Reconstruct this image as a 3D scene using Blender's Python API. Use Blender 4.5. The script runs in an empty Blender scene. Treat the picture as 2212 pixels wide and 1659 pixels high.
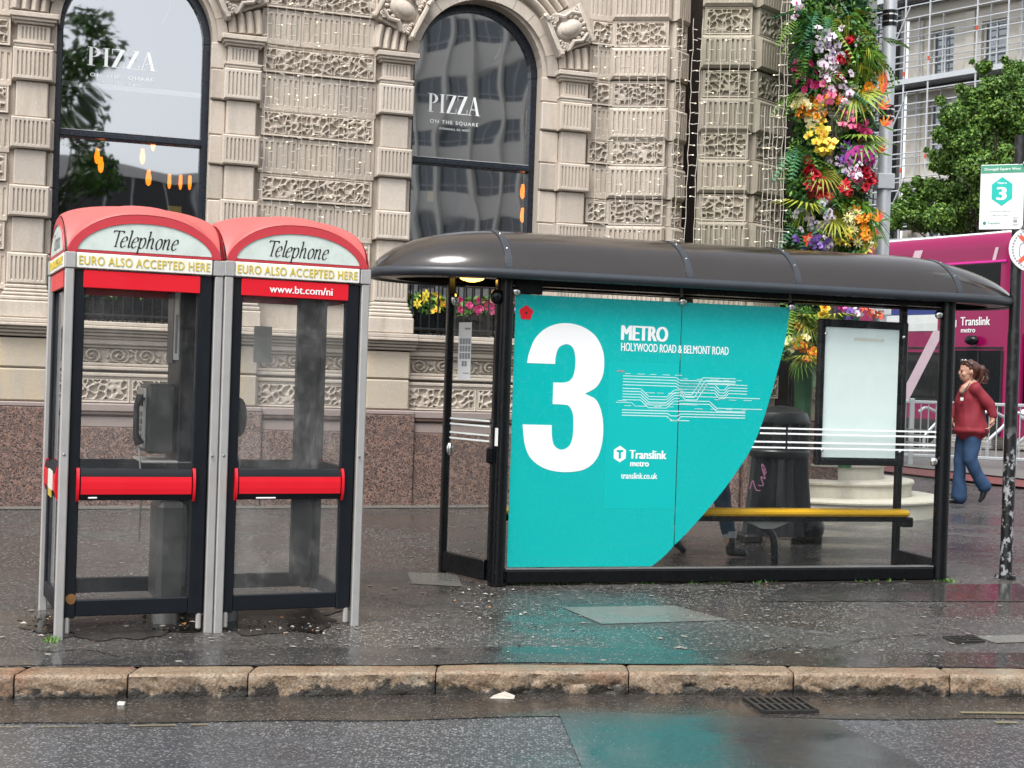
import bpy, math, random
import numpy as np
from mathutils import Vector, Matrix, Euler
random.seed(7); RNG = np.random.RandomState(11)
R = math.radians; PI = math.pi
SC = bpy.context.scene
COL = SC.collection

# ------------------------------------------------------------------ camera, sky, sun, exposure
ROLL, PITCH, EYE = 0.033, 17.5/3068, 1.6
cam_d = bpy.data.cameras.new('camera'); cam = bpy.data.objects.new('camera', cam_d); COL.objects.link(cam)
cam_d.sensor_width = 36; cam_d.lens = 3068/2212*36; cam_d.clip_start = .1; cam_d.clip_end = 900
cam.matrix_world = Matrix.Translation((0, 0, EYE)) @ Matrix.Rotation(PI/2 - PITCH, 4, 'X') @ Matrix.Rotation(ROLL, 4, 'Z')
SC.camera = cam
SUN_EL, SUN_AZ = R(58), R(205)            # azimuth measured clockwise from +Y: behind the camera, a little to the left
world = bpy.data.worlds.new('World'); SC.world = world; world.use_nodes = True
wn, wl = world.node_tree.nodes, world.node_tree.links
sky = wn.new('ShaderNodeTexSky'); sky.sky_type = 'NISHITA'; sky.sun_disc = False
sky.sun_elevation = SUN_EL; sky.sun_rotation = SUN_AZ; sky.air_density = 1.0; sky.dust_density = 3.0; sky.ozone_density = 1.0
hs = wn.new('ShaderNodeHueSaturation'); hs.inputs['Saturation'].default_value = .22
wl.new(sky.outputs[0], hs.inputs['Color'])
wl.new(hs.outputs[0], wn['Background'].inputs['Color']); wn['Background'].inputs['Strength'].default_value = .15
sun_d = bpy.data.lights.new('sun', 'SUN'); sun_d.energy = 1.5; sun_d.angle = R(28); sun_d.color = (1, .97, .93)
sun = bpy.data.objects.new('sun', sun_d); COL.objects.link(sun)
sdir = Vector((math.sin(SUN_AZ)*math.cos(SUN_EL), math.cos(SUN_AZ)*math.cos(SUN_EL), math.sin(SUN_EL)))
sun.location = sdir*40; sun.rotation_euler = sdir.to_track_quat('Z', 'Y').to_euler()
vs = SC.view_settings; vs.view_transform = 'Standard'; vs.look = 'None'; vs.gamma = 1; vs.use_curve_mapping = False
vs.exposure = 1.08
SC.render.engine = 'CYCLES'
cy = SC.cycles; cy.use_denoising = True; cy.max_bounces = 8; cy.diffuse_bounces = 3; cy.glossy_bounces = 4
cy.transparent_max_bounces = 24; cy.transmission_bounces = 6; cy.sample_clamp_indirect = 6; cy.caustics_reflective = False; cy.caustics_refractive = False
try: cy.denoiser = 'OPENIMAGEDENOISE'
except Exception: pass

# ------------------------------------------------------------------ materials
MATS = {}
def lin(r, g, b):
    f = lambda c: (c/255/12.92) if c/255 <= .04045 else ((c/255+.055)/1.055)**2.4
    return (f(r), f(g), f(b))
class NT:
    def __init__(s, name):
        s.m = bpy.data.materials.new(name); s.m.use_nodes = True; s.t = s.m.node_tree
        s.b = s.t.nodes['Principled BSDF']; s.out = s.t.nodes['Material Output']; MATS[name] = s.m
    def n(s, typ, **kw):
        nd = s.t.nodes.new('ShaderNode'+typ)
        for k, v in kw.items():
            if hasattr(nd, k): setattr(nd, k, v)
            else: nd.inputs[k].default_value = v
        return nd
    def l(s, a, b): s.t.links.new(a, b); return b
    def pos(s, scale=(1, 1, 1)):
        g = s.n('NewGeometry'); mp = s.n('Mapping'); mp.inputs['Scale'].default_value = scale
        s.l(g.outputs['Position'], mp.inputs['Vector']); return mp.outputs[0]
    def noise(s, scale, detail=4, rough=.55, vec=None, dist=0):
        nd = s.n('TexNoise'); nd.inputs['Scale'].default_value = scale; nd.inputs['Detail'].default_value = detail
        nd.inputs['Roughness'].default_value = rough; nd.inputs['Distortion'].default_value = dist
        s.l(vec or s.pos(), nd.inputs['Vector']); return nd.outputs['Fac']
    def ramp(s, fac, stops):
        r = s.n('ValToRGB'); e = r.color_ramp.elements
        while len(e) < len(stops): e.new(.5)
        for el, (p, c) in zip(e, stops):
            el.position = p; el.color = (*c, 1) if hasattr(c, '__len__') else (c, c, c, 1)
        s.l(fac, r.inputs[0]); return r.outputs[0]
    def mix(s, fac, a, b, mode='MIX'):
        m = s.n('Mix'); m.data_type = 'RGBA'; m.blend_type = mode
        for inp, v in ((m.inputs[0], fac), (m.inputs[6], a), (m.inputs[7], b)):
            if hasattr(v, 'is_linked'): s.l(v, inp)
            elif hasattr(v, '__len__'): inp.default_value = (*v, 1)
            else: inp.default_value = v
        return m.outputs[2]
    def math(s, op, a, b=0.0):
        m = s.n('Math'); m.operation = op
        for inp, v in ((m.inputs[0], a), (m.inputs[1], b)):
            if hasattr(v, 'is_linked'): s.l(v, inp)
            else: inp.default_value = v
        return m.outputs[0]
    def bump(s, h, strength=.3, dist=.01, chain=None):
        b = s.n('Bump'); b.inputs['Strength'].default_value = strength; b.inputs['Distance'].default_value = dist
        s.l(h, b.inputs['Height'])
        if chain is not None: s.l(chain, b.inputs['Normal'])
        s.l(b.outputs[0], s.b.inputs['Normal']); return b.outputs[0]
    def set(s, **kw):
        for k, v in kw.items():
            k = k.replace('_', ' ')
            inp = s.b.inputs[k]
            if hasattr(v, 'is_linked'): s.l(v, inp)
            elif hasattr(v, '__len__') and len(v) == 3: inp.default_value = (*v, 1)
            else: inp.default_value = v
        return s
def simple(name, col, rough=.5, metal=0., var=.12, nscale=6., bump=0., bscale=60., spec=.5, rvar=.1, emit=None, es=0, objvar=0.):
    t = NT(name)
    f = t.noise(nscale, 5, .6)
    c = t.mix(f, tuple(x*(1-var) for x in col), tuple(min(1, x*(1+var)) for x in col))
    if objvar:
        oi = t.n('ObjectInfo')
        k = t.math('ADD', t.math('MULTIPLY', oi.outputs['Random'], 2*objvar), 1-objvar)
        cmb = t.n('CombineColor'); [t.l(k, cmb.inputs[i]) for i in range(3)]
        c = t.mix(1., c, cmb.outputs[0], 'MULTIPLY')
    r = t.math('ADD', t.math('MULTIPLY', t.noise(nscale*2.3, 4), 2*rvar), rough-rvar)
    t.set(Base_Color=c, Roughness=r, Metallic=metal, Specular_IOR_Level=spec)
    if bump: t.bump(t.noise(bscale, 4), bump, .006)
    if emit: t.set(Emission_Color=emit, Emission_Strength=es)
    return t.m
def glass(name, tint=(.9, .93, .92), refl=.1, dirt=.0, dirtcol=(.4, .4, .38), dscale=9., rough=0.02, streak=False, wavy=0., ior=1.45):
    t = NT(name)
    tr = t.n('BsdfTransparent'); tr.inputs[0].default_value = (*tint, 1)
    gl = t.n('BsdfGlossy'); gl.inputs['Roughness'].default_value = rough; gl.inputs['Color'].default_value = (.95, .97, 1, 1)
    if wavy:
        bp = t.n('Bump'); bp.inputs['Strength'].default_value = wavy; bp.inputs['Distance'].default_value = .05
        t.l(t.noise(1.1, 1, .4), bp.inputs['Height']); t.l(bp.outputs[0], gl.inputs['Normal'])
    fr = t.n('Fresnel'); fr.inputs['IOR'].default_value = ior
    fac = t.math('ADD', t.math('MULTIPLY', fr.outputs[0], 1-refl), refl)
    geo = t.n('NewGeometry'); front = t.math('SUBTRACT', 1., geo.outputs['Backfacing'])   # only the outer face of each pane mirrors
    fac = t.math('MULTIPLY', fac, front)
    tn = t.mix(front, (1, 1, 1), tint); t.l(tn, tr.inputs[0])
    ms = t.n('MixShader'); t.l(fac, ms.inputs[0]); t.l(tr.outputs[0], ms.inputs[1]); t.l(gl.outputs[0], ms.inputs[2])
    last = ms.outputs[0]
    if dirt:
        df = t.n('BsdfDiffuse'); df.inputs[0].default_value = (*dirtcol, 1)
        n1 = t.ramp(t.noise(dscale, 6, .7), [(.42, 0), (.75, 1)])
        n2 = t.ramp(t.noise(dscale*6, 3, .6, t.pos((1, 1, .25)) if streak else None), [(.35, .25), (.7, 1)])
        m2 = t.n('MixShader'); t.l(t.math('MULTIPLY', t.math('ADD', t.math('MULTIPLY', t.math('MULTIPLY', n1, n2), dirt), dirt*.22), front), m2.inputs[0])
        t.l(last, m2.inputs[1]); t.l(df.outputs[0], m2.inputs[2]); last = m2.outputs[0]
    t.l(last, t.out.inputs['Surface'])
    return t.m

def stone_mat(name, c0, c1, stain=(.16, .14, .11), stain_amt=.5, green=0.):
    t = NT(name)
    base = t.mix(t.noise(2.2, 6, .62), c0, c1)
    oi = t.n('ObjectInfo')
    base = t.mix(1., base, t.ramp(oi.outputs['Random'], [(0, (.80, .79, .79)), (.35, (.95, .93, .91)), (.7, (1, .975, .95)), (1, (1.0, 1.0, 1.0))]), 'MULTIPLY')
    fine = t.ramp(t.noise(90, 3, .7), [(.3, (.82, .82, .82)), (.7, (1.06, 1.06, 1.06))])
    base = t.mix(1., base, fine, 'MULTIPLY')
    st = t.ramp(t.noise(1.6, 7, .72, t.pos((2.6, 2.6, .45)), .6), [(.48, 0), (.74, 1)])
    base = t.mix(t.math('MULTIPLY', st, stain_amt), base, stain)
    if green:
        gs = t.ramp(t.noise(1.2, 5, .6, t.pos((1, 1, .6))), [(.35, 0), (.65, 1)])
        base = t.mix(t.math('MULTIPLY', gs, green), base, (.155, .16, .105))
    t.set(Base_Color=base, Roughness=.82, Specular_IOR_Level=.3)
    b1 = t.bump(t.noise(110, 4, .7), .25, .004)
    t.bump(t.noise(14, 5, .6), .35, .012, b1)
    return t.m
M = {}
def build_materials():
    M['stone'] = stone_mat('sandstone', (.52, .46, .395), (.61, .55, .48), stain_amt=.40)
    M['stone_pier'] = stone_mat('sandstone_mossy', (.40, .355, .29), (.50, .45, .37), stain_amt=.45, green=.55)
    M['stone_yellow'] = stone_mat('sandstone_yellow', (.46, .40, .32), (.57, .51, .42), (.58, .44, .22), .55)
    M['stone_step'] = stone_mat('limestone_step', (.52, .49, .42), (.62, .60, .53), (.25, .22, .15), .35)
    # granite
    t = NT('red_granite')
    v = t.n('TexVoronoi'); v.inputs['Scale'].default_value = 88; t.l(t.pos(), v.inputs['Vector'])
    sp = t.n('SeparateColor'); t.l(v.outputs['Color'], sp.inputs[0])
    g = t.ramp(sp.outputs[0], [(0, (.022, .02, .022)), (.25, (.05, .04, .04)), (.38, (.16, .095, .075)), (.62, (.24, .145, .11)), (.8, (.30, .20, .165)), (1, (.18, .15, .14))])
    v2 = t.n('TexVoronoi'); v2.inputs['Scale'].default_value = 24; t.l(t.pos(), v2.inputs['Vector'])
    sp2 = t.n('SeparateColor'); t.l(v2.outputs['Color'], sp2.inputs[0])
    g = t.mix(t.ramp(sp2.outputs[1], [(.55, 0), (.8, .6)]), g, (.10, .075, .07))
    t.set(Base_Color=g, Roughness=.35, Specular_IOR_Level=.5)
    M['granite'] = t.m
    t = NT('red_granite_rough')
    g2 = t.mix(t.noise(55, 4, .7), (.20, .15, .135), (.36, .30, .28)); t.set(Base_Color=g2, Roughness=.7); M['granite_rough'] = t.m
    M['granite_dark'] = simple('granite_dark', (.05, .028, .022), .3, var=.3, nscale=60)
    # wet pavement and road
    def asphalt(name, dark, dark2, chip, chipd, sc, thr, r0, r1, wetscale, bump, seed=0., brown=None, bigk=1.):
        t = NT(name)
        v = t.n('TexVoronoi'); v.inputs['Scale'].default_value = sc; t.l(t.pos(), v.inputs['Vector'])
        sp = t.n('SeparateColor'); t.l(v.outputs['Color'], sp.inputs[0])
        chipm = t.math('MULTIPLY', t.ramp(sp.outputs[0], [(thr, 0), (thr+.05, 1)]), t.ramp(v.outputs['Distance'], [(.32, 1), (.5, 0)]))
        base = t.mix(t.noise(.9, 6, .65, t.pos((1, 1, 1))), dark, dark2)
        base = t.mix(1., base, t.ramp(t.noise(130, 3, .7), [(.3, (.55, .55, .55)), (.7, (1.5, 1.5, 1.5))]), 'MULTIPLY')
        chipc = t.mix(sp.outputs[1], chip, chipd)
        v3 = t.n('TexVoronoi'); v3.inputs['Scale'].default_value = sc*.42; t.l(t.pos(), v3.inputs['Vector'])
        sp3 = t.n('SeparateColor'); t.l(v3.outputs['Color'], sp3.inputs[0])
        big = t.math('MULTIPLY', t.ramp(sp3.outputs[0], [(.70, 0), (.74, 1)]), t.ramp(v3.outputs['Distance'], [(.24, 1), (.34, 0)]))
        chipm = t.math('MAXIMUM', chipm, t.math('MULTIPLY', big, bigk))
        wear = t.ramp(t.noise(.55, 5, .6), [(.35, .45), (.62, 1)])
        base = t.mix(t.math('MULTIPLY', chipm, wear), base, chipc)
        if brown: base = t.mix(t.ramp(t.noise(.35, 3, .5), [(.42, 0), (.6, .35)]), base, brown)
        wet = t.noise(wetscale, 6, .6, t.pos((.8, 1.5, 1)), .5)
        rg = t.ramp(wet, [(.42, r0), (.60, r1)])
        rg = t.math('ADD', rg, t.math('MULTIPLY', chipm, .12))
        t.set(Base_Color=base, Roughness=rg, Specular_IOR_Level=.5, IOR=1.5)
        wetk = t.ramp(wet, [(.42, .22), (.60, 1)])
        hh = t.math('ADD', t.math('MULTIPLY', v.outputs['Distance'], -.6), t.math('MULTIPLY', t.noise(sc*2.2, 3, .6), .7))
        hh = t.math('MULTIPLY', hh, wetk)
        b1 = t.bump(hh, bump, .004)
        t.bump(t.noise(3.2, 3, .5), .18, .02, b1)
        return t.m
    M['pavement'] = asphalt('wet_asphalt_pavement', (.032, .031, .030), (.060, .0585, .057), (.31, .30, .28), (.16, .153, .143), 60, .55, .085, .38, .85, 1.0, brown=(.044, .037, .032))
    M['road'] = asphalt('wet_asphalt_road', (.036, .0385, .042), (.066, .070, .076), (.24, .25, .26), (.11, .116, .122), 66, .36, .07, .40, .75, 1.0)
    M['gutter'] = asphalt('wet_gutter', (.020, .0175, .0155), (.036, .031, .027), (.14, .125, .11), (.06, .052, .046), 66, .55, .10, .3, 1.2, .5)
    M['road_smooth'] = asphalt('smooth_wet_patch', (.026, .027, .029), (.044, .045, .048), (.14, .145, .15), (.07, .072, .075), 80, .80, .03, .15, .9, .22, bigk=.3)
    M['pavement_wet'] = asphalt('smooth_wet_footway', (.028, .027, .0265), (.046, .045, .044), (.22, .21, .20), (.10, .095, .09), 66, .72, .05, .24, .8, .35, bigk=.6)
    M['patch'] = asphalt('concrete_patch', (.10, .10, .092), (.15, .15, .135), (.28, .27, .25), (.12, .12, .11), 110, .7, .2, .42, 1.5, .35)
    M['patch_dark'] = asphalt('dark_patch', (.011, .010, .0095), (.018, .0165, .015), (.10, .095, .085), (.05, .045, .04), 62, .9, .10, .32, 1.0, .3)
    # kerb
    t = NT('kerb_sandstone')
    k = t.mix(t.noise(2.6, 6, .65, t.pos((1, 1, 3))), (.34, .20, .115), (.42, .36, .27))
    k = t.mix(t.ramp(t.noise(4.3, 4, .6), [(.5, 0), (.7, .75)]), k, (.46, .42, .33))
    k = t.mix(t.ramp(t.noise(1.7, 4, .6), [(.53, 0), (.66, .7)]), k, (.30, .13, .07))
    k = t.mix(1., k, t.ramp(t.noise(60, 4, .75), [(.30, (.22, .20, .18)), (.62, (.82, .80, .77))]), 'MULTIPLY')
    k = t.mix(t.ramp(t.noise(3.1, 6, .7), [(.52, 0), (.7, .6)]), k, (.10, .085, .065))
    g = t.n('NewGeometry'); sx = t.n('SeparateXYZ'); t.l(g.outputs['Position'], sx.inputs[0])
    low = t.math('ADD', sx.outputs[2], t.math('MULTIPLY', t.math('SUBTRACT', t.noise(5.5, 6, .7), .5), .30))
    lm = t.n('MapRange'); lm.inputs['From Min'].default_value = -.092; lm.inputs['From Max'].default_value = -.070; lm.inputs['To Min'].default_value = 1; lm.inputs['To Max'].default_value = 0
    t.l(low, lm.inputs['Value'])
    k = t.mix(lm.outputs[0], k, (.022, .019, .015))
    t.set(Base_Color=k, Roughness=t.ramp(t.noise(6, 4), [(.35, .22), (.65, .55)]))
    b1 = t.bump(t.noise(75, 4, .75), .7, .008); t.bump(t.noise(16, 5, .65), .7, .02, b1)
    M['kerb'] = t.m
    # paints, metals
    M['red_roof'] = simple('faded_red_roof', (.50, .10, .092), .5, var=.2, nscale=3.5)
    M['red_trim'] = simple('red_plastic_trim', (.50, .042, .055), .4, var=.08)
    M['red'] = simple('red_vinyl', (.66, .006, .018), .38, var=.06, nscale=3)
    M['red_dull'] = simple('red_vinyl_dull', (.36, .05, .05), .45)
    M['navy_black'] = simple('blue_black_frame', (.005, .007, .0105), .45, var=.3, nscale=5, rvar=.12, spec=.3)
    M['black'] = simple('black_gloss_paint', (.0035, .004, .005), .28, var=.3, nscale=4, rvar=.12, bump=.05, bscale=25, spec=.3)
    M['black_rubber'] = simple('black_rubber', (.012, .012, .012), .6)
    M['steel'] = simple('brushed_aluminium', (.44, .432, .42), .48, .45, var=.14, nscale=9, rvar=.12)
    M['steel_dark'] = simple('dull_steel', (.23, .235, .23), .38, .7, var=.2, nscale=9)
    M['galv'] = simple('galvanised_steel', (.48, .50, .52), .45, .5, var=.15, nscale=5)
    M['chrome'] = simple('chrome_dome', (.62, .62, .60), .18, 1., var=.05)
    M['white_panel'] = simple('white_plastic', (.58, .62, .58), .4, var=.06, nscale=3)
    t = NT('header_plate')
    hh = t.mix(t.ramp(t.noise(11, 6, .7), [(.45, 0), (.75, .35)]), (.60, .68, .63), (.30, .33, .29)); t.set(Base_Color=hh, Roughness=.35); M['header'] = t.m
    t = NT('euro_strip')
    hh = t.mix(t.ramp(t.noise(7, 6, .7), [(.5, 0), (.8, .5)]), (.80, .80, .74), (.60, .56, .22)); t.set(Base_Color=hh, Roughness=.4); M['euro'] = t.m
    M['ink'] = simple('black_lettering', (.012, .012, .014), .5)
    M['yellow_ink'] = simple('yellow_lettering', (.60, .47, .06), .5)
    M['white_ink'] = simple('white_lettering', (.82, .84, .84), .45, var=.02)
    M['grey_ink'] = simple('grey_lettering', (.25, .27, .28), .5)
    M['green_ink'] = simple('green_lettering', (.02, .20, .13), .5)
    t = NT('teal_vinyl')
    tc = t.mix(t.noise(1.5, 4), (.0, .40, .385), (.0, .44, .425)); tc = t.mix(t.ramp(t.noise(48, 5, .75, t.pos((1, 1, .3))), [(.62, 0), (.80, .10)]), tc, (.10, .30, .28))
    t.set(Base_Color=tc, Roughness=t.ramp(t.noise(22, 4, .6), [(.4, .16), (.65, .34)]), Coat_Weight=.35, Coat_Roughness=.05); M['teal'] = t.m
    M['teal_dark'] = simple('teal_vinyl_patch', (.0, .435, .42), .34, var=.03, nscale=1.5, rvar=.04)
    M['teal_sign'] = simple('teal_print', (.0, .42, .36), .4)
    M['green_sign'] = simple('green_print', (.055, .27, .17), .4)
    M['white_paint'] = simple('white_paint', (.72, .74, .74), .4, var=.05)
    M['poster'] = NT('poster_paper').set(Base_Color=(.82, .88, .88), Roughness=.45).m
    M['yellow'] = simple('yellow_bench_paint', (.70, .38, .012), .35, var=.15, nscale=5)
    t = NT('roof_polycarbonate')
    rr = t.mix(t.noise(3, 4), (.016, .0125, .011), (.028, .023, .021))
    t.set(Base_Color=rr, Roughness=t.ramp(t.noise(38, 5, .7), [(.45, .13), (.75, .26)]), Specular_IOR_Level=.5, Coat_Weight=.32, Coat_Roughness=.14)
    t.bump(t.ramp(t.noise(120, 2, .5), [(.66, 0), (.72, 1)]), .12, .002); M['roof'] = t.m
    M['strap'] = simple('roof_strap', (.028, .034, .042), .4, var=.2)
    M['window_frame'] = simple('blue_black_window_paint', (.010, .014, .022), .28, var=.35, nscale=9)
    M['putty'] = simple('cracked_white_putty', (.42, .42, .42), .7, var=.5, nscale=30)
    M['glass_window'] = glass('restaurant_glass', (.62, .63, .62), refl=.40, wavy=.10)
    M['glass_shelter'] = glass('shelter_glass', (.96, .985, .975), refl=.008, ior=1.28, dirt=.03, dirtcol=(.35, .37, .36), dscale=5)
    M['glass_box'] = glass('phone_box_glass', (.985, .99, .985), refl=.008, ior=1.28, dirt=.09, dirtcol=(.66, .66, .64), dscale=4.5, streak=True)
    M['glass_box2'] = glass('phone_box_glass_grimy', (.975, .98, .975), refl=.008, ior=1.28, dirt=.22, dirtcol=(.68, .68, .66), dscale=4.0, streak=True)
    M['glass_dark'] = glass('dark_glazing', (.10, .11, .12), refl=.10)
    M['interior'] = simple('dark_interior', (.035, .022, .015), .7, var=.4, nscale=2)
    M['interior_warm'] = simple('warm_interior_wall', (.10, .045, .02), .7, var=.4, nscale=1.3)
    M['bulb'] = NT('lit_bulb').set(Base_Color=(1, .3, .03), Emission_Color=(1, .20, .008), Emission_Strength=2.6).m
    M['fairy'] = NT('fairy_light').set(Base_Color=(1, .9, .7), Emission_Color=(1, .80, .48), Emission_Strength=.5).m
    M['shelter_lamp'] = NT('shelter_lamp').set(Base_Color=(1, .7, .2), Emission_Color=(1, .58, .10), Emission_Strength=3.2).m
    M['wire'] = simple('white_light_wire', (.52, .48, .41), .5, var=.1)
    M['black_wire'] = simple('black_cable', (.01, .01, .01), .5)
    M['black_iron'] = simple('black_iron', (.010, .011, .012), .35, var=.3)
    M['bin'] = simple('black_bin_plastic', (.007, .009, .010), .38, var=.25)
    M['magenta'] = simple('magenta_bus_paint', (.25, .004, .07), .2, var=.04, nscale=.6)
    M['scribble'] = simple('mauve_scribble', (.22, .09, .15), .5)
    M['pale_teal_ink'] = simple('pale_route_ink', (.50, .74, .72), .45)
    M['magenta_pale'] = simple('pale_magenta_stripe', (.62, .45, .52), .3)
    M['blue_ad'] = simple('blue_advert', (.02, .04, .20), .35)
    M['bus_white'] = simple('bus_white_and_sheen', (.68, .70, .70), .3)  # advert white, also the painted sheen on the bus roof
    M['tyre'] = simple('tyre_rubber', (.012, .012, .012), .8)
    M['back_stone'] = simple('pale_portland_stone', (.56, .53, .47), .8, var=.14, nscale=.7, bump=.1, bscale=8)
    M['back_grey'] = simple('plain_and_shade_grey', (.20, .20, .205), .8, var=.15, nscale=.5)  # on the rear building this grey also carries its shade
    M['back_glass'] = glass('far_window_glass', (.06, .07, .08), refl=.14)
    M['concrete'] = simple('grey_office_concrete', (.62, .60, .56), .8, var=.15, nscale=.4)
    M['curtain'] = simple('dark_curtain_wall', (.04, .038, .042), .4, var=.2)
    M['mullion'] = simple('pale_mullion', (.5, .5, .5), .5)
    M['office_glass'] = simple('office_window_glass', (.045, .065, .085), .08, var=.4, nscale=.5, spec=1.)
    M['bark'] = simple('tree_bark', (.07, .055, .04), .9, var=.3, nscale=8, bump=.6, bscale=12)
    M['skin'] = simple('skin', (.52, .29, .21), .5, var=.08, nscale=20)
    M['hair'] = simple('auburn_hair', (.075, .028, .018), .42, var=.35, nscale=50)
    M['blouse'] = simple('dark_red_blouse', (.22, .014, .026), .75, var=.14, nscale=5)
    M['jeans'] = simple('blue_jeans', (.020, .055, .125), .85, var=.30, nscale=14)
    M['jeans_dark'] = simple('dark_jeans', (.02, .045, .085), .85, var=.3, nscale=14)
    M['shoe'] = simple('black_leather', (.010, .010, .011), .3, var=.2)
    M['dark_coat'] = simple('dark_coat', (.018, .02, .026), .8, var=.2)
    M['pale_cloth'] = simple('pale_cuff', (.35, .37, .40), .8)
    M['blue_shirt'] = simple('pale_blue_shirt', (.28, .36, .48), .8)
    M['brick_red'] = simple('red_paving', (.16, .04, .035), .5, var=.3, nscale=8)
    M['flag'] = simple('far_paving_flags', (.15, .145, .135), .5, var=.2, nscale=1)
    M['dirt'] = simple('black_dirt', (.013, .011, .009), .55, var=.5, nscale=14, bump=.8, bscale=40)
    M['gum'] = simple('chewing_gum', (.24, .225, .20), .5, var=.3, nscale=3)
    M['litter'] = simple('paper_litter', (.40, .37, .32), .7, var=.4, nscale=25)
    M['butt'] = simple('orange_butt', (.45, .20, .05), .7)
    M['leaf_yellow'] = simple('yellow_leaf', (.42, .36, .03), .6)
    M['grass'] = simple('grass_blades', (.07, .16, .02), .6, var=.4, nscale=20)
    M['moss'] = simple('moss', (.05, .09, .018), .9, var=.5, nscale=30)
    M['rust'] = simple('rust_stain', (.16, .075, .02), .8)
    M['sticker'] = simple('sticker', (.70, .68, .62), .5, var=.3, nscale=40)
    M['sticker_y'] = simple('yellow_sticker', (.55, .40, .06), .5, var=.3, nscale=40)
    M['iron'] = simple('cast_iron', (.045, .043, .042), .35, .5, var=.3, nscale=30)
    M['yellow_line'] = simple('worn_yellow_line', (.15, .13, .075), .6, var=.4, nscale=30)
    M['advert'] = simple('dark_notice', (.06, .055, .09), .4, var=.5, nscale=18)
    for nm, c in dict(leaf_a=(.075, .19, .022), leaf_b=(.04, .115, .02), leaf_c=(.16, .31, .045), leaf_d=(.02, .08, .03), leaf_e=(.30, .33, .04), leaf_f=(.08, .24, .12), tree_a=(.085, .18, .025), tree_b=(.05, .12, .018), tree_c=(.15, .25, .035)).items():
        t = NT(nm); f = t.mix(t.noise(7, 3), tuple(x*.6 for x in c), tuple(x*1.35 for x in c)); t.set(Base_Color=f, Roughness=.5, Specular_IOR_Level=.35)
        M[nm] = t.m
    for nm, c in dict(pink=(.72, .16, .27), deep_pink=(.62, .03, .20), magenta_f=(.60, .06, .34), white_f=(.80, .72, .78), violet=(.20, .10, .42), purple=(.12, .03, .22), yellow_f=(.82, .62, .06), orange_f=(.80, .26, .02), red_f=(.48, .008, .022), coral=(.78, .09, .05), cream=(.80, .72, .38), maroon=(.25, .02, .05)).items():
        M[nm] = simple('petal_'+nm, c, .5, var=.18, nscale=30)
build_materials()

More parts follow.
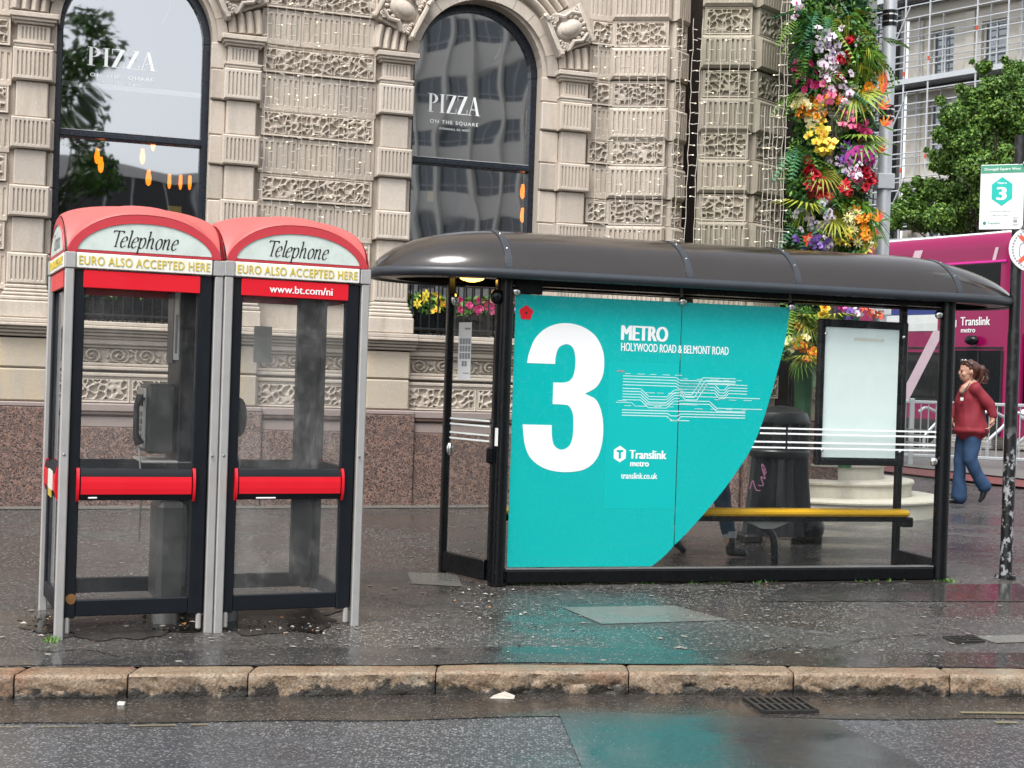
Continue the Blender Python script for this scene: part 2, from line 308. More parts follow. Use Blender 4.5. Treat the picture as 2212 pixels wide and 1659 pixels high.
# ------------------------------------------------------------------ mesh helpers
class MB:
    def __init__(s): s.v = []; s.f = []; s.m = []
    def add(s, vs, fs, mi=0):
        o = len(s.v); s.v.extend([tuple(p) for p in vs]); s.f.extend([tuple(i+o for i in f) for f in fs]); s.m.extend([mi]*len(fs)); return s
    def box(s, x0, x1, y0, y1, z0, z1, c=0., mi=0):
        if x0 > x1: x0, x1 = x1, x0
        if y0 > y1: y0, y1 = y1, y0
        if z0 > z1: z0, z1 = z1, z0
        if c <= 0:
            vs = [(x, y, z) for z in (z0, z1) for y in (y0, y1) for x in (x0, x1)]
            return s.add(vs, [(0, 2, 3, 1), (4, 5, 7, 6), (0, 1, 5, 4), (2, 6, 7, 3), (0, 4, 6, 2), (1, 3, 7, 5)], mi)
        c = min(c, (x1-x0)*.45, (y1-y0)*.45, (z1-z0)*.45)
        X, Y, Z = (x0, x1), (y0, y1), (z0, z1); vs = []; idx = {}
        for i in (0, 1):
            for j in (0, 1):
                for k in (0, 1):
                    sx, sy, sz = (1, -1)[i], (1, -1)[j], (1, -1)[k]
                    for a, p in enumerate(((X[i], Y[j]+sy*c, Z[k]+sz*c), (X[i]+sx*c, Y[j], Z[k]+sz*c), (X[i]+sx*c, Y[j]+sy*c, Z[k]))):
                        idx[(i, j, k, a)] = len(vs); vs.append(p)
        fs = []
        for i in (0, 1): fs.append([idx[(i, j, k, 0)] for j, k in ((0, 0), (1, 0), (1, 1), (0, 1))][::(-1 if i == 0 else 1)])
        for j in (0, 1): fs.append([idx[(i, j, k, 1)] for i, k in ((0, 0), (1, 0), (1, 1), (0, 1))][::(1 if j == 0 else -1)])
        for k in (0, 1): fs.append([idx[(i, j, k, 2)] for i, j in ((0, 0), (1, 0), (1, 1), (0, 1))][::(-1 if k == 0 else 1)])
        for i in (0, 1):
            for j in (0, 1): fs.append([idx[(i, j, 0, 0)], idx[(i, j, 1, 0)], idx[(i, j, 1, 1)], idx[(i, j, 0, 1)]])
        for i in (0, 1):
            for k in (0, 1): fs.append([idx[(i, 0, k, 0)], idx[(i, 1, k, 0)], idx[(i, 1, k, 2)], idx[(i, 0, k, 2)]])
        for j in (0, 1):
            for k in (0, 1): fs.append([idx[(0, j, k, 1)], idx[(1, j, k, 1)], idx[(1, j, k, 2)], idx[(0, j, k, 2)]])
        for i in (0, 1):
            for j in (0, 1):
                for k in (0, 1): fs.append([idx[(i, j, k, 0)], idx[(i, j, k, 1)], idx[(i, j, k, 2)]])
        return s.add(vs, fs, mi)
    def tube(s, pts, r, n=8, cap=True, mi=0):
        pts = [Vector(p) for p in pts]; rs = r if hasattr(r, '__len__') else [r]*len(pts); vs = []; fs = []
        prev = None
        for i, p in enumerate(pts):
            d = (pts[min(i+1, len(pts)-1)] - pts[max(i-1, 0)]).normalized()
            a = Vector((0, 0, 1)) if abs(d.z) < .9 else Vector((1, 0, 0))
            if prev is not None: a = prev
            u = (a - d*a.dot(d))
            if u.length < 1e-6: u = d.orthogonal()
            u.normalize(); prev = u; w = d.cross(u)
            vs += [p + (u*math.cos(2*PI*k/n) + w*math.sin(2*PI*k/n))*rs[i] for k in range(n)]
        for i in range(len(pts)-1):
            for k in range(n): fs.append((i*n+k, i*n+(k+1) % n, (i+1)*n+(k+1) % n, (i+1)*n+k))
        if cap: fs.append(tuple(range(n))[::-1]); fs.append(tuple(range((len(pts)-1)*n, len(pts)*n)))
        return s.add(vs, fs, mi)
    def prism(s, poly, a0, a1, axis='y', mi=0, cap=True):
        # poly of 2-D points; axis y: (x,z) extruded along y; z: (x,y) along z; x: (y,z) along x
        n = len(poly)
        P = {'y': lambda p, a: (p[0], a, p[1]), 'z': lambda p, a: (p[0], p[1], a), 'x': lambda p, a: (a, p[0], p[1])}[axis]
        vs = [P(p, a0) for p in poly] + [P(p, a1) for p in poly]
        fs = [(i, (i+1) % n, n+(i+1) % n, n+i) for i in range(n)]
        if cap: fs += [tuple(range(n)), tuple(range(n, 2*n))[::-1]]
        return s.add(vs, fs, mi)
    def lathe(s, prof, c=(0, 0, 0), n=16, mi=0, axis='z'):
        vs = []; fs = []
        for r, h in prof:
            for k in range(n):
                a = 2*PI*k/n; p = (r*math.cos(a), r*math.sin(a), h)
                if axis == 'y': p = (p[0], p[2], p[1])
                vs.append((p[0]+c[0], p[1]+c[1], p[2]+c[2]))
        for i in range(len(prof)-1):
            for k in range(n): fs.append((i*n+k, i*n+(k+1) % n, (i+1)*n+(k+1) % n, (i+1)*n+k))
        fs.append(tuple(range(n))[::-1]); fs.append(tuple(range((len(prof)-1)*n, len(prof)*n)))
        return s.add(vs, fs, mi)
    def ball(s, c, r, n=10, m=6, mi=0):
        r = r if hasattr(r, '__len__') else (r, r, r)
        vs = [(c[0], c[1], c[2]-r[2])]; fs = []
        for i in range(1, m):
            a = -PI/2+PI*i/m
            vs += [(c[0]+r[0]*math.cos(a)*math.cos(2*PI*k/n), c[1]+r[1]*math.cos(a)*math.sin(2*PI*k/n), c[2]+r[2]*math.sin(a)) for k in range(n)]
        vs.append((c[0], c[1], c[2]+r[2])); t = len(vs)-1
        for k in range(n): fs.append((0, 1+(k+1) % n, 1+k)); fs.append((t, 1+(m-2)*n+k, 1+(m-2)*n+(k+1) % n))
        for i in range(m-2):
            for k in range(n): fs.append((1+i*n+k, 1+i*n+(k+1) % n, 1+(i+1)*n+(k+1) % n, 1+(i+1)*n+k))
        return s.add(vs, fs, mi)
    def quad(s, *p, mi=0): return s.add(p, [tuple(range(len(p)))], mi)
    def xform(s, mtx, start=0):
        s.v[start:] = [tuple(mtx @ Vector(p)) for p in s.v[start:]]; return s
    def mesh(s, name, mats, smooth=False, fix=False):
        me = bpy.data.meshes.new(name); me.from_pydata(s.v, [], s.f)
        for m in (mats if isinstance(mats, (list, tuple)) else [mats]): me.materials.append(M[m] if isinstance(m, str) else m)
        if any(s.m): me.polygons.foreach_set('material_index', s.m)
        if fix:
            import bmesh
            bm = bmesh.new(); bm.from_mesh(me); bmesh.ops.recalc_face_normals(bm, faces=bm.faces); bm.to_mesh(me); bm.free()
        if smooth:
            me.polygons.foreach_set('use_smooth', [True]*len(me.polygons))
            if smooth != 'all':
                try: me.set_sharp_from_angle(angle=R(38))
                except Exception: pass
        me.update(); return me
    def build(s, name, mats, parent=None, loc=None, rot=None, smooth=False, fix=False):
        return inst(name, s.mesh(name, mats, smooth, fix), parent, loc, rot)
def inst(name, me, parent=None, loc=None, rot=None, scale=None):
    o = bpy.data.objects.new(name, me); COL.objects.link(o)
    if parent is not None: o.parent = parent
    if loc is not None: o.location = loc
    if rot is not None: o.rotation_euler = rot
    if scale is not None: o.scale = scale if hasattr(scale, '__len__') else (scale,)*3
    return o
def tag(o, label=None, cat=None, group=None, kind=None):
    if label: o['label'] = label
    if cat: o['category'] = cat
    if group: o['group'] = group
    if kind: o['kind'] = kind
    return o
def empty(name, loc=(0, 0, 0), rz=0., label=None, cat=None, group=None, kind=None):
    o = bpy.data.objects.new(name, None); COL.objects.link(o); o.location = loc; o.rotation_euler = (0, 0, rz); o.empty_display_size = .1
    return tag(o, label, cat, group, kind)
def copy_tree(o, parent=None):
    c = o.copy(); COL.objects.link(c); c.parent = parent
    for ch in [x for x in bpy.data.objects if x.parent is o]: copy_tree(ch, c)
    return c
def catmull(pts, n=8, closed=False):
    P = [Vector(p) for p in pts]; out = []
    m = len(P); rng = range(m if closed else m-1)
    for i in rng:
        p1, p2 = P[i], P[(i+1) % m]
        p0 = P[(i-1) % m] if closed or i > 0 else p1*2-p2
        p3 = P[(i+2) % m] if closed or i+2 < m else p2*2-p1
        for k in range(n):
            t = k/n
            out.append(.5*((2*p1)+(p2-p0)*t+(2*p0-5*p1+4*p2-p3)*t*t+(3*p1-p0-3*p2+p3)*t**3))
    if not closed: out.append(P[-1])
    return out
def px2ray(x, y):
    xc, yc = x-1106, 829.5-y; cr, sr = math.cos(ROLL), math.sin(ROLL)
    xu, yu = xc*cr-yc*sr, xc*sr+yc*cr; F = 3068
    Y = F*math.cos(PITCH)+yu*math.sin(PITCH); Z = yu*math.cos(PITCH)-F*math.sin(PITCH)
    return xu/Y, Z/Y
def at(x, y, d):
    a, b = px2ray(x, y); return Vector((a*d, d, EYE+b*d))
SLOPE = .028
def gz(x, y): return SLOPE*max(0., min(14., (y-7.75)-.18*x))
def on_ground(x, y):
    a, b = px2ray(x, y); t = 8.
    for _ in range(60): t = (gz(a*t, t)-EYE)/b
    return Vector((a*t, t, gz(a*t, t)))
def text(s, size=1., bold=0., xs=1., shear=0., align='LEFT', depth=.0015, spacing=1.):
    # built-in font outlined into a mesh: x along the line, z up, lying in the plane y = 0 and facing -y
    cu = bpy.data.curves.new('t', 'FONT'); cu.body = s; cu.size = size; cu.offset = bold; cu.align_x = align; cu.shear = shear
    cu.extrude = depth/2; cu.resolution_u = 4; cu.space_character = spacing
    o = bpy.data.objects.new('t', cu); COL.objects.link(o)
    dg = bpy.context.evaluated_depsgraph_get(); me = bpy.data.meshes.new_from_object(o.evaluated_get(dg))
    mb = MB(); mb.add([(v.co.x*xs, -v.co.z, v.co.y) for v in me.vertices], [tuple(p.vertices) for p in me.polygons])
    bpy.data.objects.remove(o); bpy.data.curves.remove(cu); bpy.data.meshes.remove(me)
    return mb
def text_fit(s, x0, x1, z0, h=None, bold=0., **kw):
    one = text(s, 1., **kw); mb = MB(); k_ = 1 if bold <= 0 else (3 if bold < .03 else 5)     # bold = copies side by side, each a hair in front of the last
    for i in range(k_): dx = 0 if k_ == 1 else bold*(2*i/(k_-1)-1); mb.add([(p[0]+dx, p[1]-.0006*i, p[2]) for p in one.v], one.f)
    xs = [p[0] for p in mb.v]; zs = [p[2] for p in mb.v]
    k = (x1-x0)/(max(xs)-min(xs)); kz = (h/(max(zs)-min(zs))) if h else k
    b = min(zs) if h else 0
    mx = min(xs); mb.v = [(x0+(p[0]-mx)*k, p[1], z0+(p[2]-b)*kz) for p in mb.v]; return mb
def stroke(mb, pts, wmax, wmin, nib=R(30), n=6, mi=0, y=0.):
    C = catmull([(p[0], p[1], 0) for p in pts], n) if len(pts) > 2 else [Vector((p[0], p[1], 0)) for p in pts]
    vs = []
    for i, p in enumerate(C):
        d = (C[min(i+1, len(C)-1)]-C[max(i-1, 0)]).normalized(); th = math.atan2(d.y, d.x)
        w = wmin+(wmax-wmin)*abs(math.sin(th-nib)); nx, nz = -d.y*w/2, d.x*w/2
        vs += [(p.x+nx, y, p.y+nz), (p.x-nx, y, p.y-nz)]
    mb.add(vs, [(2*i, 2*i+2, 2*i+3, 2*i+1) for i in range(len(C)-1)], mi)
# ------------------------------------------------------------------ ground: road, pavement, kerb
KB = [(-30, 3.6), (-14, 5.75), (-8, 6.6), (-4, 7.13), (-2.61, 7.36), (-1.33, 7.6), (.04, 7.87), (1.48, 8.06), (3.02, 8.22), (6, 8.33), (10, 8.2), (16, 7.4), (30, 4.5)]
KBs = [(p.x, p.y) for p in catmull([(a, b, 0) for a, b in KB], 10)]
def kerb_y(x):
    for (a, b), (c, d) in zip(KBs, KBs[1:]):
        if a <= x <= c: return b+(d-b)*(x-a)/(c-a)
    return KBs[0][1] if x < KBs[0][0] else KBs[-1][1]
ROADZ = -.125
mb = MB(); mb.box(-350, 350, -350, 500, ROADZ-.4, ROADZ)
tag(mb.build('road', 'road'), kind='structure')
mb = MB(); xs = sorted(set([p[0] for p in KBs] + list(np.arange(-30, 30.1, .5)))); rows = [0, .25, 1, 2, 3, 4, 5, 6, 7, 8, 9, 10, 11, 12, 13, 14, 15, 16, 18, 20, 24, 30, 45, 90]
for x in xs:
    for r_ in rows:
        y = kerb_y(x)+r_; mb.v.append((x, y, gz(x, y)))
n = len(rows)
for i in range(len(xs)-1):
    for j in range(n-1): mb.f.append((i*n+j, (i+1)*n+j, (i+1)*n+j+1, i*n+j+1)); mb.m.append(0)
tag(mb.build('pavement', 'pavement'), kind='structure')
# dark gutter strip along the kerb and the worn yellow line
def strip(name, off0, off1, z, mat, x0=-30, x1=30, step=.25, wob=0., kind='structure', hole=None):
    mb = MB(); xx = list(np.arange(x0, x1+.01, step)); k = 0
    for x in xx:
        w1, w2 = (math.sin(x*2.3)+math.sin(x*5.1+1))*wob, (math.sin(x*1.7+2)+math.sin(x*4.3))*wob
        mb.v += [(x, kerb_y(x)+off0+w1, z), (x, kerb_y(x)+off1+w2, z)]
    for i in range(len(xx)-1):
        if hole and hole(xx[i]): continue
        mb.f.append((2*i, 2*i+2, 2*i+3, 2*i+1)); mb.m.append(0)
    o = mb.build(name, mat)
    return tag(o, kind=kind)
strip('gutter', -.72, -.19, ROADZ+.004, 'gutter', wob=.018)
rg = random.Random(4)
strip('worn_yellow_line', -.80, -.77, ROADZ+.008, 'yellow_line', -4, -1.4, .07, .006, hole=lambda x: rg.random() < .5)
strip('worn_yellow_line', -.62, -.57, ROADZ+.008, 'yellow_line', 2.45, 6, .06, .006, hole=lambda x: rg.random() < .35)
strip('worn_yellow_line', -.83, -.78, ROADZ+.008, 'yellow_line', 2.45, 6, .06, .006, hole=lambda x: rg.random() < .35)
# kerb stones, one object each
JX = [at(px, 1452, 7.6) for px in (-560, -250, 58, 297, 550, 945, 1352, 1700, 2030, 2300, 2600)]
def to_kx(px):
    lo, hi = -20, 20
    a, b = px2ray(px, 1450)
    for _ in range(50):
        m = (lo+hi)/2
        if m/kerb_y(m) < a: lo = m
        else: hi = m
    return lo
joints = [to_kx(p) for p in (-900, -560, -250, 58, 297, 550, 945, 1352, 1700, 2030, 2330, 2700, 3050)]
def hash_noise(X, Z, s, seed):
    r = np.random.RandomState(seed); out = np.zeros_like(X)
    for k in range(4):
        f = s*2**k; ph = r.rand(6)*6.28; d = r.rand(6)*6.28
        for j in range(6): out += np.sin((X*np.cos(d[j])+Z*np.sin(d[j]))*f*(.7+.6*r.rand())+ph[j])/6*.55**k
    return out
for i in range(len(joints)-1):
    a, b = joints[i]+.004, joints[i+1]-.004; L = b-a; nx = max(12, int(L/.018)); W = .20; Hh = .20
    prof = [(0, 0.0), (-.08, .003), (-.15, .003)] + [(-W+.022+.022*math.cos(t), -.022+.022*math.sin(t)+.002) for t in np.linspace(PI/2, PI, 5)] + [(-W, z) for z in np.linspace(-.045, -Hh, 14)]
    X, Y, Z = [], [], []
    U = np.linspace(a, b, nx+1); mbk = MB(); K = len(prof)
    S = np.array([j for j in range(K)])*.02
    XX, SS = np.meshgrid(U, S, indexing='ij'); nz = hash_noise(XX, SS, 13, 50+i); pit = hash_noise(XX, SS*1.2, 34, 90+i)
    for ui, u in enumerate(U):
        ky = kerb_y(u); e = min(u-a, b-u); er = .008*max(0, 1-e/.022)**2
        for j, (py, pz) in enumerate(prof):
            fr = 1. if j > 6 else (.35 if j > 2 else .12)
            d_ = fr*(.011*nz[ui, j]-.02*max(0, -pit[ui, j]-.2))+ (-er if j > 2 else 0)
            mbk.v.append((u, ky+py-(d_ if j > 2 else 0), pz+gz(u, ky)*0+(.003*nz[ui, j] if j <= 2 else (.3*d_ if j < 8 else 0))-(er if j <= 2 else 0)))
    for ui in range(nx):
        for j in range(K-1): mbk.f.append((ui*K+j, ui*K+j+1, (ui+1)*K+j+1, (ui+1)*K+j)); mbk.m.append(0)
    # end caps
    mbk.f += [tuple(range(K))[::-1], tuple(range(nx*K, nx*K+K))]; mbk.m += [0, 0]
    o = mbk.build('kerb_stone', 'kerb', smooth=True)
    if i == 0: kerb_root = empty('kerb', (0, 0, 0), kind='structure')
    o.parent = kerb_root
mb = MB(); mb.v = []
xs2 = list(np.arange(joints[0], joints[-1], .2))
for x in xs2: mb.v += [(x, kerb_y(x)-.015, -.012), (x, kerb_y(x)-.175, -.022), (x, kerb_y(x)-.175, -.2)]
for i in range(len(xs2)-1):
    for j in range(2): mb.f.append((3*i+j, 3*i+j+1, 3*i+3+j+1, 3*i+3+j)); mb.m.append(0)
mb.build('mortar', 'dirt', kerb_root)
def sheet(name, pts, dz, mat, sub=6, road=False, kind='structure'):
    # pts: four pixels on the ground -> a quad that follows the ground
    if road:
        P = []
        for x, y in pts: a, b = px2ray(x, y); t = (ROADZ-EYE)/b; P.append(Vector((a*t, t, 0)))
    else: P = [on_ground(*p) for p in pts]
    mb = MB()
    for i in range(sub+1):
        for j in range(sub+1):
            u, v = i/sub, j/sub; p = P[0]*(1-u)*(1-v)+P[1]*u*(1-v)+P[2]*u*v+P[3]*(1-u)*v
            mb.v.append((p.x, p.y, (ROADZ if road else gz(p.x, p.y))+dz))
    for i in range(sub):
        for j in range(sub): a = i*(sub+1)+j; mb.f.append((a, a+sub+1, a+sub+2, a+1)); mb.m.append(0)
    return tag(mb.build(name, mat, fix=True), kind=kind)
strip('footway_edge', .0, .40, .0, 'pavement_wet', -12, 12, .2, .02)
for o_ in [x for x in bpy.data.objects if x.name.startswith('footway_edge')]:
    for v_ in o_.data.vertices: v_.co.z = gz(v_.co.x, v_.co.y)+.004
sheet('road_patch', [(1262, 1672), (2020, 1672), (1790, 1556), (1205, 1538)], .0065, 'road_smooth', 6, True)
sheet('pavement_patch', [(1640, 1300), (2260, 1300), (2200, 1262), (1700, 1264)], .004, 'pavement_wet')
sheet('pavement_patch', [(1300, 1349), (1576, 1341), (1455, 1309), (1215, 1313)], .004, 'patch')
sheet('pavement_patch', [(890, 1262), (1000, 1268), (985, 1240), (880, 1238)], .004, 'patch')
sheet('pavement_patch', [(2150, 1390), (2300, 1386), (2280, 1370), (2105, 1375)], .004, 'patch')
# soft dirt under the phone boxes
# ------------------------------------------------------------------ the stone restaurant building
FA = R(19); FO = (-3.05, 14.4, 0)
bld = empty('restaurant_building', FO, FA, 'ornate carved sandstone restaurant building with arched windows and red granite base', 'building')
def voro(X, Z, cell, seed, asp=1.0):
    r = np.random.RandomState(seed); gx, gz_ = np.floor(X/cell).astype(int), np.floor(Z/cell).astype(int)
    J = r.rand(400, 60, 2)*.9+.05; f1 = np.full(X.shape, 9.); f2 = np.full(X.shape, 9.)
    for dx in (-2, -1, 0, 1, 2):
        for dz in (-2, -1, 0, 1, 2):
            cx, cz = gx+dx, gz_+dz; j = J[cx % 400, cz % 60]
            d = np.hypot((X/cell-(cx+j[..., 0])), (Z/cell-(cz+j[..., 1]))*asp)
            nf1 = np.minimum(f1, d); f2 = np.where(d < f1, f1, np.minimum(f2, d)); f1 = nf1
    return f1, f2
def sstep(a, b, x): t = np.clip((x-a)/(b-a), 0, 1); return t*t*(3-2*t)
def relief(name, w, h, fn, res, mat, base=.02):
    nx, nz = max(2, int(w/res)), max(2, int(h/res)); X, Z = np.meshgrid(np.linspace(0, w, nx+1), np.linspace(0, h, nz+1), indexing='ij')
    Y = -fn(X, Z); mb = MB(); mb.v = [tuple(p) for p in np.stack([X, Y, Z], -1).reshape(-1, 3)]; k = nz+1
    mb.f = [(i*k+j, (i+1)*k+j, (i+1)*k+j+1, i*k+j+1) for i in range(nx) for j in range(nz)]
    rim = [i*k for i in range(nx+1)] + [nx*k+j for j in range(1, nz+1)] + [i*k+nz for i in range(nx-1, -1, -1)] + [j for j in range(nz-1, 0, -1)]
    o = len(mb.v); mb.v += [(mb.v[i][0], base, mb.v[i][2]) for i in rim]; q = len(rim)
    mb.f += [(rim[i], o+i, o+(i+1) % q, rim[(i+1) % q]) for i in range(q)]; mb.m = [0]*len(mb.f)
    return mb.mesh(name, mat, smooth=True, fix=False)
def worm(w, h, seed, bord=.032, depth=.036, cell=.076):
    def fn(X, Z):
        r = np.random.RandomState(seed)
        wx = X+.010*np.sin(Z*50+seed)+.010*np.sin(X*31+seed*2); wz = Z+.010*np.sin(X*45+seed)
        f1, f2 = voro(wx, wz, cell, seed, .95)
        hole = sstep(.16, .34, f2-f1)
        e = np.minimum(np.minimum(X, w-X), np.minimum(Z, h-Z)); inn = sstep(bord-.004, bord+.006, e)
        groove = np.exp(-((e-bord*.62)/.005)**2)*.008
        return .05+(depth-.05)*0 - hole*depth*inn*.95 - groove + inn*(1-hole)*.004
    return fn
WORM = {}
def worm_mesh(w, h, seed, mat='stone', res=.009):
    k = (round(w, 3), round(h, 3), seed, mat)
    if k not in WORM: WORM[k] = relief('carved_panel', w, h, worm(w, h, seed), res, mat)
    return WORM[k]
def fluted_mb(w, h, n, p, dep=.016, mx=.03, mz=.036, c=.014, fr=.5):
    mb = MB(); x0, x1, z0, z1 = c, w-c, c, h-c; yf = -p
    pitch = (w-2*mx)/n; fw = pitch*fr
    zb, zt = mz, h-mz
    def q(*v): mb.quad(*v)
    q((x0, yf, z0), (x1, yf, z0), (x1, yf, zb), (x0, yf, zb)); q((x0, yf, zt), (x1, yf, zt), (x1, yf, z1), (x0, yf, z1))
    last = x0
    for i in range(n):
        a = mx+pitch*(i+.5)-fw/2; b = a+fw; m = (a+b)/2
        q((last, yf, zb), (a, yf, zb), (a, yf, zt), (last, yf, zt)); last = b
        a2, b2 = a+fw*.22, b-fw*.22
        q((a, yf, zb), (a2, yf+dep, zb+dep*.8), (a2, yf+dep, zt-dep*.8), (a, yf, zt)); q((a2, yf+dep, zb+dep*.8), (b2, yf+dep, zb+dep*.8), (b2, yf+dep, zt-dep*.8), (a2, yf+dep, zt-dep*.8))
        q((b2, yf+dep, zb+dep*.8), (b, yf, zb), (b, yf, zt), (b2, yf+dep, zt-dep*.8))
        q((a, yf, zb), (b, yf, zb), (b2, yf+dep, zb+dep*.8), (a2, yf+dep, zb+dep*.8)); q((a, yf, zt), (a2, yf+dep, zt-dep*.8), (b2, yf+dep, zt-dep*.8), (b, yf, zt))
    q((last, yf, zb), (x1, yf, zb), (x1, yf, zt), (last, yf, zt))
    # chamfer and sides
    F_ = [(x0, yf, z0), (x1, yf, z0), (x1, yf, z1), (x0, yf, z1)]; O_ = [(0, yf+c, 0), (w, yf+c, 0), (w, yf+c, h), (0, yf+c, h)]; B_ = [(0, .02, 0), (w, .02, 0), (w, .02, h), (0, .02, h)]
    for i in range(4):
        j = (i+1) % 4; q(F_[j], F_[i], O_[i], O_[j]); q(O_[j], O_[i], B_[i], B_[j])
    return mb
FL = {}
def fluted(parent, u, z, w, h, n, p, mat='stone', rot=None, y=0., name='fluted_block', **kw):
    k = (round(w, 3), round(h, 3), n, round(p, 3), mat, tuple(sorted(kw.items())))
    if k not in FL: FL[k] = fluted_mb(w, h, n, p, **kw).mesh('fluted_block', mat, fix=False)
    return inst(name, FL[k], parent, (u, y, z), rot)
BX = {}
def block(parent, name, w, d, h, loc, mat='stone', c=.012, rot=None):
    k = (round(w, 3), round(d, 3), round(h, 3), mat, c)
    if k not in BX: mb = MB(); mb.box(0, w, -d, .02, 0, h, c); BX[k] = mb.mesh(name, mat)
    return inst(name, BX[k], parent, loc, rot)
PIL = [-1.80, .205, 1.80, 3.81]
WIN = [(-1.60, -.09), (1.99, 3.46)]
SPR = 4.88; SILL = 2.0; TOP = 7.2
# wall core with arched openings (window reveals are its thickness)
mb = MB(); D0, D1 = 0., .42
def wall(u0, u1, z0, z1): mb.box(u0, u1, D0, D1, z0, z1)
wall(-9, WIN[0][0], SILL-.02, TOP); wall(WIN[0][1], WIN[1][0], SILL-.02, TOP); wall(WIN[1][1], 4.28, SILL-.02, TOP)
wall(-9, 4.28, -.3, SILL-.025)
for a, b in WIN:
    c, r = (a+b)/2, (b-a)/2; N = 24; arc = [(c+r*math.cos(PI-PI*i/N), SPR+r*math.sin(PI*i/N)) for i in range(N+1)]
    for i in range(N):
        (xa, za), (xb, zb) = arc[i], arc[i+1]
        for yy, rev in ((D0, 0), (D1, 1)):
            f = [(xa, yy, za), (xb, yy, zb), (xb, yy, TOP), (xa, yy, TOP)]; mb.quad(*(f if not rev else f[::-1]))
        mb.quad((xa, D0, za), (xa, D1, za), (xb, D1, zb), (xb, D0, zb))
mb.build('wall', 'stone', bld)
# pilasters
FROW = [(4.29, .31), (3.635, .30), (2.98, .30), (2.33, .30)]
PROW = [(3.94, .345), (3.285, .345), (2.635, .34)]
cap_mb = MB()
for z0, z1, hw, d in ((4.607, 4.635, .175, .14), (4.635, 4.66, .185, .15), (4.83, 4.855, .185, .15), (4.855, 4.885, .205, .175), (4.885, 4.935, .225, .195)): cap_mb.box(-hw, hw, -d, .02, z0, z1, .006)
cap_me = cap_mb.mesh('capital', 'stone')
base_mb = MB()
for z0, z1, hw, d in ((2.285, 2.325, .195, .165), (2.25, 2.283, .205, .178), (2.215, 2.248, .222, .195), (2.17, 2.213, .236, .21)): base_mb.box(-hw, hw, -d, .02, z0, z1, .012)
base_me = base_mb.mesh('column_base', 'stone')
for cu in PIL:
    for z, h in FROW: fluted(bld, cu-.187, z, .374, h, 8, .16)
    for z, h in PROW: block(bld, 'plain_block', .296, .115, h, (cu-.148, 0, z))
    fluted(bld, cu-.15, 4.662, .30, .166, 7, .115, mz=.022, c=.008)
    inst('capital', cap_me, bld, (cu, 0, 0)); inst('column_base', base_me, bld, (cu, 0, 0))
    block(bld, 'plinth_block', .49, .225, .165, (cu-.245, 0, 2.003))
    block(bld, 'pedestal_block', .47, .16, .285, (cu-.235, 0, 1.527), 'stone_yellow', .016)
    block(bld, 'pedestal_block', .47, .16, .315, (cu-.235, 0, 1.205), 'stone_yellow', .016)
# jambs beside the windows (coursed blocks)
for (a, b), (pl, pr) in zip(WIN, ((-1.80, .205), (1.80, 3.81))):
    for u0, u1 in ((pl+.15, a+.012), (b-.012, pr-.15)):
        if u1-u0 < .03: continue
        for z, h in FROW: block(bld, 'jamb_block', u1-u0, .055, h-.008, (u0, 0, z+.004), c=.012)
        for z, h in PROW+[(4.605, .27)]: block(bld, 'jamb_block', u1-u0, .03, h-.008, (u0, 0, z+.002), c=.01)
# archivolts: plain voussoirs, ribbed arch stones and carved cartouches
def ring_seg(r0, r1, a0, a1, y0, y1, n=6, prof=None):
    mb = MB(); prof = prof or [(r0, y1), (r0, y0), (r1, y0), (r1, y1)]; K = len(prof)
    for i in range(n+1):
        a = a0+(a1-a0)*i/n
        for r, y in prof: mb.v.append((r*math.cos(a), y, r*math.sin(a)))
    for i in range(n):
        for j in range(K-1): mb.f.append((i*K+j, (i+1)*K+j, (i+1)*K+j+1, i*K+j+1)); mb.m.append(0)
    mb.f += [tuple(range(K)), tuple(range(n*K, n*K+K))[::-1]]; mb.m += [0, 0]
    return mb
ribs = [(.862, .02)]
for k in range(4):
    r0 = .866+k*.088
    ribs += [(r0+.082*(.5-.5*math.cos(t)), -.045-.075*math.sin(t)) for t in np.linspace(.15, PI-.15, 7)]
ribs += [(1.222, -.03), (1.226, .02)]
def cartouche():
    mb = MB(); mb.prism([(-.235, -.20), (.235, -.20), (.25, .22), (-.25, .22)], .0, -.10)
    mb.box(-.27, .27, -.185, 0, -.245, -.195, .012); mb.box(-.255, .255, -.13, 0, .19, .235, .012)
    st = len(mb.v); mb.ball((0, -.10, .0), (.135, .085, .165), 14, 9)
    mb.ball((0, -.15, -.01), (.092, .052, .115), 14, 8)
    for sx in (-1, 1):
        sp = [(sx*(.185+ (.052*(1-t/12.5))*math.cos(t)), -.135, -.135+.052*(1-t/12.5)*math.sin(t)) for t in np.linspace(0, 11, 26)]
        mb.tube(sp, .017, 6)
        sp = [(sx*(.175+(.04*(1-t/12.5))*math.cos(t)), -.13, .15+.04*(1-t/12.5)*math.sin(-t)) for t in np.linspace(0, 11, 22)]
        mb.tube(sp, .014, 6)
        mb.tube([(sx*.235, -.12, -.1), (sx*.16, -.15, -.02), (sx*.19, -.14, .08), (sx*.13, -.15, .17)], [.028, .03, .026, .02], 7)
        for k in range(5): mb.ball((sx*(.10+.03*k), -.135, -.165+.012*(k % 2)), (.022, .03, .024), 7, 5)
        mb.tube([(sx*.27, -.16, -.23), (sx*.25, -.19, -.22), (sx*.2, -.185, -.215)], .028, 7)
    for t in np.linspace(.3, PI-.3, 7): mb.ball((.15*math.cos(t), -.125, .17*math.sin(t)), (.03, .035, .03), 7, 5)
    return mb.mesh('cartouche', 'stone', smooth=True)
cart = cartouche()
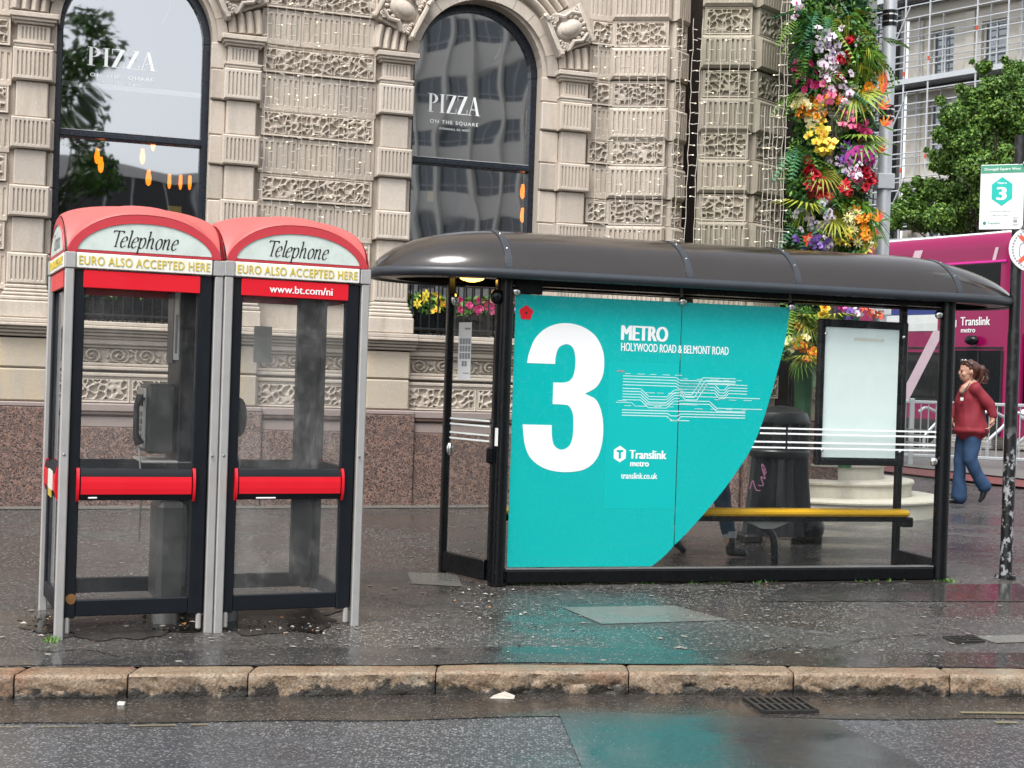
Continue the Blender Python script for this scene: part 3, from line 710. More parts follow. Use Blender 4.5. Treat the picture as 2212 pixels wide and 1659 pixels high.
for wi, (a, b) in enumerate(WIN):
    cx = (a+b)/2+.04; r = (b-a)/2
    ctr = empty('arch', (cx, 0, SPR)); ctr.parent = bld
    seg = ring_seg(r+.004, .86, 0, PI/11-.006, -.055, .02, 5); me = seg.mesh('voussoir', 'stone')
    for k in range(11): inst('voussoir', me, ctr, (-.04*0, 0, 0), (0, -PI/11*k, 0))
    foot = ring_seg(.862, 1.226, R(2.5), R(14), 0, 0, 5, ribs).mesh('ribbed_arch_stone', 'stone', smooth=True)
    mid = ring_seg(.862, 1.226, R(38), R(63.5), 0, 0, 8, ribs).mesh('ribbed_arch_stone', 'stone', smooth=True)
    for ang, me2, a0 in ((0, foot, 0), (0, mid, 0), (R(26), mid, 0), (R(52.5), mid, 0), (R(79), mid, 0)): inst('ribbed_arch_stone', me2, ctr, (0, 0, .05), (0, -ang, 0))
    m2 = ring_seg(.862, 1.226, PI-R(14), PI-R(2.5), 0, 0, 5, ribs).mesh('ribbed_arch_stone', 'stone', smooth=True); inst('ribbed_arch_stone', m2, ctr, (0, 0, .05))
    for an in (R(26), PI-R(26)): inst('cartouche', cart, ctr, (1.045*math.cos(an), -.03, .05+1.045*math.sin(an)), (0, PI/2-an, 0), (.86, 1, 1.0))
    for sx in (-1, 1): inst('ribbed_arch_stone', me2 if 0 else foot, ctr, (0, 0, .05)) if False else None
# carved and fluted wall courses
CROW = [(5.935, .27), (5.285, .27), (4.622, .262), (3.975, .262), (3.318, .26), (2.66, .262)]
def wall_bay(u0, u1, seeds, nblk):
    w = u1-u0
    for k, (z, h) in enumerate(CROW):
        me = worm_mesh(w-.05, h, seeds*7+k); inst('carved_panel', me, bld, (u0+.025, -.005, z))
        zf = z-.655+h+.012; hf = .655-h-.024
        if zf < 2.2: zf, hf = 2.02, z-2.02-.012
        bw = w/nblk
        for q in range(nblk): fluted(bld, u0+q*bw+.002, zf, bw-.004, hf, max(3, int(bw/.052)), .028, mx=.006, mz=.05, c=.004, dep=.014)
wall_bay(.393, 1.612, 3, 3); wall_bay(-3.22, -1.99, 4, 3); wall_bay(-4.6, -3.25, 5, 3)
for k, (z, h) in enumerate(CROW):
    inst('carved_panel', worm_mesh(.27, h, 8+k % 2), bld, (3.998, -.005, z))
    zf = z-.655+h+.012
    if zf > 2.2: fluted(bld, 3.996, zf, .275, .655-h-.024, 5, .028, mx=.006, mz=.05, c=.004, dep=.014)
# sill cornice: stepped moulding that breaks forward round the pedestals
def cornice(u0, u1, f, nm):
    mb = MB()
    for z0, z1, d in ((1.958, 2.0, .20), (1.925, 1.956, .215), (1.895, 1.923, .175), (1.862, 1.893, .14), (1.83, 1.86, .10)): mb.box(u0, u1, -d-f, .02, z0, z1, .007)
    return mb.build(nm, 'stone', bld)
edges = [-9]+sum([[c-.29, c+.29] for c in PIL], [])+[4.27]
for i in range(len(edges)-1): cornice(edges[i]+.0015, edges[i+1]-.0015, .07 if i % 2 else 0., 'cornice_stone')
# wall below the sill: moulding, scroll frieze, vermiculated panel
def scroll(w, h):
    def fn(X, Z):
        cell = .26; cx = (np.floor(X/cell)+.5)*cell; sg = np.where(np.floor(X/cell) % 2 == 0, 1, -1)
        dx, dz = (X-cx)*sg, (Z-h/2); r = np.hypot(dx, dz*1.15); th = np.arctan2(dz, dx)
        sp = np.cos(th-2*PI*r/.045*.9); v = sstep(-.15, .5, sp)*sstep(.118, .095, r)+sstep(.024, .016, r)
        leaf = sstep(.1, .6, np.sin(X*49+np.sin(Z*60)*2)*np.cos(Z*48+X*17))*sstep(.092, .11, r)
        e = np.minimum(Z, h-Z); return .012+.04*np.maximum(v, leaf*.8)*sstep(.0, .012, e)
    return fn
segs = [(PIL[i]+.236, PIL[i+1]-.236) for i in range(3)] + [(-4.6, PIL[0]-.236), (PIL[3]+.236, 4.27)]
for k, (a, b) in enumerate(segs):
    w = b-a
    mbm = MB(); mbm.box(a, b, -.09, .02, 1.775, 1.826, .01); mbm.box(a, b, -.055, .02, 1.745, 1.773, .006); mbm.box(a, b, -.07, .02, 1.565, 1.597, .008); mbm.box(a, b, -.085, .02, 1.525, 1.563, .01); mbm.box(a, b, -.075, .02, 1.46, 1.50, .01)
    mbm.build('moulding', 'stone', bld)
    inst('scroll_frieze', relief('scroll_frieze', w-.004, .142, scroll(w, .142), .008, 'stone'), bld, (a+.002, 0, 1.6))
    nsp = max(1, round(w/.8))
    for q in range(nsp): inst('carved_panel', worm_mesh(w/nsp-.006, .25, 20+q+5*k), bld, (a+q*w/nsp+.003, -.01, 1.207))
# granite dado
for i in range(len(edges)-1):
    a, b = edges[i], edges[i+1]
    ped = i % 2 == 1
    n_s = max(1, round((b-a)/1.1))
    for q in range(n_s):
        x0, x1 = a+(b-a)*q/n_s+.0015, a+(b-a)*(q+1)/n_s-.0015
        if ped:
            block(bld, 'granite_slab', x1-x0, .21, 1.05+.3, (x0, 0, -.2), 'granite', .006); block(bld, 'granite_coping', x1-x0, .205, .048, (x0, 0, 1.152), 'granite_rough', .01)
        else:
            block(bld, 'granite_slab', x1-x0, .185, .965+.2, (x0, 0, -.2), 'granite', .006); block(bld, 'granite_band', x1-x0, .165, .105, (x0, 0, .968), 'granite_rough', .006)
            block(bld, 'granite_torus', x1-x0, .19, .038, (x0, 0, 1.075), 'granite_dark', .017); block(bld, 'granite_coping', x1-x0, .16, .082, (x0, 0, 1.116), 'granite_rough', .012)
# pale strip of wet paving at the foot of the wall
mb = MB()
for i in range(29):
    u = -9+i*.5
    for dd in (.18, .42): p = Vector((FO[0]+u*math.cos(FA)+dd*math.sin(FA), FO[1]+u*math.sin(FA)-dd*math.cos(FA), 0)); mb.v.append((p.x, p.y, gz(p.x, p.y)+.006))
for i in range(28): mb.f.append((2*i, 2*i+1, 2*i+3, 2*i+2)); mb.m.append(0)
tag(mb.build('paving_edge', 'patch', fix=True), kind='structure')

# windows
def serif_pizza():
    mb = MB()
    def rect(x0, x1, z0, z1): mb.box(x0, x1, -.0012, 0, z0, z1)
    def poly(p): mb.prism(p, 0, -.0012)
    x = 0
    # P
    rect(.10, .28, .03, .97); rect(0, .42, 0, .03); rect(0, .30, .97, 1.0)
    N = 14; o = [(.30+.42*math.sin(PI*i/N), .735+.265*math.cos(PI*i/N)) for i in range(N+1)]; n_ = [(.30+.21*math.sin(PI*i/N), .735+.232*math.cos(PI*i/N)) for i in range(N+1)]
    for i in range(N): poly([o[i], o[i+1], n_[i+1], n_[i]])
    rect(.28, .30, .965, 1.0); rect(.28, .30, .47, .503)
    # I
    x = .86; rect(x+.08, x+.26, .03, .97); rect(x, x+.34, 0, .03); rect(x, x+.34, .97, 1)
    for x in (1.34, 2.14):
        rect(x, x+.70, .965, 1.0); rect(x, x+.72, 0, .035); poly([(x, .035), (x+.23, .035), (x+.70, .965), (x+.47, .965)])
        rect(x, x+.03, .72, .965); rect(x+.69, x+.72, .035, .28)
    x = 2.92; poly([(x+.52, 1.0), (x+.34, .88+.12), (x+.60, .03), (x+.80, .03)]); poly([(x+.40, .92), (x+.36, .92), (x+.08, .03), (x+.12, .03)])
    rect(x+.17, x+.62, .30, .335); rect(x-.03, x+.25, 0, .03); rect(x+.52, x+.90, 0, .03)
    mb.v = [(p[0]/3.82, p[1], p[2]) for p in mb.v]; return mb
def window(a, b, rail, zbot, sign, idx):
    w = empty('window', (0, 0, 0)); w.parent = bld; c, r = (a+b)/2, (b-a)/2; fw = .075; y0, y1 = .16, .26
    mb = MB(); N = 28
    mb.box(a, a+fw, y0, y1, zbot, SPR, .008); mb.box(b-fw, b, y0, y1, zbot, SPR, .008)
    prev = None
    for i in range(N+1):
        t = PI*i/N; co, si = math.cos(t), math.sin(t)
        cur = [(c+r*co, y, SPR+r*si) for y in (y0, y1)]+[(c+(r-fw)*co, y, SPR+(r-fw)*si) for y in (y0, y1)]
        if prev: mb.quad(prev[0], cur[0], cur[2], prev[2]); mb.quad(prev[1], prev[3], cur[3], cur[1]); mb.quad(prev[2], cur[2], cur[3], prev[3])
        prev = cur
    mb.build('frame', 'window_frame', w)
    mb = MB(); mb.box(a+fw-.01, b-fw+.01, y0-.03, y1-.002, rail, rail+.05, .008); mb.box(a+fw, b-fw, y0-.005, y1-.003, rail+.052, rail+.068); mb.build('transom', 'window_frame', w)
    mb = MB(); mb.box(a+fw, b-fw, y0-.008, y0+.03, rail+.0685, rail+.0745); mb.build('putty', 'putty', w)
    mb = MB(); g = [(a+fw-.01, rail+.06), (b-fw+.01, rail+.06)]+[(c+(r-fw+.01)*math.cos(PI*i/N), SPR+(r-fw+.01)*math.sin(PI*i/N)) for i in range(N+1)]
    mb.prism(g, .215, .221); mb.build('upper_pane', 'glass_window', w, fix=True)
    mb = MB(); mb.box(a+fw-.01, b-fw+.01, .222, .228, zbot, rail+.01); mb.build('lower_pane', 'glass_window', w)
    x0, x1, z0, h = sign
    mb = serif_pizza(); mb.v = [(x0+p[0]*(x1-x0), .2125+p[1], z0+p[2]*h) for p in mb.v]; mb.build('lettering', 'white_ink', w)
    t1 = text_fit('ON THE SQUARE', x0+.03, x1-.02, z0-h*.62, h*.23, spacing=1.25, bold=.004); t2 = text_fit('\u00b7DONEGALL SQ WEST\u00b7', x0+.13, x1-.11, z0-h*.92, h*.13, spacing=1.2)
    for t in (t1, t2): mb = MB(); mb.add([(p[0], .2115+p[1]*.5, p[2]) for p in t.v], t.f); mb.build('lettering', 'white_ink', w)
    mb = MB(); z = rail+.35
    mb.tube([(c+.32, .3, SPR+.52), (c+.35, .3, SPR+.42), (c+.33, .3, SPR+.3), (c+.28, .3, SPR+.2)], .009, 5); mb.build('hanging_cable', 'wire', w)
    return w
window(*WIN[0], 3.83, SILL, (-1.29, -.62, 4.56, .185), 0)
window(*WIN[1], 3.85, SILL, (2.235, 2.83, 4.42, .20), 1)
# pale blind bar behind the first window
mb = MB(); mb.box(-1.55, -.15, .34, .37, 4.36, 4.41); mb.build('blind_rail', 'white_panel', bld)
# dim dining room behind the glass
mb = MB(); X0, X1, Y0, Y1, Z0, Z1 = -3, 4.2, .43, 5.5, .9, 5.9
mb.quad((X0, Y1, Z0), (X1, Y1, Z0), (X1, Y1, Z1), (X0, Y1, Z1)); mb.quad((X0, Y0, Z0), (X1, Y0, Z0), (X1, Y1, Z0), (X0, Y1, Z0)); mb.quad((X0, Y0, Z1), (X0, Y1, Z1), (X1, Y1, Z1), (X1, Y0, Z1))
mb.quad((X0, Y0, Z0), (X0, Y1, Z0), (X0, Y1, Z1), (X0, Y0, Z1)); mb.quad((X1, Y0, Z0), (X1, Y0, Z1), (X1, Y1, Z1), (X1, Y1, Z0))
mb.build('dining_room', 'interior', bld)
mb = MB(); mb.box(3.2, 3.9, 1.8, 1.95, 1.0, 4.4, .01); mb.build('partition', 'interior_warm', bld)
def pendant(px, py, y, label, r=.045, cordtop=5.85):
    a, b = px2ray(px, py); c_, s_ = math.cos(FA), math.sin(FA); ox, oy = FO[0]-y*s_, FO[1]+y*c_
    u = (a*oy-ox)/(c_-a*s_); d = oy+u*s_; z = EYE+b*d
    o = empty('pendant_lamp', (a*d, d, z), 0, label, 'lamp', 'pendant bulbs in the restaurant')
    mb = MB(); mb.lathe([(.004, .075), (.018, .06), (.02, .03), (r*.9, 0), (r, -.04), (r*.75, -.085), (.006, -.105)], n=10); mb.build('bulb', 'bulb', o, smooth=True)
    mb = MB(); mb.tube([(0, 0, .06), (0, 0, .13)], .016, 6); mb.tube([(0, 0, .12), (0, 0, cordtop-z)], .004, 4); mb.build('cord', 'black_wire', o)
for px, py, y, r_, lab in [(210, 333, 1.4, .030, 'upper of the two glowing bulbs furthest left above the left phone box'), (218, 352, 1.1, .032, 'lower of the two glowing bulbs furthest left above the left phone box'), (308, 334, 1.3, .030, 'glowing pendant bulb in the middle of the left window, level with the leftmost pair'),
        (321, 380, .9, .032, 'large glowing bulb hanging lowest in the middle of the left window'), (331, 306, 1.8, .026, 'glowing bulb hanging highest, just under the transom of the left window'), (366, 388, 2.2, .022, 'left one of the row of three small bulbs in the left window'), (390, 390, 2.3, .022, 'middle one of the row of three small bulbs in the left window'), (410, 391, 2.4, .022, 'right one of the row of three small bulbs in the left window'),
        (1129, 410, .9, .03, 'upper of two warm bulbs at the right edge of the second arched window'), (1129, 461, .9, .03, 'lower of two warm bulbs at the right edge of the second arched window')]: pendant(px, py, y, lab, r_)
# yellow paper stickers on the glass
for nm, px, py, w_, h_ in (('window_notice', 378, 458, .13, .12), ('window_notice', 930, 424, .07, .11)):
    a, b = px2ray(px, py); c_, s_ = math.cos(FA), math.sin(FA); y = .24; ox, oy = FO[0]-y*s_, FO[1]+y*c_
    u = (a*oy-ox)/(c_-a*s_); z = EYE+b*(oy+u*s_); mb = MB(); mb.box(u-w_/2, u+w_/2, y, y+.003, z-h_/2, z+h_/2); mb.build(nm, 'sticker_y', bld)
# ------------------------------------------------------------------ corner piers and entrance of the same building
def to_b(x, y): v = Matrix.Rotation(-FA, 4, 'Z') @ Vector((x-FO[0], y-FO[1], 0)); return (v.x, v.y, 0)
def pier(x, y, ang, w, chs, mat, seed, core=.8, back=(.5, 1.0), gran=True):
    e = empty('pier', to_b(x, y), ang-FA); e.parent = bld
    faces = [((0, 0), 0., w)]; p = Vector((w, 0)); pts = [(0., 0.), (w, 0.)]
    for a, cw in chs:
        faces.append(((p.x, p.y), a, cw)); p = p+Vector((math.cos(a), math.sin(a)))*cw; pts.append((p.x, p.y))
    pts += [(p.x+back[0]*0, p.y+core), (0, core+p.y)]
    mb = MB(); mb.prism([(a, b+.022) for a, b in pts], -.2, TOP, 'z'); mb.build('pier_core', mat, e, fix=True)
    for (fx, fy), a, fw in faces:
        for k, (z, h) in enumerate(CROW):
            zz = z
            inst('carved_panel', worm_mesh(fw-.05, h+.02, seed*3+k, mat), e, (fx+.025*math.cos(a), fy+.025*math.sin(a), zz-.01), (0, 0, a))
            zf = z-.655+h+.02; hf = .655-h-.04
            if zf > 2.1: o = fluted(e, fx, zf, fw, hf, max(3, int(fw/.058)), .085, mat, (0, 0, a), mx=.035, mz=.045, c=.03, dep=.02); o.location.y = fy
        for z0, h, pr, m_ in ((2.02, .60, .03, mat), (1.83, .17, .10, mat), (1.205, .60, .05, mat), (-.2, 1.40, .09, 'granite')):
            o = block(e, 'pier_block', fw, pr, h, (fx, fy, z0), m_, .012, (0, 0, a))
        inst('carved_panel', worm_mesh(fw-.06, .25, seed+1, mat), e, (fx+.03*math.cos(a)+.05*math.sin(a), fy+.03*math.sin(a)-.05*math.cos(a), 1.45), (0, 0, a))
    return e
pier(.985, 15.79, R(-8), .65, [(R(62), .30)], 'stone', 31)
pier(1.893, 15.088, R(-8), .545, [(R(57), .60)], 'stone_pier', 35, core=.5)
pier(3.30, 15.78, R(-8), .34, [(R(60), .2)], 'stone_pier', 38, core=.3)
ent = empty('entrance', to_b(2.0, 16.9), R(-8)-FA); ent.parent = bld
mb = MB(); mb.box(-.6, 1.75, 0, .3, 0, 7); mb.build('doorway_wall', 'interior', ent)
mb = MB(); mb.box(-.42, -.38, -1.0, -.96, .2, 6.5); mb.tube([(-.22, -.75, .2), (-.22, -.75, 6.6)], .045, 8); mb.build('downpipe', 'black_iron', ent)
mb = MB(); mb.box(-.35, -.05, -.9, -.86, 3.4, 3.43); mb.box(-.35, -.32, -.9, -.86, 2.6, 3.4); mb.box(-.08, -.05, -.9, -.86, 2.6, 3.4); mb.build('hanging_bracket', 'black_iron', ent)
# body of the building behind its street walls
mb = MB(); P = [(-9*math.cos(FA)+FO[0]-.45*math.sin(FA), -9*math.sin(FA)+FO[1]+.45*math.cos(FA)), (.75, 16.15), (1.5, 17.2), (3.7, 16.9), (3.4, 24), (-12, 24)]
mb.prism([to_b(*p)[:2] for p in P[1:]]+[to_b(-11.6, 12.2)[:2]], 6.0, 12, 'z'); mb.build('upper_storey', 'stone', bld, fix=True)
mb = MB(); mb.box(1.3, 1.5, 0, 6, -.2, 7); mb.build('side_wall', 'back_grey', ent)
mb = MB(); p_ = at(1862, 20, 15.9); l_ = to_b(p_.x, p_.y); mb.prism([(-.16, -.4), (.16, -.55), (.16, .6), (-.25, .6)], -.05, .1); o = mb.build('hanging_sign', 'back_grey', bld, fix=True); o.location = (l_[0], l_[1], p_.z); o.rotation_euler = (0, 0, R(-8)-FA)
# curved entrance steps
st = empty('entrance_steps', (3.6, 16.35, gz(3.6, 16.3)-.02), 0, 'curved pale stone entrance steps beyond the shelter', 'steps')
for k, (r_, z0, z1) in enumerate(((1.36, 0, .19), (1.03, .19, .37), (.72, .37, .55), (.45, .55, .75))):
    mb = MB(); mb.lathe([(r_-.03, z0-.02), (r_-.03, z1-.045), (r_-.005, z1-.04), (r_, z1-.022), (r_-.008, z1-.003), (r_-.025, z1)], n=48); mb.build('step', 'stone_step', st, smooth=True)
# icicle lights: every strand a wire with small bulbs
def icicles(label, strands, d_of, seed, wr=.0036):
    r = random.Random(seed); p0 = d_of(strands[0][0], 0)
    root = empty('icicle_lights', tuple(p0), 0, label, 'string lights', 'icicle light curtains on the facade')
    for px, y0, y1, slope in strands:
        n = max(6, int((y1-y0)/22)); pts = []
        for i in range(n+1):
            y = y0+(y1-y0)*i/n; pts.append(d_of(px-(y-250)*.033+slope*(y-y0)+r.uniform(-1.6, 1.6), y)-p0)
        w = MB(); w.tube(pts, wr, 4, cap=False); b = MB()
        for i in range(1, n+1):
            p = pts[i]; s = r.choice((-1, 1)); q = p+Vector((s*.045, -.01, r.uniform(-.012, .012))); w.tube([p, q], .0048, 4); (b.ball(q+Vector((s*.01, 0, 0)), (.010, .0065, .0065), 6, 4) if r.random() < .22 else None)
        o = w.build('strand', 'wire', root); tag(b.build('bulbs', 'fairy', o), kind='stuff') if b.v else None
    return root
def fac_d(n):
    c_, s_ = math.cos(FA), math.sin(FA); ox, oy = FO[0]+n*s_, FO[1]-n*c_
    def f(px, py):
        a, b = px2ray(px, py); u = (a*oy-ox)/(c_-a*s_); d = oy+u*s_; return Vector((a*d, d, EYE+b*d))
    return f
flat = lambda d: (lambda px, py: at(px, py, d))
rr = random.Random(9)
icicles('curtain of icicle lights on the carved wall between the two arched windows', [(572+i*20, -60, 440+rr.randint(-14, 40), 0) for i in range(12)], fac_d(.14), 1, .0027)
icicles('curtain of icicle lights over the wall right of the second arched window', [(1292+i*21+rr.randint(-3, 3), 55, 500+rr.randint(-10, 10), 0) for i in range(9)], flat(15.35), 2)
icicles('curtain of icicle lights hanging down the mossy corner pier', [(1468+i*21+rr.randint(-3, 3), 40, 540, -.01) for i in range(8)], flat(14.85), 3)
icicles('bunched icicle lights between the corner pier and the flower column', [(1655+i*9+rr.randint(-2, 2), (230 if i < 3 else -40), 545, 0) for i in range(6)], flat(14.7), 4)
# ------------------------------------------------------------------ telephone boxes
def telephone_word():
    mb = MB(); W, t = .17, .035
    def S(dx, *p): stroke(mb, [(dx+a, b) for a, b in p], W, t, R(25))
    x = 0
    S(x, (.52, 0), (.52, .75), (.52, 1.5)); S(x, (-.02, 1.34), (.03, 1.52)); stroke(mb, [(x-.02, 1.5), (x+1.05, 1.5)], .09, .09); S(x, (1.0, 1.52), (1.07, 1.34)); stroke(mb, [(x+.34, .02), (x+.72, .02)], .05, .05)
    def e(x): S(x, (.10, .50), (.38, .56), (.60, .68), (.56, .93), (.38, 1.0), (.17, .80), (.07, .45), (.15, .10), (.36, .0), (.60, .20))
    def l(x): S(x, (-.02, 1.52), (.12, 1.60), (.13, 1.0), (.13, .2), (.2, .02), (.36, .14))
    e(x+.93); l(x+1.74); e(x+2.10)
    x = 2.90; S(x, (-.08, .88), (.06, .96), (.08, .5), (.08, -.5)); stroke(mb, [(x-.10, -.5), (x+.26, -.5)], .05, .05); S(x, (.10, .70), (.32, .98), (.56, .90), (.64, .50), (.50, .08), (.28, .0), (.10, .14))
    x = 3.78; S(x, (-.06, 1.52), (.08, 1.60), (.08, .9), (.08, 0)); S(x, (.09, .62), (.30, .96), (.50, .94), (.55, .6), (.54, .16), (.62, .02), (.76, .14))
    x = 4.70; S(x, (.34, 1.0), (.12, .80), (.06, .45), (.18, .06), (.36, 0), (.58, .20), (.64, .56), (.54, .90), (.34, 1.0))
    x = 5.52; S(x, (-.06, .86), (.07, .96), (.08, .5), (.08, 0)); S(x, (.09, .62), (.30, .96), (.50, .94), (.55, .6), (.54, .16), (.62, .02), (.76, .14))
    e(x+.90)
    mb.v = [((p[0]*.86+p[2]*.24), 0, p[2]) for p in mb.v]
    return mb
TW = telephone_word()
def place_word(mb, x0, x1, z0, y):
    xs = [p[0] for p in mb.v]; k = (x1-x0)/(max(xs)-min(xs)); o = MB(); o.v = [(x0+(p[0]-min(xs))*k, y, z0+p[2]*k) for p in mb.v]; o.f = list(mb.f); o.m = list(mb.m); return o
def phone_parts(W, D):
    P = {}
    Wd = W
    def side(w, door):
        q = {}; bulge = .62 if door else .28; sr = .084 if door else .066
        mb = MB(); s0, s1 = .052, w-.052; st = .062
        mb.box(s0, s0+st, .012, .055, .125, 2.115, .006); mb.box(s1-sr, s1, .012, .055, .125, 2.115, .006)
        mb.box(s0+st, s1-sr, .014, .053, .135, .228, .005); mb.box(s0+st, s1-sr, .014, .053, 2.085, 2.115, .004); mb.box(s0+st, s1-sr, .02, .05, .80, .98, .004)
        q['frame'] = mb.mesh('frame', 'navy_black')
        mb = MB(); mb.box(s0+st-.012, s1-st+.012, .030, .038, .975, 2.095); q['upper_pane'] = mb.mesh('upper_pane', 'glass_box')
        mb = MB(); mb.box(s0+st-.012, s1-st+.012, .030, .038, .222, .81); q['lower_pane'] = mb.mesh('lower_pane', 'glass_box')
        mb = MB(); mb.box(s0+st-.012, s1-sr+.012, .0, .013, 2.012, 2.112, .003); q['fascia'] = mb.mesh('fascia', 'red')
        mb = MB(); n = 10; prof = [(-.055*math.sin(PI*i/n), .975-.175*i/n) for i in range(n+1)]
        prof = [(.015, .978)]+[(-.030*bulge*(1-abs(1-2*i/n)**2.6), .978-.178*i/n) for i in range(n+1)]+[(.015, .80)]
        mb.prism([(a, b) for a, b in prof], s0+st+.004, s1-sr-.004, 'x'); q['push_bar'] = mb.mesh('push_bar', 'navy_black', smooth=True, fix=True)
        mb = MB(); mb.prism([(-.032*bulge, .936), (-.0345*bulge-.001, .905), (-.0345*bulge-.001, .868), (-.032*bulge, .836), (-.022*bulge+.004, .836), (-.022*bulge+.004, .936)], s0+st+.006, s1-sr-.006, 'x'); q['red_strip'] = mb.mesh('red_strip', 'red', fix=True)
        for bn_, xx in (('bar_end', s0+st-.018), ('bar_end_right', s1-sr+.002)):
            mb = MB(); mb.prism([(.015, .985)]+[(-.040*bulge*(1-abs(1-2*i/n)**2.6), .985-.192*i/n) for i in range(n+1)]+[(.015, .793)], xx, xx+.016, 'x'); q[bn_] = mb.mesh('bar_end', 'red', fix=True)
        mb = MB(); mb.box(.058, w-.058, -.008, .02, 2.122, 2.209, .004); q['euro_strip'] = mb.mesh('euro_strip', 'euro')
        t = text_fit('EURO ALSO ACCEPTED HERE', .072, w-.072, 2.142, .050, bold=.018, spacing=1.08); mb = MB(); mb.add([(p[0], p[1]-.0095, p[2]) for p in t.v], t.f); q['strip_lettering'] = mb.mesh('strip_lettering', 'yellow_ink')
        c = w/2; N = 22; hw = w/2-.062
        arc = lambda hh, rise, zb, k=2.2: [(c-hh*math.cos(PI*i/N), zb+rise*max(0, 1-abs(math.cos(PI*i/N))**k)**.62) for i in range(N+1)]
        a1 = arc(hw, .168, 2.228)
        mb = MB(); mb.prism(a1, -.006, .02); q['header'] = mb.mesh('header', 'header', fix=True)
        mb = MB(); a2 = [(p[0], 2.214) if i in (0, N) else p for i, p in enumerate(arc(w/2-.006, .232, 2.212, 2.3))]
        for i in range(N):
            mb.quad((a2[i][0], -.004, a2[i][1]), (a2[i+1][0], -.004, a2[i+1][1]), (a1[i+1][0], -.004, a1[i+1][1]), (a1[i][0], -.004, a1[i][1]))
            mb.quad((a1[i][0], -.012, a1[i][1]), (a1[i+1][0], -.012, a1[i+1][1]), (a1[i+1][0], .02, a1[i+1][1]), (a1[i][0], .02, a1[i][1]))
        mb.quad((.006, -.004, 2.212), (a1[0][0], -.004, 2.228), (a1[-1][0], -.004, 2.228), (w-.006, -.004, 2.212))
        q['arch_trim'] = mb.mesh('arch_trim', 'red_trim')
        q['header_lettering'] = place_word(TW, c-.185, c+.185, 2.253, -.0075).mesh('header_lettering', 'ink')
        return q
    P['front'] = side(W, True); P['flank'] = side(D, False)
    mb = MB(); mb.box(0, .05, -.012, .038, 0, 2.118, .006); mb.box(-.004, .056, -.016, .05, 2.12, 2.21, .004); P['corner'] = mb.mesh('corner_post', 'steel')
    # sail-vault roof shell
    mb = MB(); n = 28; a, b = W/2, D/2
    for i in range(n+1):
        for j in range(n+1):
            X, Y = -1+2*i/n, -1+2*j/n
            X, Y = math.sin(X*PI/2), math.sin(Y*PI/2)
            ex = max(0, 1-abs(X)**2.3)**.62; ey = max(0, 1-abs(Y)**2.3)**.62
            z = 2.213+.235*max(ex, ey)*0+.235*(ex+ey-ex*ey*.0)*.5+.235*.5*abs(ex-ey)*1.0+.085*ex*ey
            kx, ky = math.sqrt(max(0, 1-.05*Y**6)), math.sqrt(max(0, 1-.05*X**6))
            mb.v.append((a+a*X*kx*1.0, b+b*Y*ky*1.0, z))
    for i in range(n):
        for j in range(n): k = i*(n+1)+j; mb.f.append((k, k+n+1, k+n+2, k+1)); mb.m.append(0)
    P['roof'] = mb.mesh('roof', 'red_roof', smooth='all')
    return P
PB_D = .93
PB = phone_parts(.885, PB_D)
def phone_box(loc, A, label, grimy, url, W=.885):
    D = PB_D
    root = empty('phone_box', (loc[0], loc[1], gz(*loc)*.5+.0), A, label, 'phone box', 'pair of phone boxes by the kerb')
    for nm, (x, y, rz), wd in (('door', (0, 0, 0), 'front'), ('side_panel', (0, D, -PI/2), 'flank'), ('side_panel', (W, 0, PI/2), 'flank'), ('back_panel', (W, D, PI), 'front')):
        e = empty(nm, (x, y, 0), rz); e.parent = root; q = PB[wd]
        for k, me in q.items():
            o = inst(k.replace('_right', ''), me, e)
            if grimy and k.endswith('pane') and nm in ('door', 'back_panel'): o.material_slots[0].link = 'OBJECT'; o.material_slots[0].material = M['glass_box2']
        if nm == 'door' and url:
            t = text_fit('www.bt.com/ni', .27, .66, 2.038, .045, bold=.014); mb = MB(); mb.add([(p[0], p[1]-.001, p[2]) for p in t.v], t.f); mb.build('web_address', 'white_ink', e)
    for x, y, rz in ((0, 0, 0), (W, 0, PI/2), (W, D, PI), (0, D, -PI/2)): inst('corner_post', PB['corner'], root, (x, y, 0), (0, 0, rz))
    inst('roof', PB['roof'], root)
    for x_ in (.025, W-.025): mb = MB(); mb.ball((x_, -.012, 1.06), (.009, .004, .009), 10, 6); mb.build('screw', 'steel_dark', root, smooth=True)
    for x in (.055, W-.085): mb = MB(); mb.box(x, x+.03, .012, .042, .035, .14, .008); mb.build('foot', 'steel', root)
    return root
b1 = phone_box((-2.545, 8.03), R(23), 'phone box with bare red band, left of the pair, payphone inside', False, False)
b2 = phone_box((-1.712, 8.375), R(24), 'phone box with white web address on its red band, right of the pair', True, True)
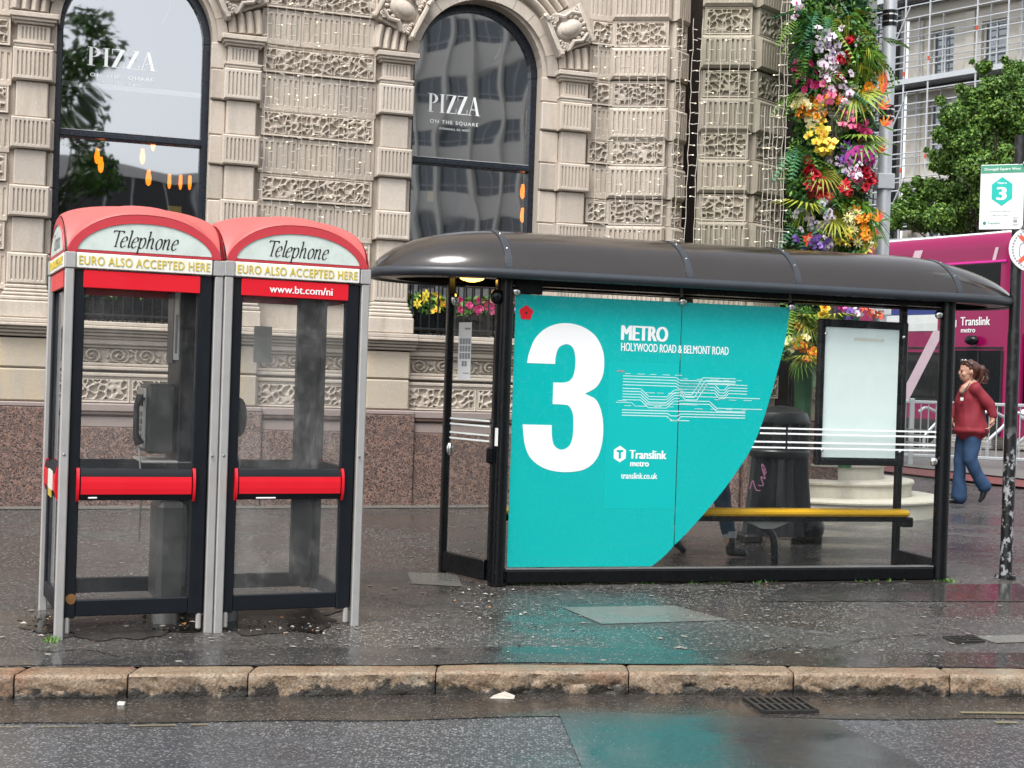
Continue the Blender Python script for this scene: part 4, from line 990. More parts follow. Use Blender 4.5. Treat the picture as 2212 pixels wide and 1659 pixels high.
# telephone equipment inside the left box
W, D = .885, PB_D
def part(root, name, mat, *boxes, c=.008):
    mb = MB()
    for b in boxes: mb.box(*b, c)
    return mb.build(name, mat, root)
M['pedestal_grey'] = simple('dark_grey_casing', (.06, .062, .062), .4, .3)
def payphone(root, xo):
    part(root, 'backboard', 'navy_black', (W-.155, W-.055, .42, .86, .95, 2.08))
    ph = part(root, 'payphone', 'pedestal_grey', (W-.335, W-.16, .46, .80, 1.04, 1.47), c=.02)
    part(ph, 'faceplate', 'steel', (W-.352, W-.335, .485, .775, 1.07, 1.44), c=.006)
    part(ph, 'display', 'navy_black', (W-.36, W-.352, .53, .73, 1.33, 1.40), c=.002)
    mb = MB()
    for i in range(4):
        for j in range(3): mb.box(W-.361, W-.352, .56+j*.05, .593+j*.05, 1.13+i*.045, 1.16+i*.045, .002)
    mb.build('keypad', 'steel_dark', ph)
    mb = MB(); mb.tube([(W-.375, .47, 1.10), (W-.40, .465, 1.16), (W-.40, .465, 1.33), (W-.375, .47, 1.39)], [.03, .018, .018, .03], 8); mb.build('handset', 'black_rubber', ph, smooth=True)
    mb = MB(); mb.tube(catmull([(W-.38, .47, 1.09), (W-.37, .44, .95), (W-.36, .43, .82), (W-.365, .44, .62), (W-.36, .45, .50)], 5), .006, 5); mb.build('cord', 'steel_dark', ph)
    part(root, 'shelf', 'steel', (W-.36, W-.06, .42, .84, .985, 1.0), c=.004)
    part(root, 'pedestal', 'pedestal_grey', (W-.25, W-.07, .46, .80, .12, .74), c=.03)
    nb = part(root, 'notice', 'white_panel', (W-.168, W-.157, .44, .60, 1.62, 2.04), c=.002)
    part(nb, 'notice_print', 'advert', (W-.1705, W-.168, .46, .53, 1.66, 1.9), c=0)
    part(root, 'information_panel', 'advert', (W-.168, W-.157, .62, .84, 1.60, 2.04), c=.002)
payphone(b1, 0)
part(b2, 'backboard', 'navy_black', (W-.21, W-.075, .80, .86, .15, 2.08))
ph2 = part(b2, 'payphone', 'steel', (.062, .145, .14, .40, 1.06, 1.46), c=.012)
mb = MB(); mb.ball((.165, .22, 1.28), (.045, .06, .12), 12, 8); mb.build('handset', 'black_rubber', ph2, smooth=True)
mb = MB(); mb.tube(catmull([(.155, .25, 1.08), (.17, .2, 1.0), (.16, .2, .96)], 5), .006, 5); mb.build('cord', 'steel_dark', ph2)
part(b2, 'taped_notice', 'white_panel', (.40, .52, .885, .889, 1.62, 1.86), c=0)
# stickers on the left flank of the left box
mb = MB(); mb.box(-.018, -.012, .22, .46, .84, .95); mb.build('sticker', 'sticker', b1); mb = MB(); mb.box(-.018, -.012, .26, .44, .795, .84); mb.build('sticker', 'sticker_y', b1)
# old bases, rust and dirt
for root, x in ((b1, .60), (b2, .06)):
    mb = MB(); mb.tube([(x+.08, .35, -.02), (x+.08, .35, .13)], .085, 14); mb.build('cable_duct', 'steel_dark', root, smooth=True)
def ground_blob(name, cx, cy, rx, ry, mat, dz, seed, n=40, rz=0., label=None, h=0.):
    r = random.Random(seed); mb = MB(); ph = [r.random()*6.28 for _ in range(5)]
    pts = []
    for k in range(n):
        a = 2*PI*k/n; q = 1+.10*math.sin(2*a+ph[0])+.09*math.sin(3*a+ph[1])+.08*math.sin(5*a+ph[2])+.07*math.sin(9*a+ph[3])+.05*math.sin(17*a+ph[4])
        dx, dy = rx*q*math.cos(a), ry*q*math.sin(a); x, y = cx+dx*math.cos(rz)-dy*math.sin(rz), cy+dx*math.sin(rz)+dy*math.cos(rz); pts.append((x, y, gz(x, y)+dz))
    mb.v = [(cx, cy, gz(cx, cy)+dz+h)]+pts; mb.f = [(0, 1+k, 1+(k+1) % n) for k in range(n)]; mb.m = [0]*n
    return mb.build(name, mat, smooth='all' if h else False)
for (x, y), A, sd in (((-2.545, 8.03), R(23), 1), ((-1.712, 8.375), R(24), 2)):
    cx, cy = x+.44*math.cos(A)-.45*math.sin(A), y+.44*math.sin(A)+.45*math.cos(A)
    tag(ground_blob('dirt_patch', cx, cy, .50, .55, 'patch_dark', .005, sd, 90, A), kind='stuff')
# ------------------------------------------------------------------ bus shelter
SA = R(16.3); SO = (-.056, 10.32, 0)
sh = empty('bus_shelter', (SO[0], SO[1], .078), SA, 'black bus shelter with domed smoked roof and big teal route 3 panel', 'bus shelter')
SZ = -.078                                     # local z = world z + SZ
def sp(name, mat, parent=None, smooth=False, **kw):
    def f(mb): return mb.build(name, mat, parent or sh, smooth=smooth, fix=kw.get('fix', False))
    return f
def S_(z): return z+SZ
UL = 3.66
for u, r in ((-.005, .052), (UL+.005, .060)):
    mb = MB(); mb.tube([(u, .0, 0), (u, .0, S_(2.34))], r, 18); mb.tube([(u, 0, 0), (u, 0, .015)], r+.02, 18); mb.build('post', 'black', sh, smooth=True)
mb = MB(); mb.box(-.075, -.045, -.01, .06, .02, S_(2.3), .006); mb.build('post_fin', 'black', sh)
RL, RR = (-.27, .61), (UL-.02, .61)
for u, w in (RL, RR):
    mb = MB(); mb.box(u-.028, u+.028, w-.028, w+.028, 0, S_(2.36), .008); mb.build('rear_post', 'black', sh)
mb = MB(); mb.box(.05, UL-.06, -.035, .04, .012, S_(.185), .008); mb.build('base_rail', 'black', sh)
mb = MB(); mb.box(.052, UL-.062, -.030, .035, S_(.187), S_(.199), .003); mb.build('glazing_sill', 'steel_dark', sh)
mb = MB(); mb.box(-.05, UL+.05, .02, .13, S_(2.262), S_(2.33), .01); mb.box(.06, .27, .0, .02, S_(2.20), S_(2.33), .005); mb.build('head_beam', 'black', sh)
mb = MB(); mb.box(-.05, UL+.05, .98, 1.08, S_(2.30), S_(2.37), .01)
mb.build('rear_beam', 'black', sh)
for u in (0.02, 1.37, 2.27, UL-.02):
    mb = MB(); mb.tube(catmull([(u, .05, S_(2.31)), (u, .3, S_(2.40)), (u, .55, S_(2.44)), (u, .8, S_(2.41)), (u, 1.04, S_(2.34))], 5), .02, 8); mb.build('roof_bracket', 'black', sh, smooth=True)
def pane(name, x0, x1, z0, z1, y=-.004):
    mb = MB(); mb.box(x0, x1, y, y+.008, S_(z0), S_(z1)); return mb.build(name, 'glass_shelter', sh)
P1 = pane('glass_pane', .062, 1.366, .2, 2.2); P2 = pane('glass_pane', 1.374, 2.272, .2, 2.2); P3 = pane('glass_pane', 2.280, UL-.06, .2, 2.21)
# teal route vinyl
curve = catmull([(2.268, 2.19, 0), (2.219, 1.86, 0), (2.045, 1.245, 0), (1.863, .921, 0), (1.606, .602, 0), (1.315, .304, 0), (1.195, .206, 0)], 8)
cv = [(p.x, p.y) for p in curve]
k = min(range(len(cv)), key=lambda i: abs(cv[i][0]-1.370))
left = [(.064, 2.196), (.064, .206), cv[-1]]+[cv[i] for i in range(len(cv)-2, k, -1)]+[(1.3665, cv[k][1]-.004), (1.3665, 2.196)]
right = [(1.3735, 2.196)]+[(1.3735, cv[k][1]+.004)]+[cv[i] for i in range(k-1, -1, -1)]+[(2.268, 2.196)]
route = empty('route_panel'); route.parent = sh
mb = MB(); mb.prism([(a, S_(b)) for a, b in left], -.006, -.0045); mb.build('vinyl', 'teal', route, fix=True)
mb = MB(); mb.prism([(a, S_(b)) for a, b in right], -.006, -.0045); mb.build('vinyl', 'teal', route, fix=True)
mb = MB(); mb.box(.80, 1.364, -.0068, -.0062, S_(.64), S_(1.73)); mb.build('vinyl_repair', 'teal_dark', route)
YV = -.0075
# the big 3
up = [(.03, .724), (.05, .79), (.12, .89), (.26, .965), (.46, 1.0), (.68, .985), (.86, .925), (.96, .83), (.985, .73), (.965, .645), (.89, .575), (.756, .531)]
lo = [(.756, .531), (.90, .49), (.975, .40), (1.0, .29), (.985, .18), (.92, .085), (.78, .02), (.54, 0.0), (.30, .02), (.12, .085), (.035, .18), (.0, .314)]
inl = [(.357, .314), (.365, .235), (.40, .175), (.49, .15), (.58, .175), (.62, .235), (.626, .33), (.61, .40), (.56, .445), (.50, .453), (.36, .455)]
inu = [(.36, .60), (.50, .602), (.58, .625), (.618, .68), (.625, .76), (.60, .825), (.545, .856), (.47, .855), (.41, .83), (.38, .78), (.373, .724)]
def sm(pts): return [(p.x, p.y) for p in catmull([(a, b, 0) for a, b in pts], 5)]
three = sm(up)+sm(lo)[1:]+sm(inl)+sm(inu)
def outline_mesh(poly, x0, z0, w, h, y):
    import bmesh
    bm = bmesh.new(); vs = [bm.verts.new((x0+a*w, y, z0+b*h)) for a, b in poly]
    es = [bm.edges.new((vs[i], vs[(i+1) % len(vs)])) for i in range(len(vs))]
    bmesh.ops.triangle_fill(bm, use_beauty=True, use_dissolve=False, edges=es)
    ext = bmesh.ops.extrude_face_region(bm, geom=bm.faces[:]); bmesh.ops.translate(bm, vec=(0, .0012, 0), verts=[v for v in ext['geom'] if isinstance(v, bmesh.types.BMVert)])
    bmesh.ops.recalc_face_normals(bm, faces=bm.faces)
    bm.verts.index_update(); mb = MB(); mb.add([tuple(v.co) for v in bm.verts], [tuple(v.index for v in f.verts) for f in bm.faces]); bm.free(); return mb
outline_mesh(three, .147, S_(.905), .625, 1.095, YV).build('route_number', 'white_ink', route)
def put(t, name, mat, parent, y): mb = MB(); mb.add([(p[0], y+p[1]*.3, p[2]) for p in t.v], t.f); return mb.build(name, mat, parent)
put(text_fit('METRO', .888, 1.265, S_(1.893), .112, bold=.055, spacing=.98), 'lettering', 'white_ink', route, YV)
put(text_fit('HOLYWOOD ROAD & BELMONT ROAD', .892, 1.764, S_(1.812), .062, bold=.022), 'lettering', 'white_ink', route, YV)
put(text_fit('Translink', .985, 1.285, S_(1.012), .064, bold=.04), 'lettering', 'white_ink', route, YV)
put(text_fit('metro', .995, 1.145, S_(.955), .036, bold=.035), 'lettering', 'white_ink', route, YV)
put(text_fit('translink.co.uk', .925, 1.215, S_(.862), .045, bold=.02), 'lettering', 'white_ink', route, YV)
hexa = [(.91+.055*math.sin(PI/3*i)*1.0, S_(1.045)+.062*math.cos(PI/3*i)) for i in range(6)]
mb = MB(); mb.prism(hexa, YV, YV+.001); mb.build('logo', 'white_ink', route, fix=True)
mb = MB(); mb.box(.884, .936, YV-.0012, YV-.0002, S_(1.060), S_(1.076)); mb.box(.901, .919, YV-.0012, YV-.0002, S_(1.012), S_(1.060)); mb.build('logo_letter', 'teal', route)
# route diagram
mb = MB()
def ln(pts, w=.0085): stroke(mb, [(a, S_(b)) for a, b in pts], w, w, n=1, y=YV)
def ln2(pts, w=.0062):
    for p, q in zip(pts, pts[1:]): stroke(mb, [(p[0], S_(p[1])), (q[0], S_(q[1]))], w, w, y=YV)
for i in range(4): z = 1.628-.022*i; ln2([(.915, z), (1.34, z), (1.375, z-.02), (1.62 if i > 1 else 1.83, z-.02)])
for i in range(5):
    z = 1.535-.021*i; ln2([(.915, z), (1.06, z), (1.125, z-.055), (1.27, z-.055), (1.33, z), (1.375, z)])
for i in range(3): z = 1.548-.02*i; ln2([(1.375, z), (1.42, z-.045), (1.475+.02*i, z-.045), (1.56+.02*i, z+.085), (1.83, z+.085-.0*i)])
for i in range(4): z = 1.585-.022*i; ln2([(1.375, z), (1.66, z), (1.70, z-.04), (1.74, z-.04), (1.775, z), (1.93, z)])
for i in range(2): z = 1.455-.022*i; ln2([(1.375, z), (1.62, z), (1.68, z-.05), (2.06-.14*i, z-.05)])
ln2([(1.375, 1.49), (2.04, 1.487)]); ln2([(.865, 1.43), (.99, 1.43), (1.02, 1.405), (1.09, 1.405), (1.12, 1.43), (1.52, 1.425)], .0045)
for i in range(3): z = 1.375-.02*i; ln2([(.915, z), (1.28, z), (1.31, z-.016*i), (1.36, z-.016*i), (1.39, z), (1.92, z)], .007)
ln2([(1.28, 1.327), (1.32, 1.305), (1.46, 1.305)], .007)
mb.build('route_diagram', 'pale_teal_ink', route)
mb = MB(); rr = random.Random(3)
for z, x0, x1, st_ in ((1.643, .93, 1.36, .10), (1.618, 1.40, 1.86, .11), (1.505, 1.10, 1.33, .09), (1.515, 1.44, 1.62, .10), (1.468, 1.66, 1.98, .12), (1.404, .93, 1.3, .12), (1.395, 1.5, 1.9, .13), (1.44, .88, .95, .1)):
    x = x0
    while x < x1: w_ = .035+rr.random()*.04; mb.box(x, x+w_, YV-.0004, YV, S_(z), S_(z)+.0045); x += st_
tag(mb.build('route_stop_names', 'pale_teal_ink', route), kind='stuff')
mb = MB(); mb.box(.865, .925, YV-.0004, YV, S_(1.655), S_(1.67)); mb.build('route_key', 'grey_ink', route)
# poppy sticker, screw and scratches
mb = MB()
for i in range(5): a = PI/2+2*PI*i/5; mb.lathe([(.001, -.0012), (.026, -.001), (.027, 0)], (.146+.028*math.cos(a), YV, S_(2.062)+.028*math.sin(a)), 14, axis='y')
mb.build('poppy_sticker', 'red', route, fix=True); mb = MB(); mb.lathe([(.001, -.0022), (.010, -.002), (.010, 0)], (.146, YV, S_(2.062)), 12, axis='y'); mb.build('poppy_centre', 'ink', route, fix=True)
mb = MB(); stroke(mb, [(1.075, S_(.655)), (1.085, S_(.60)), (1.09, S_(.55)), (1.12, S_(.50))], .012, .004, y=YV-.0003); mb.build('scratch', 'teal_dark', route)
# white manifestation stripes
for z in (1.264, 1.224, 1.159, 1.116):
    xl = min((p for p in cv), key=lambda p: abs(p[1]-z))[0]+.004
    for a, b in ((xl, 2.268), (2.286, UL-.068)): mb = MB(); mb.box(a, b, -.0062, -.0045, S_(z)-.0065, S_(z)+.0065); mb.build('glass_stripe', 'white_ink', sh)
# drop rods and chrome clamps
def clamp(u, z, y=-.014, r=.034, half=False):
    mb = MB(); mb.lathe([(.004, -.03), (r*.6, -.026), (r*.92, -.014), (r, 0)], (u, y, S_(z)), 16, axis='y'); o = mb.build('clamp', 'chrome', sh, smooth=True, fix=True); return o
for u in (1.37, 2.275):
    mb = MB(); mb.tube([(u, -.012, S_(2.2)), (u, .03, S_(2.33))], .012, 8); mb.build('drop_rod', 'steel_dark', sh); clamp(u, 2.205)
    mb = MB(); mb.ball((u-.012, -.045, S_(2.212)), .005, 6, 4); mb.ball((u+.012, -.045, S_(2.212)), .005, 6, 4); mb.build('clamp_screw', 'ink', sh)
for z in (2.20, 1.03): clamp(UL-.085, z, -.012, .038)
clamp(.062, 2.215, -.012, .035)
# display case behind the third pane
case = empty('display_case'); case.parent = sh
mb = MB()
for b in ((2.555, 2.60, S_(.985), S_(2.125)), (3.285, 3.33, S_(.985), S_(2.125)), (2.60, 3.285, S_(.985), S_(1.035)), (2.60, 3.285, S_(2.075), S_(2.125))): mb.box(b[0], b[1], .02, .085, b[2], b[3], .008)
mb.build('case_frame', 'black', case); mb = MB(); mb.box(2.60, 3.285, .07, .08, S_(1.035), S_(2.075)); mb.build('case_back', 'black', case)
mb = MB(); mb.box(2.612, 3.262, .05, .054, S_(1.045), S_(2.065)); mb.build('blank_poster', 'poster', case)
mb = MB(); mb.box(2.86, 3.13, .0485, .0495, S_(1.965), S_(1.99)); mb.build('tape_mark', 'sticker', case)
for u in (2.595, 3.285):
    for z in (1.10, 2.01): mb = MB(); mb.ball((u, .018, S_(z)), .014, 10, 6); mb.build('case_knob', 'chrome', case, smooth=True)
mb = MB(); mb.box(2.60, 3.285, .026, .030, S_(1.03), S_(2.08)); mb.build('case_glass', 'glass_shelter', case)
# returns at both ends
def return_panel(p0, p1, z0, z1, nm):
    d = Vector((p1[0]-p0[0], p1[1]-p0[1], 0)); L = d.length; a = math.atan2(d.y, d.x)
    e = empty(nm, (p0[0], p0[1], 0), a); e.parent = sh
    mb = MB(); mb.box(.05, L-.03, -.004, .004, S_(z0+.15), S_(z1)); mb.build('return_glass', 'glass_shelter', e)
    mb = MB(); mb.box(.045, L-.025, -.022, .022, S_(z0), S_(z0+.15), .006); mb.build('return_rail', 'black', e)
    for z in (1.264, 1.224, 1.159, 1.116):
        for y in (-.0058,): mb = MB(); mb.box(.06, L-.035, y, y+.0014, S_(z)-.0065, S_(z)+.0065); mb.build('glass_stripe', 'white_ink', e)
    return e, L
eL, LL = return_panel((-.06, .03), RL, .10, 2.14, 'left_return')
eR, LR = return_panel((UL-.01, .03), RR, .10, 2.14, 'right_return')
# notice taped to the left return, with its small photographs
mb = MB(); mb.box(LL-.30, LL-.13, .0048, .0056, S_(1.56), S_(1.99)); mb.build('notice', 'white_paint', eL)
mb = MB(); rr = random.Random(5)
for i in range(3):
    for j in range(4): x = LL-.29+j*.037; z = S_(1.87)-i*.055; mb.box(x, x+.03, .0056, .0062, z-.045, z)
for j in range(2): x = LL-.25+j*.037; mb.box(x, x+.03, .0056, .0062, S_(1.66), S_(1.70))
mb.build('notice_photos', 'grey_ink', eL)
mb = MB(); mb.box(LL-.285, LL-.21, .0056, .0062, S_(1.935), S_(1.95)); mb.box(LL-.285, LL-.20, .0056, .0062, S_(1.605), S_(1.612)); mb.build('notice_text', 'grey_ink', eL)
for u_, z in ((RL, 2.17), (RL, 1.03)):
    mb = MB(); mb.ball((u_[0]+.02, u_[1]-.04, S_(z)), (.03, .03, .055), 12, 8); mb.build('clamp', 'chrome', sh, smooth=True)
mb = MB(); mb.box(-.115, -.065, -.02, .03, S_(.96), S_(1.08), .012); mb.build('junction_box', 'black', sh)
mb = MB(); mb.ball((-.085, -.01, S_(2.17)), (.045, .045, .055), 12, 8); mb.build('clamp', 'black', sh, smooth=True)
mb = MB(); mb.box(-.072, -.05, -.056, -.05, S_(1.09), S_(1.22)); mb.build('torn_sticker', 'white_paint', sh)
# bench
bn = empty('bench'); bn.parent = sh
mb = MB(); mb.box(.02, UL-.10, .26, .42, S_(.556), S_(.612), .02); mb.build('seat', 'yellow', bn, smooth=True)
mb = MB(); mb.box(.04, UL-.12, .28, .40, S_(.515), S_(.554), .004); mb.build('seat_rail', 'black', bn)
for u in (.35, 2.30):
    mb = MB(); mb.prism([(u-.2, S_(.513)), (u+.2, S_(.513)), (u+.05, S_(.455)), (u-.05, S_(.455))], .30, .38); mb.build('seat_bracket', 'steel_dark', bn)
    mb = MB(); mb.tube(catmull([(u-.03, .34, S_(.47)), (u+.06, .34, S_(.40)), (u+.085, .34, S_(.25)), (u+.085, .34, .0)], 6), .030, 12); mb.build('leg', 'black', bn, smooth=True)
mb = MB(); mb.box(UL-.16, UL-.06, .28, .40, S_(.47), S_(.55), .01); mb.build('end_bracket', 'black', bn)
# roof
a_, b_, e_, wc = 2.70, .64, .78, .50; uc = UL/2-.03
ZG = S_(2.345)
def hw(x): x = abs(x); return b_ if x < a_-e_ else b_*math.sqrt(max(0, 1-((x-(a_-e_))/e_)**2))
def rise(x):
    q, ex = (1.12, .76) if x > 0 else (.95, .58); x = abs(x)
    return .335 if x < a_-q else .335*max(0, 1-((x-(a_-q))/q)**2)**ex
def rz(x, t): return ZG+.012+rise(x)*max(0, 1-abs(t)**2.3)**.62
mb = MB(); xs = [a_*math.sin(PI/2*q) for q in np.linspace(-1, 1, 73)]; ts = [math.sin(PI/2*q) for q in np.linspace(-1, 1, 25)]; K = len(ts)
for x in xs:
    for t in ts: mb.v.append((uc+x, wc+hw(x)*t, rz(x, t)))
for i in range(len(xs)-1):
    for j in range(K-1): mb.f.append((i*K+j, (i+1)*K+j, (i+1)*K+j+1, i*K+j+1)); mb.m.append(0)
mb.build('roof', 'roof', sh, smooth='all')
ol = [(uc+x, wc-hw(x)) for x in xs]+[(uc+x, wc+hw(x)) for x in xs[::-1][1:-1]]
mb = MB(); n = 10; N = len(ol); mid = Vector((uc, wc, 0))
for i, (x, y) in enumerate(ol):
    p, q = Vector((*ol[i-1], 0)), Vector((*ol[(i+1) % N], 0)); d = (q-p).normalized(); nn = Vector((d.y, -d.x, 0))
    mb.v += [tuple(Vector((x, y, ZG-.012))+nn*(.036*math.cos(2*PI*k/n))+Vector((0, 0, .038*math.sin(2*PI*k/n)))) for k in range(n)]
for i in range(N):
    for k in range(n): j = (i+1) % N; mb.f.append((i*n+k, i*n+(k+1) % n, j*n+(k+1) % n, j*n+k)); mb.m.append(0)
mb.build('gutter', 'strap', sh, smooth='all', fix=True)
mb = MB(); mb.f = [tuple(range(N))]; mb.v = [(x*.985+uc*.015, y*.98+wc*.02, ZG-.028) for x, y in ol]; mb.m = [0]
ring = MB()
for i in range(N):
    j = (i+1) % N; A_, B_ = ol[i], ol[j]; C_ = (uc+(B_[0]-uc)*.93, wc+(B_[1]-wc)*.70); D_ = (uc+(A_[0]-uc)*.93, wc+(A_[1]-wc)*.70)
    ring.quad((*A_, ZG-.03), (*B_, ZG-.03), (*C_, ZG-.045), (*D_, ZG-.045))
ring.build('soffit', 'black', sh)
for u in (-.03, 1.37, 2.27, 3.68):
    x = u-uc; mb = MB(); L = []
    for t in np.linspace(-1, 1, 33):
        s = math.sin(t*PI/2); y, z = wc+hw(x)*s, rz(x, s)
        L.append((y, z))
    for i, (y, z) in enumerate(L):
        y2, z2 = wc+(y-wc)*1.006, z+.006
        mb.v += [(u-.024, y2, z2), (u+.024, y2, z2), (u-.024, y, z-.004), (u+.024, y, z-.004)]
    for i in range(len(L)-1):
        o = 4*i; mb.f += [(o, o+1, o+5, o+4), (o, o+4, o+6, o+2), (o+1, o+3, o+7, o+5)]; mb.m += [0]*3
    o = mb.build('roof_strap', 'strap', sh)
    for s in (-.86, -.55):
        mb = MB(); mb.ball((u, wc+hw(x)*s*1.006, rz(x, s)+.006), .008, 8, 5); mb.build('rivet', 'chrome', o)
# lit lamp under the left end of the roof
lp = at(1020, 590, 10.62); loc = Matrix.Rotation(-SA, 4, 'Z') @ Vector((lp.x-SO[0], lp.y-SO[1], 0))
mb = MB(); mb.lathe([(.115, .0), (.11, -.018), (.08, -.045), (.03, -.06), (.003, -.062)], (loc.x, loc.y, S_(lp.z)-.005), 18); mb.build('lamp', 'shelter_lamp', sh, smooth=True)
mb = MB(); mb.lathe([(.13, .03), (.13, .0), (.11, -.002)], (loc.x, loc.y, S_(lp.z)-.003), 18); mb.build('lamp_base', 'black', sh, smooth=True)
# pink pen scribble on the second pane
mb = MB(); Q = Matrix.Rotation(-SA, 4, 'Z')
def onpane(x, y):
    a, b = px2ray(x, y); c_, s_ = math.cos(SA), math.sin(SA); u = (a*SO[1]-SO[0])/(c_-a*s_); return (u, S_(EYE+b*(SO[1]+u*s_)))
for pts in ([(1619, 1056), (1625, 1038), (1629, 1048), (1633, 1058), (1643, 1060)], [(1637, 1048), (1648, 1048), (1643, 1030), (1652, 1034), (1648, 1020), (1653, 1012), (1649, 1028), (1656, 1018)], [(1651, 1010), (1645, 1002), (1647, 1018), (1650, 1012)]):
    stroke(mb, [onpane(*p) for p in pts], .009, .005, y=-.0052)
mb.build('scribble', 'scribble', sh)
# ------------------------------------------------------------------ flowers and foliage
def petal(mb, L, W_, ang, tilt, mi=0, curl=.25, n=3, base=0.):
    # petal in the plane facing -y, pointing along ang; tilt pushes the tip towards the viewer
    ca, sa = math.cos(ang), math.sin(ang); pts = []
    for i in range(n+1):
        t = i/n; w = W_*math.sin(PI*min(1, .12+.83*t)**.9)*.5; r = base+L*t; y = -math.sin(tilt)*r+curl*L*t*t; rr_ = r*math.cos(tilt)
        pts.append(((rr_*ca-w*sa, y, rr_*sa+w*ca), (rr_*ca+w*sa, y, rr_*sa-w*ca), (rr_*ca, y+.12*w, rr_*sa)))
    vs = [q for p in pts for q in p]; fs = []
    for i in range(n): o = 3*i; fs += [(o, o+3, o+5, o+2), (o+2, o+5, o+4, o+1)]
    mb.add(vs, fs, mi)
def orchid(mats, s=1.):
    mb = MB()
    for a in (90, 210, 330): petal(mb, .055*s, .036*s, R(a), .25, 0)
    for a in (15, 165): petal(mb, .060*s, .062*s, R(a), .3, 0)
    petal(mb, .034*s, .030*s, R(270), .9, 1); mb.ball((0, -.012*s, 0), .010*s, 6, 4, 1)
    return mb.mesh('orchid', mats, smooth='all')
def rose(mats, s=1.):
    mb = MB()
    for ring, (n, r, w, tl) in enumerate(((6, .058, .06, .45), (5, .046, .052, .8), (4, .034, .042, 1.1), (3, .022, .03, 1.35))):
        for i in range(n): petal(mb, r*s, w*s, 2*PI*i/n+ring*.5, tl, 1 if ring > 1 else 0, .1)
    return mb.mesh('rose', mats, smooth='all')
def lily(mats, s=1.):
    mb = MB()
    for i in range(6): petal(mb, .085*s, .034*s, PI/3*i+.2, .45+.12*(i % 2), 0, .45, 4)
    for i in range(4): mb.tube([(0, 0, 0), (.018*s*math.cos(i*1.6), -.05*s, .018*s*math.sin(i*1.6))], .003*s, 4, mi=1)
    return mb.mesh('lily', mats, smooth='all')
def bird(mats, s=1.):
    mb = MB()
    for a, l in ((100, .13), (70, .15), (45, .13), (25, .10), (130, .09)): petal(mb, l*s, .024*s, R(a), .2, 0 if a > 60 else 1, .1, 3)
    petal(mb, .15*s, .022*s, R(-15), .1, 2, .05, 3); return mb.mesh('bird_of_paradise', mats, smooth='all')
def daisy(mats, s=1.):
    mb = MB()
    for i in range(9): petal(mb, .062*s, .018*s, 2*PI*i/9, .3, 0, .2, 3)
    mb.ball((0, -.012*s, 0), .018*s, 8, 5, 1); return mb.mesh('star_flower', mats, smooth='all')
def fern(mat, L=.45, n=11):
    mb = MB()
    for i in range(1, n):
        t = i/n; x = L*t; z = -.35*L*t*t; l = .34*L*(1-t)**.7*.62+.02
        for s in (-1, 1): mb.add([(x, 0, z), (x+l*.35, s*l, z-.02), (x+.035, s*l*.12, z)], [(0, 1, 2) if s > 0 else (0, 2, 1)])
    mb.tube([(L*t, 0, -.35*L*t*t) for t in (0, .33, .66, 1)], .004, 4); return mb.mesh('fern_frond', mat)
def palm(mat, L=.42, n=13):
    mb = MB()
    for i in range(n):
        a = R(-75+150*i/(n-1)); l = L*(.7+.3*math.cos(a)); pts = [(l*t*math.cos(a), l*t*math.sin(a), .25*l*t-.45*l*t*t) for t in (0, .5, 1)]; w = .013
        nx, ny = -math.sin(a)*w, math.cos(a)*w
        mb.add([(0, 0, 0), (pts[1][0]+nx, pts[1][1]+ny, pts[1][2]), (pts[2]), (pts[1][0]-nx, pts[1][1]-ny, pts[1][2])], [(0, 3, 2, 1)])
    return mb.mesh('palm_leaf', mat)
def blade_tuft(mat, n=16, L=.4, seed=1):
    r = random.Random(seed); mb = MB()
    for i in range(n):
        a = r.uniform(-1.2, 1.2); l = L*r.uniform(.6, 1); d = r.uniform(-.5, .5)
        P = [(l*t*math.cos(a), d*l*t, l*t*math.sin(a)*.6-.75*l*t*t) for t in (0, .35, .7, 1)]
        for k in range(3):
            w0, w1 = .011*(1-k/3.2), .011*(1-(k+1)/3.2); mb.add([(P[k][0], P[k][1]-w0, P[k][2]+w0), (P[k][0], P[k][1]+w0, P[k][2]-w0), (P[k+1][0], P[k+1][1]+w1, P[k+1][2]-w1), (P[k+1][0], P[k+1][1]-w1, P[k+1][2]+w1)], [(0, 1, 2, 3)])
    return mb.mesh('long_leaves', mat)
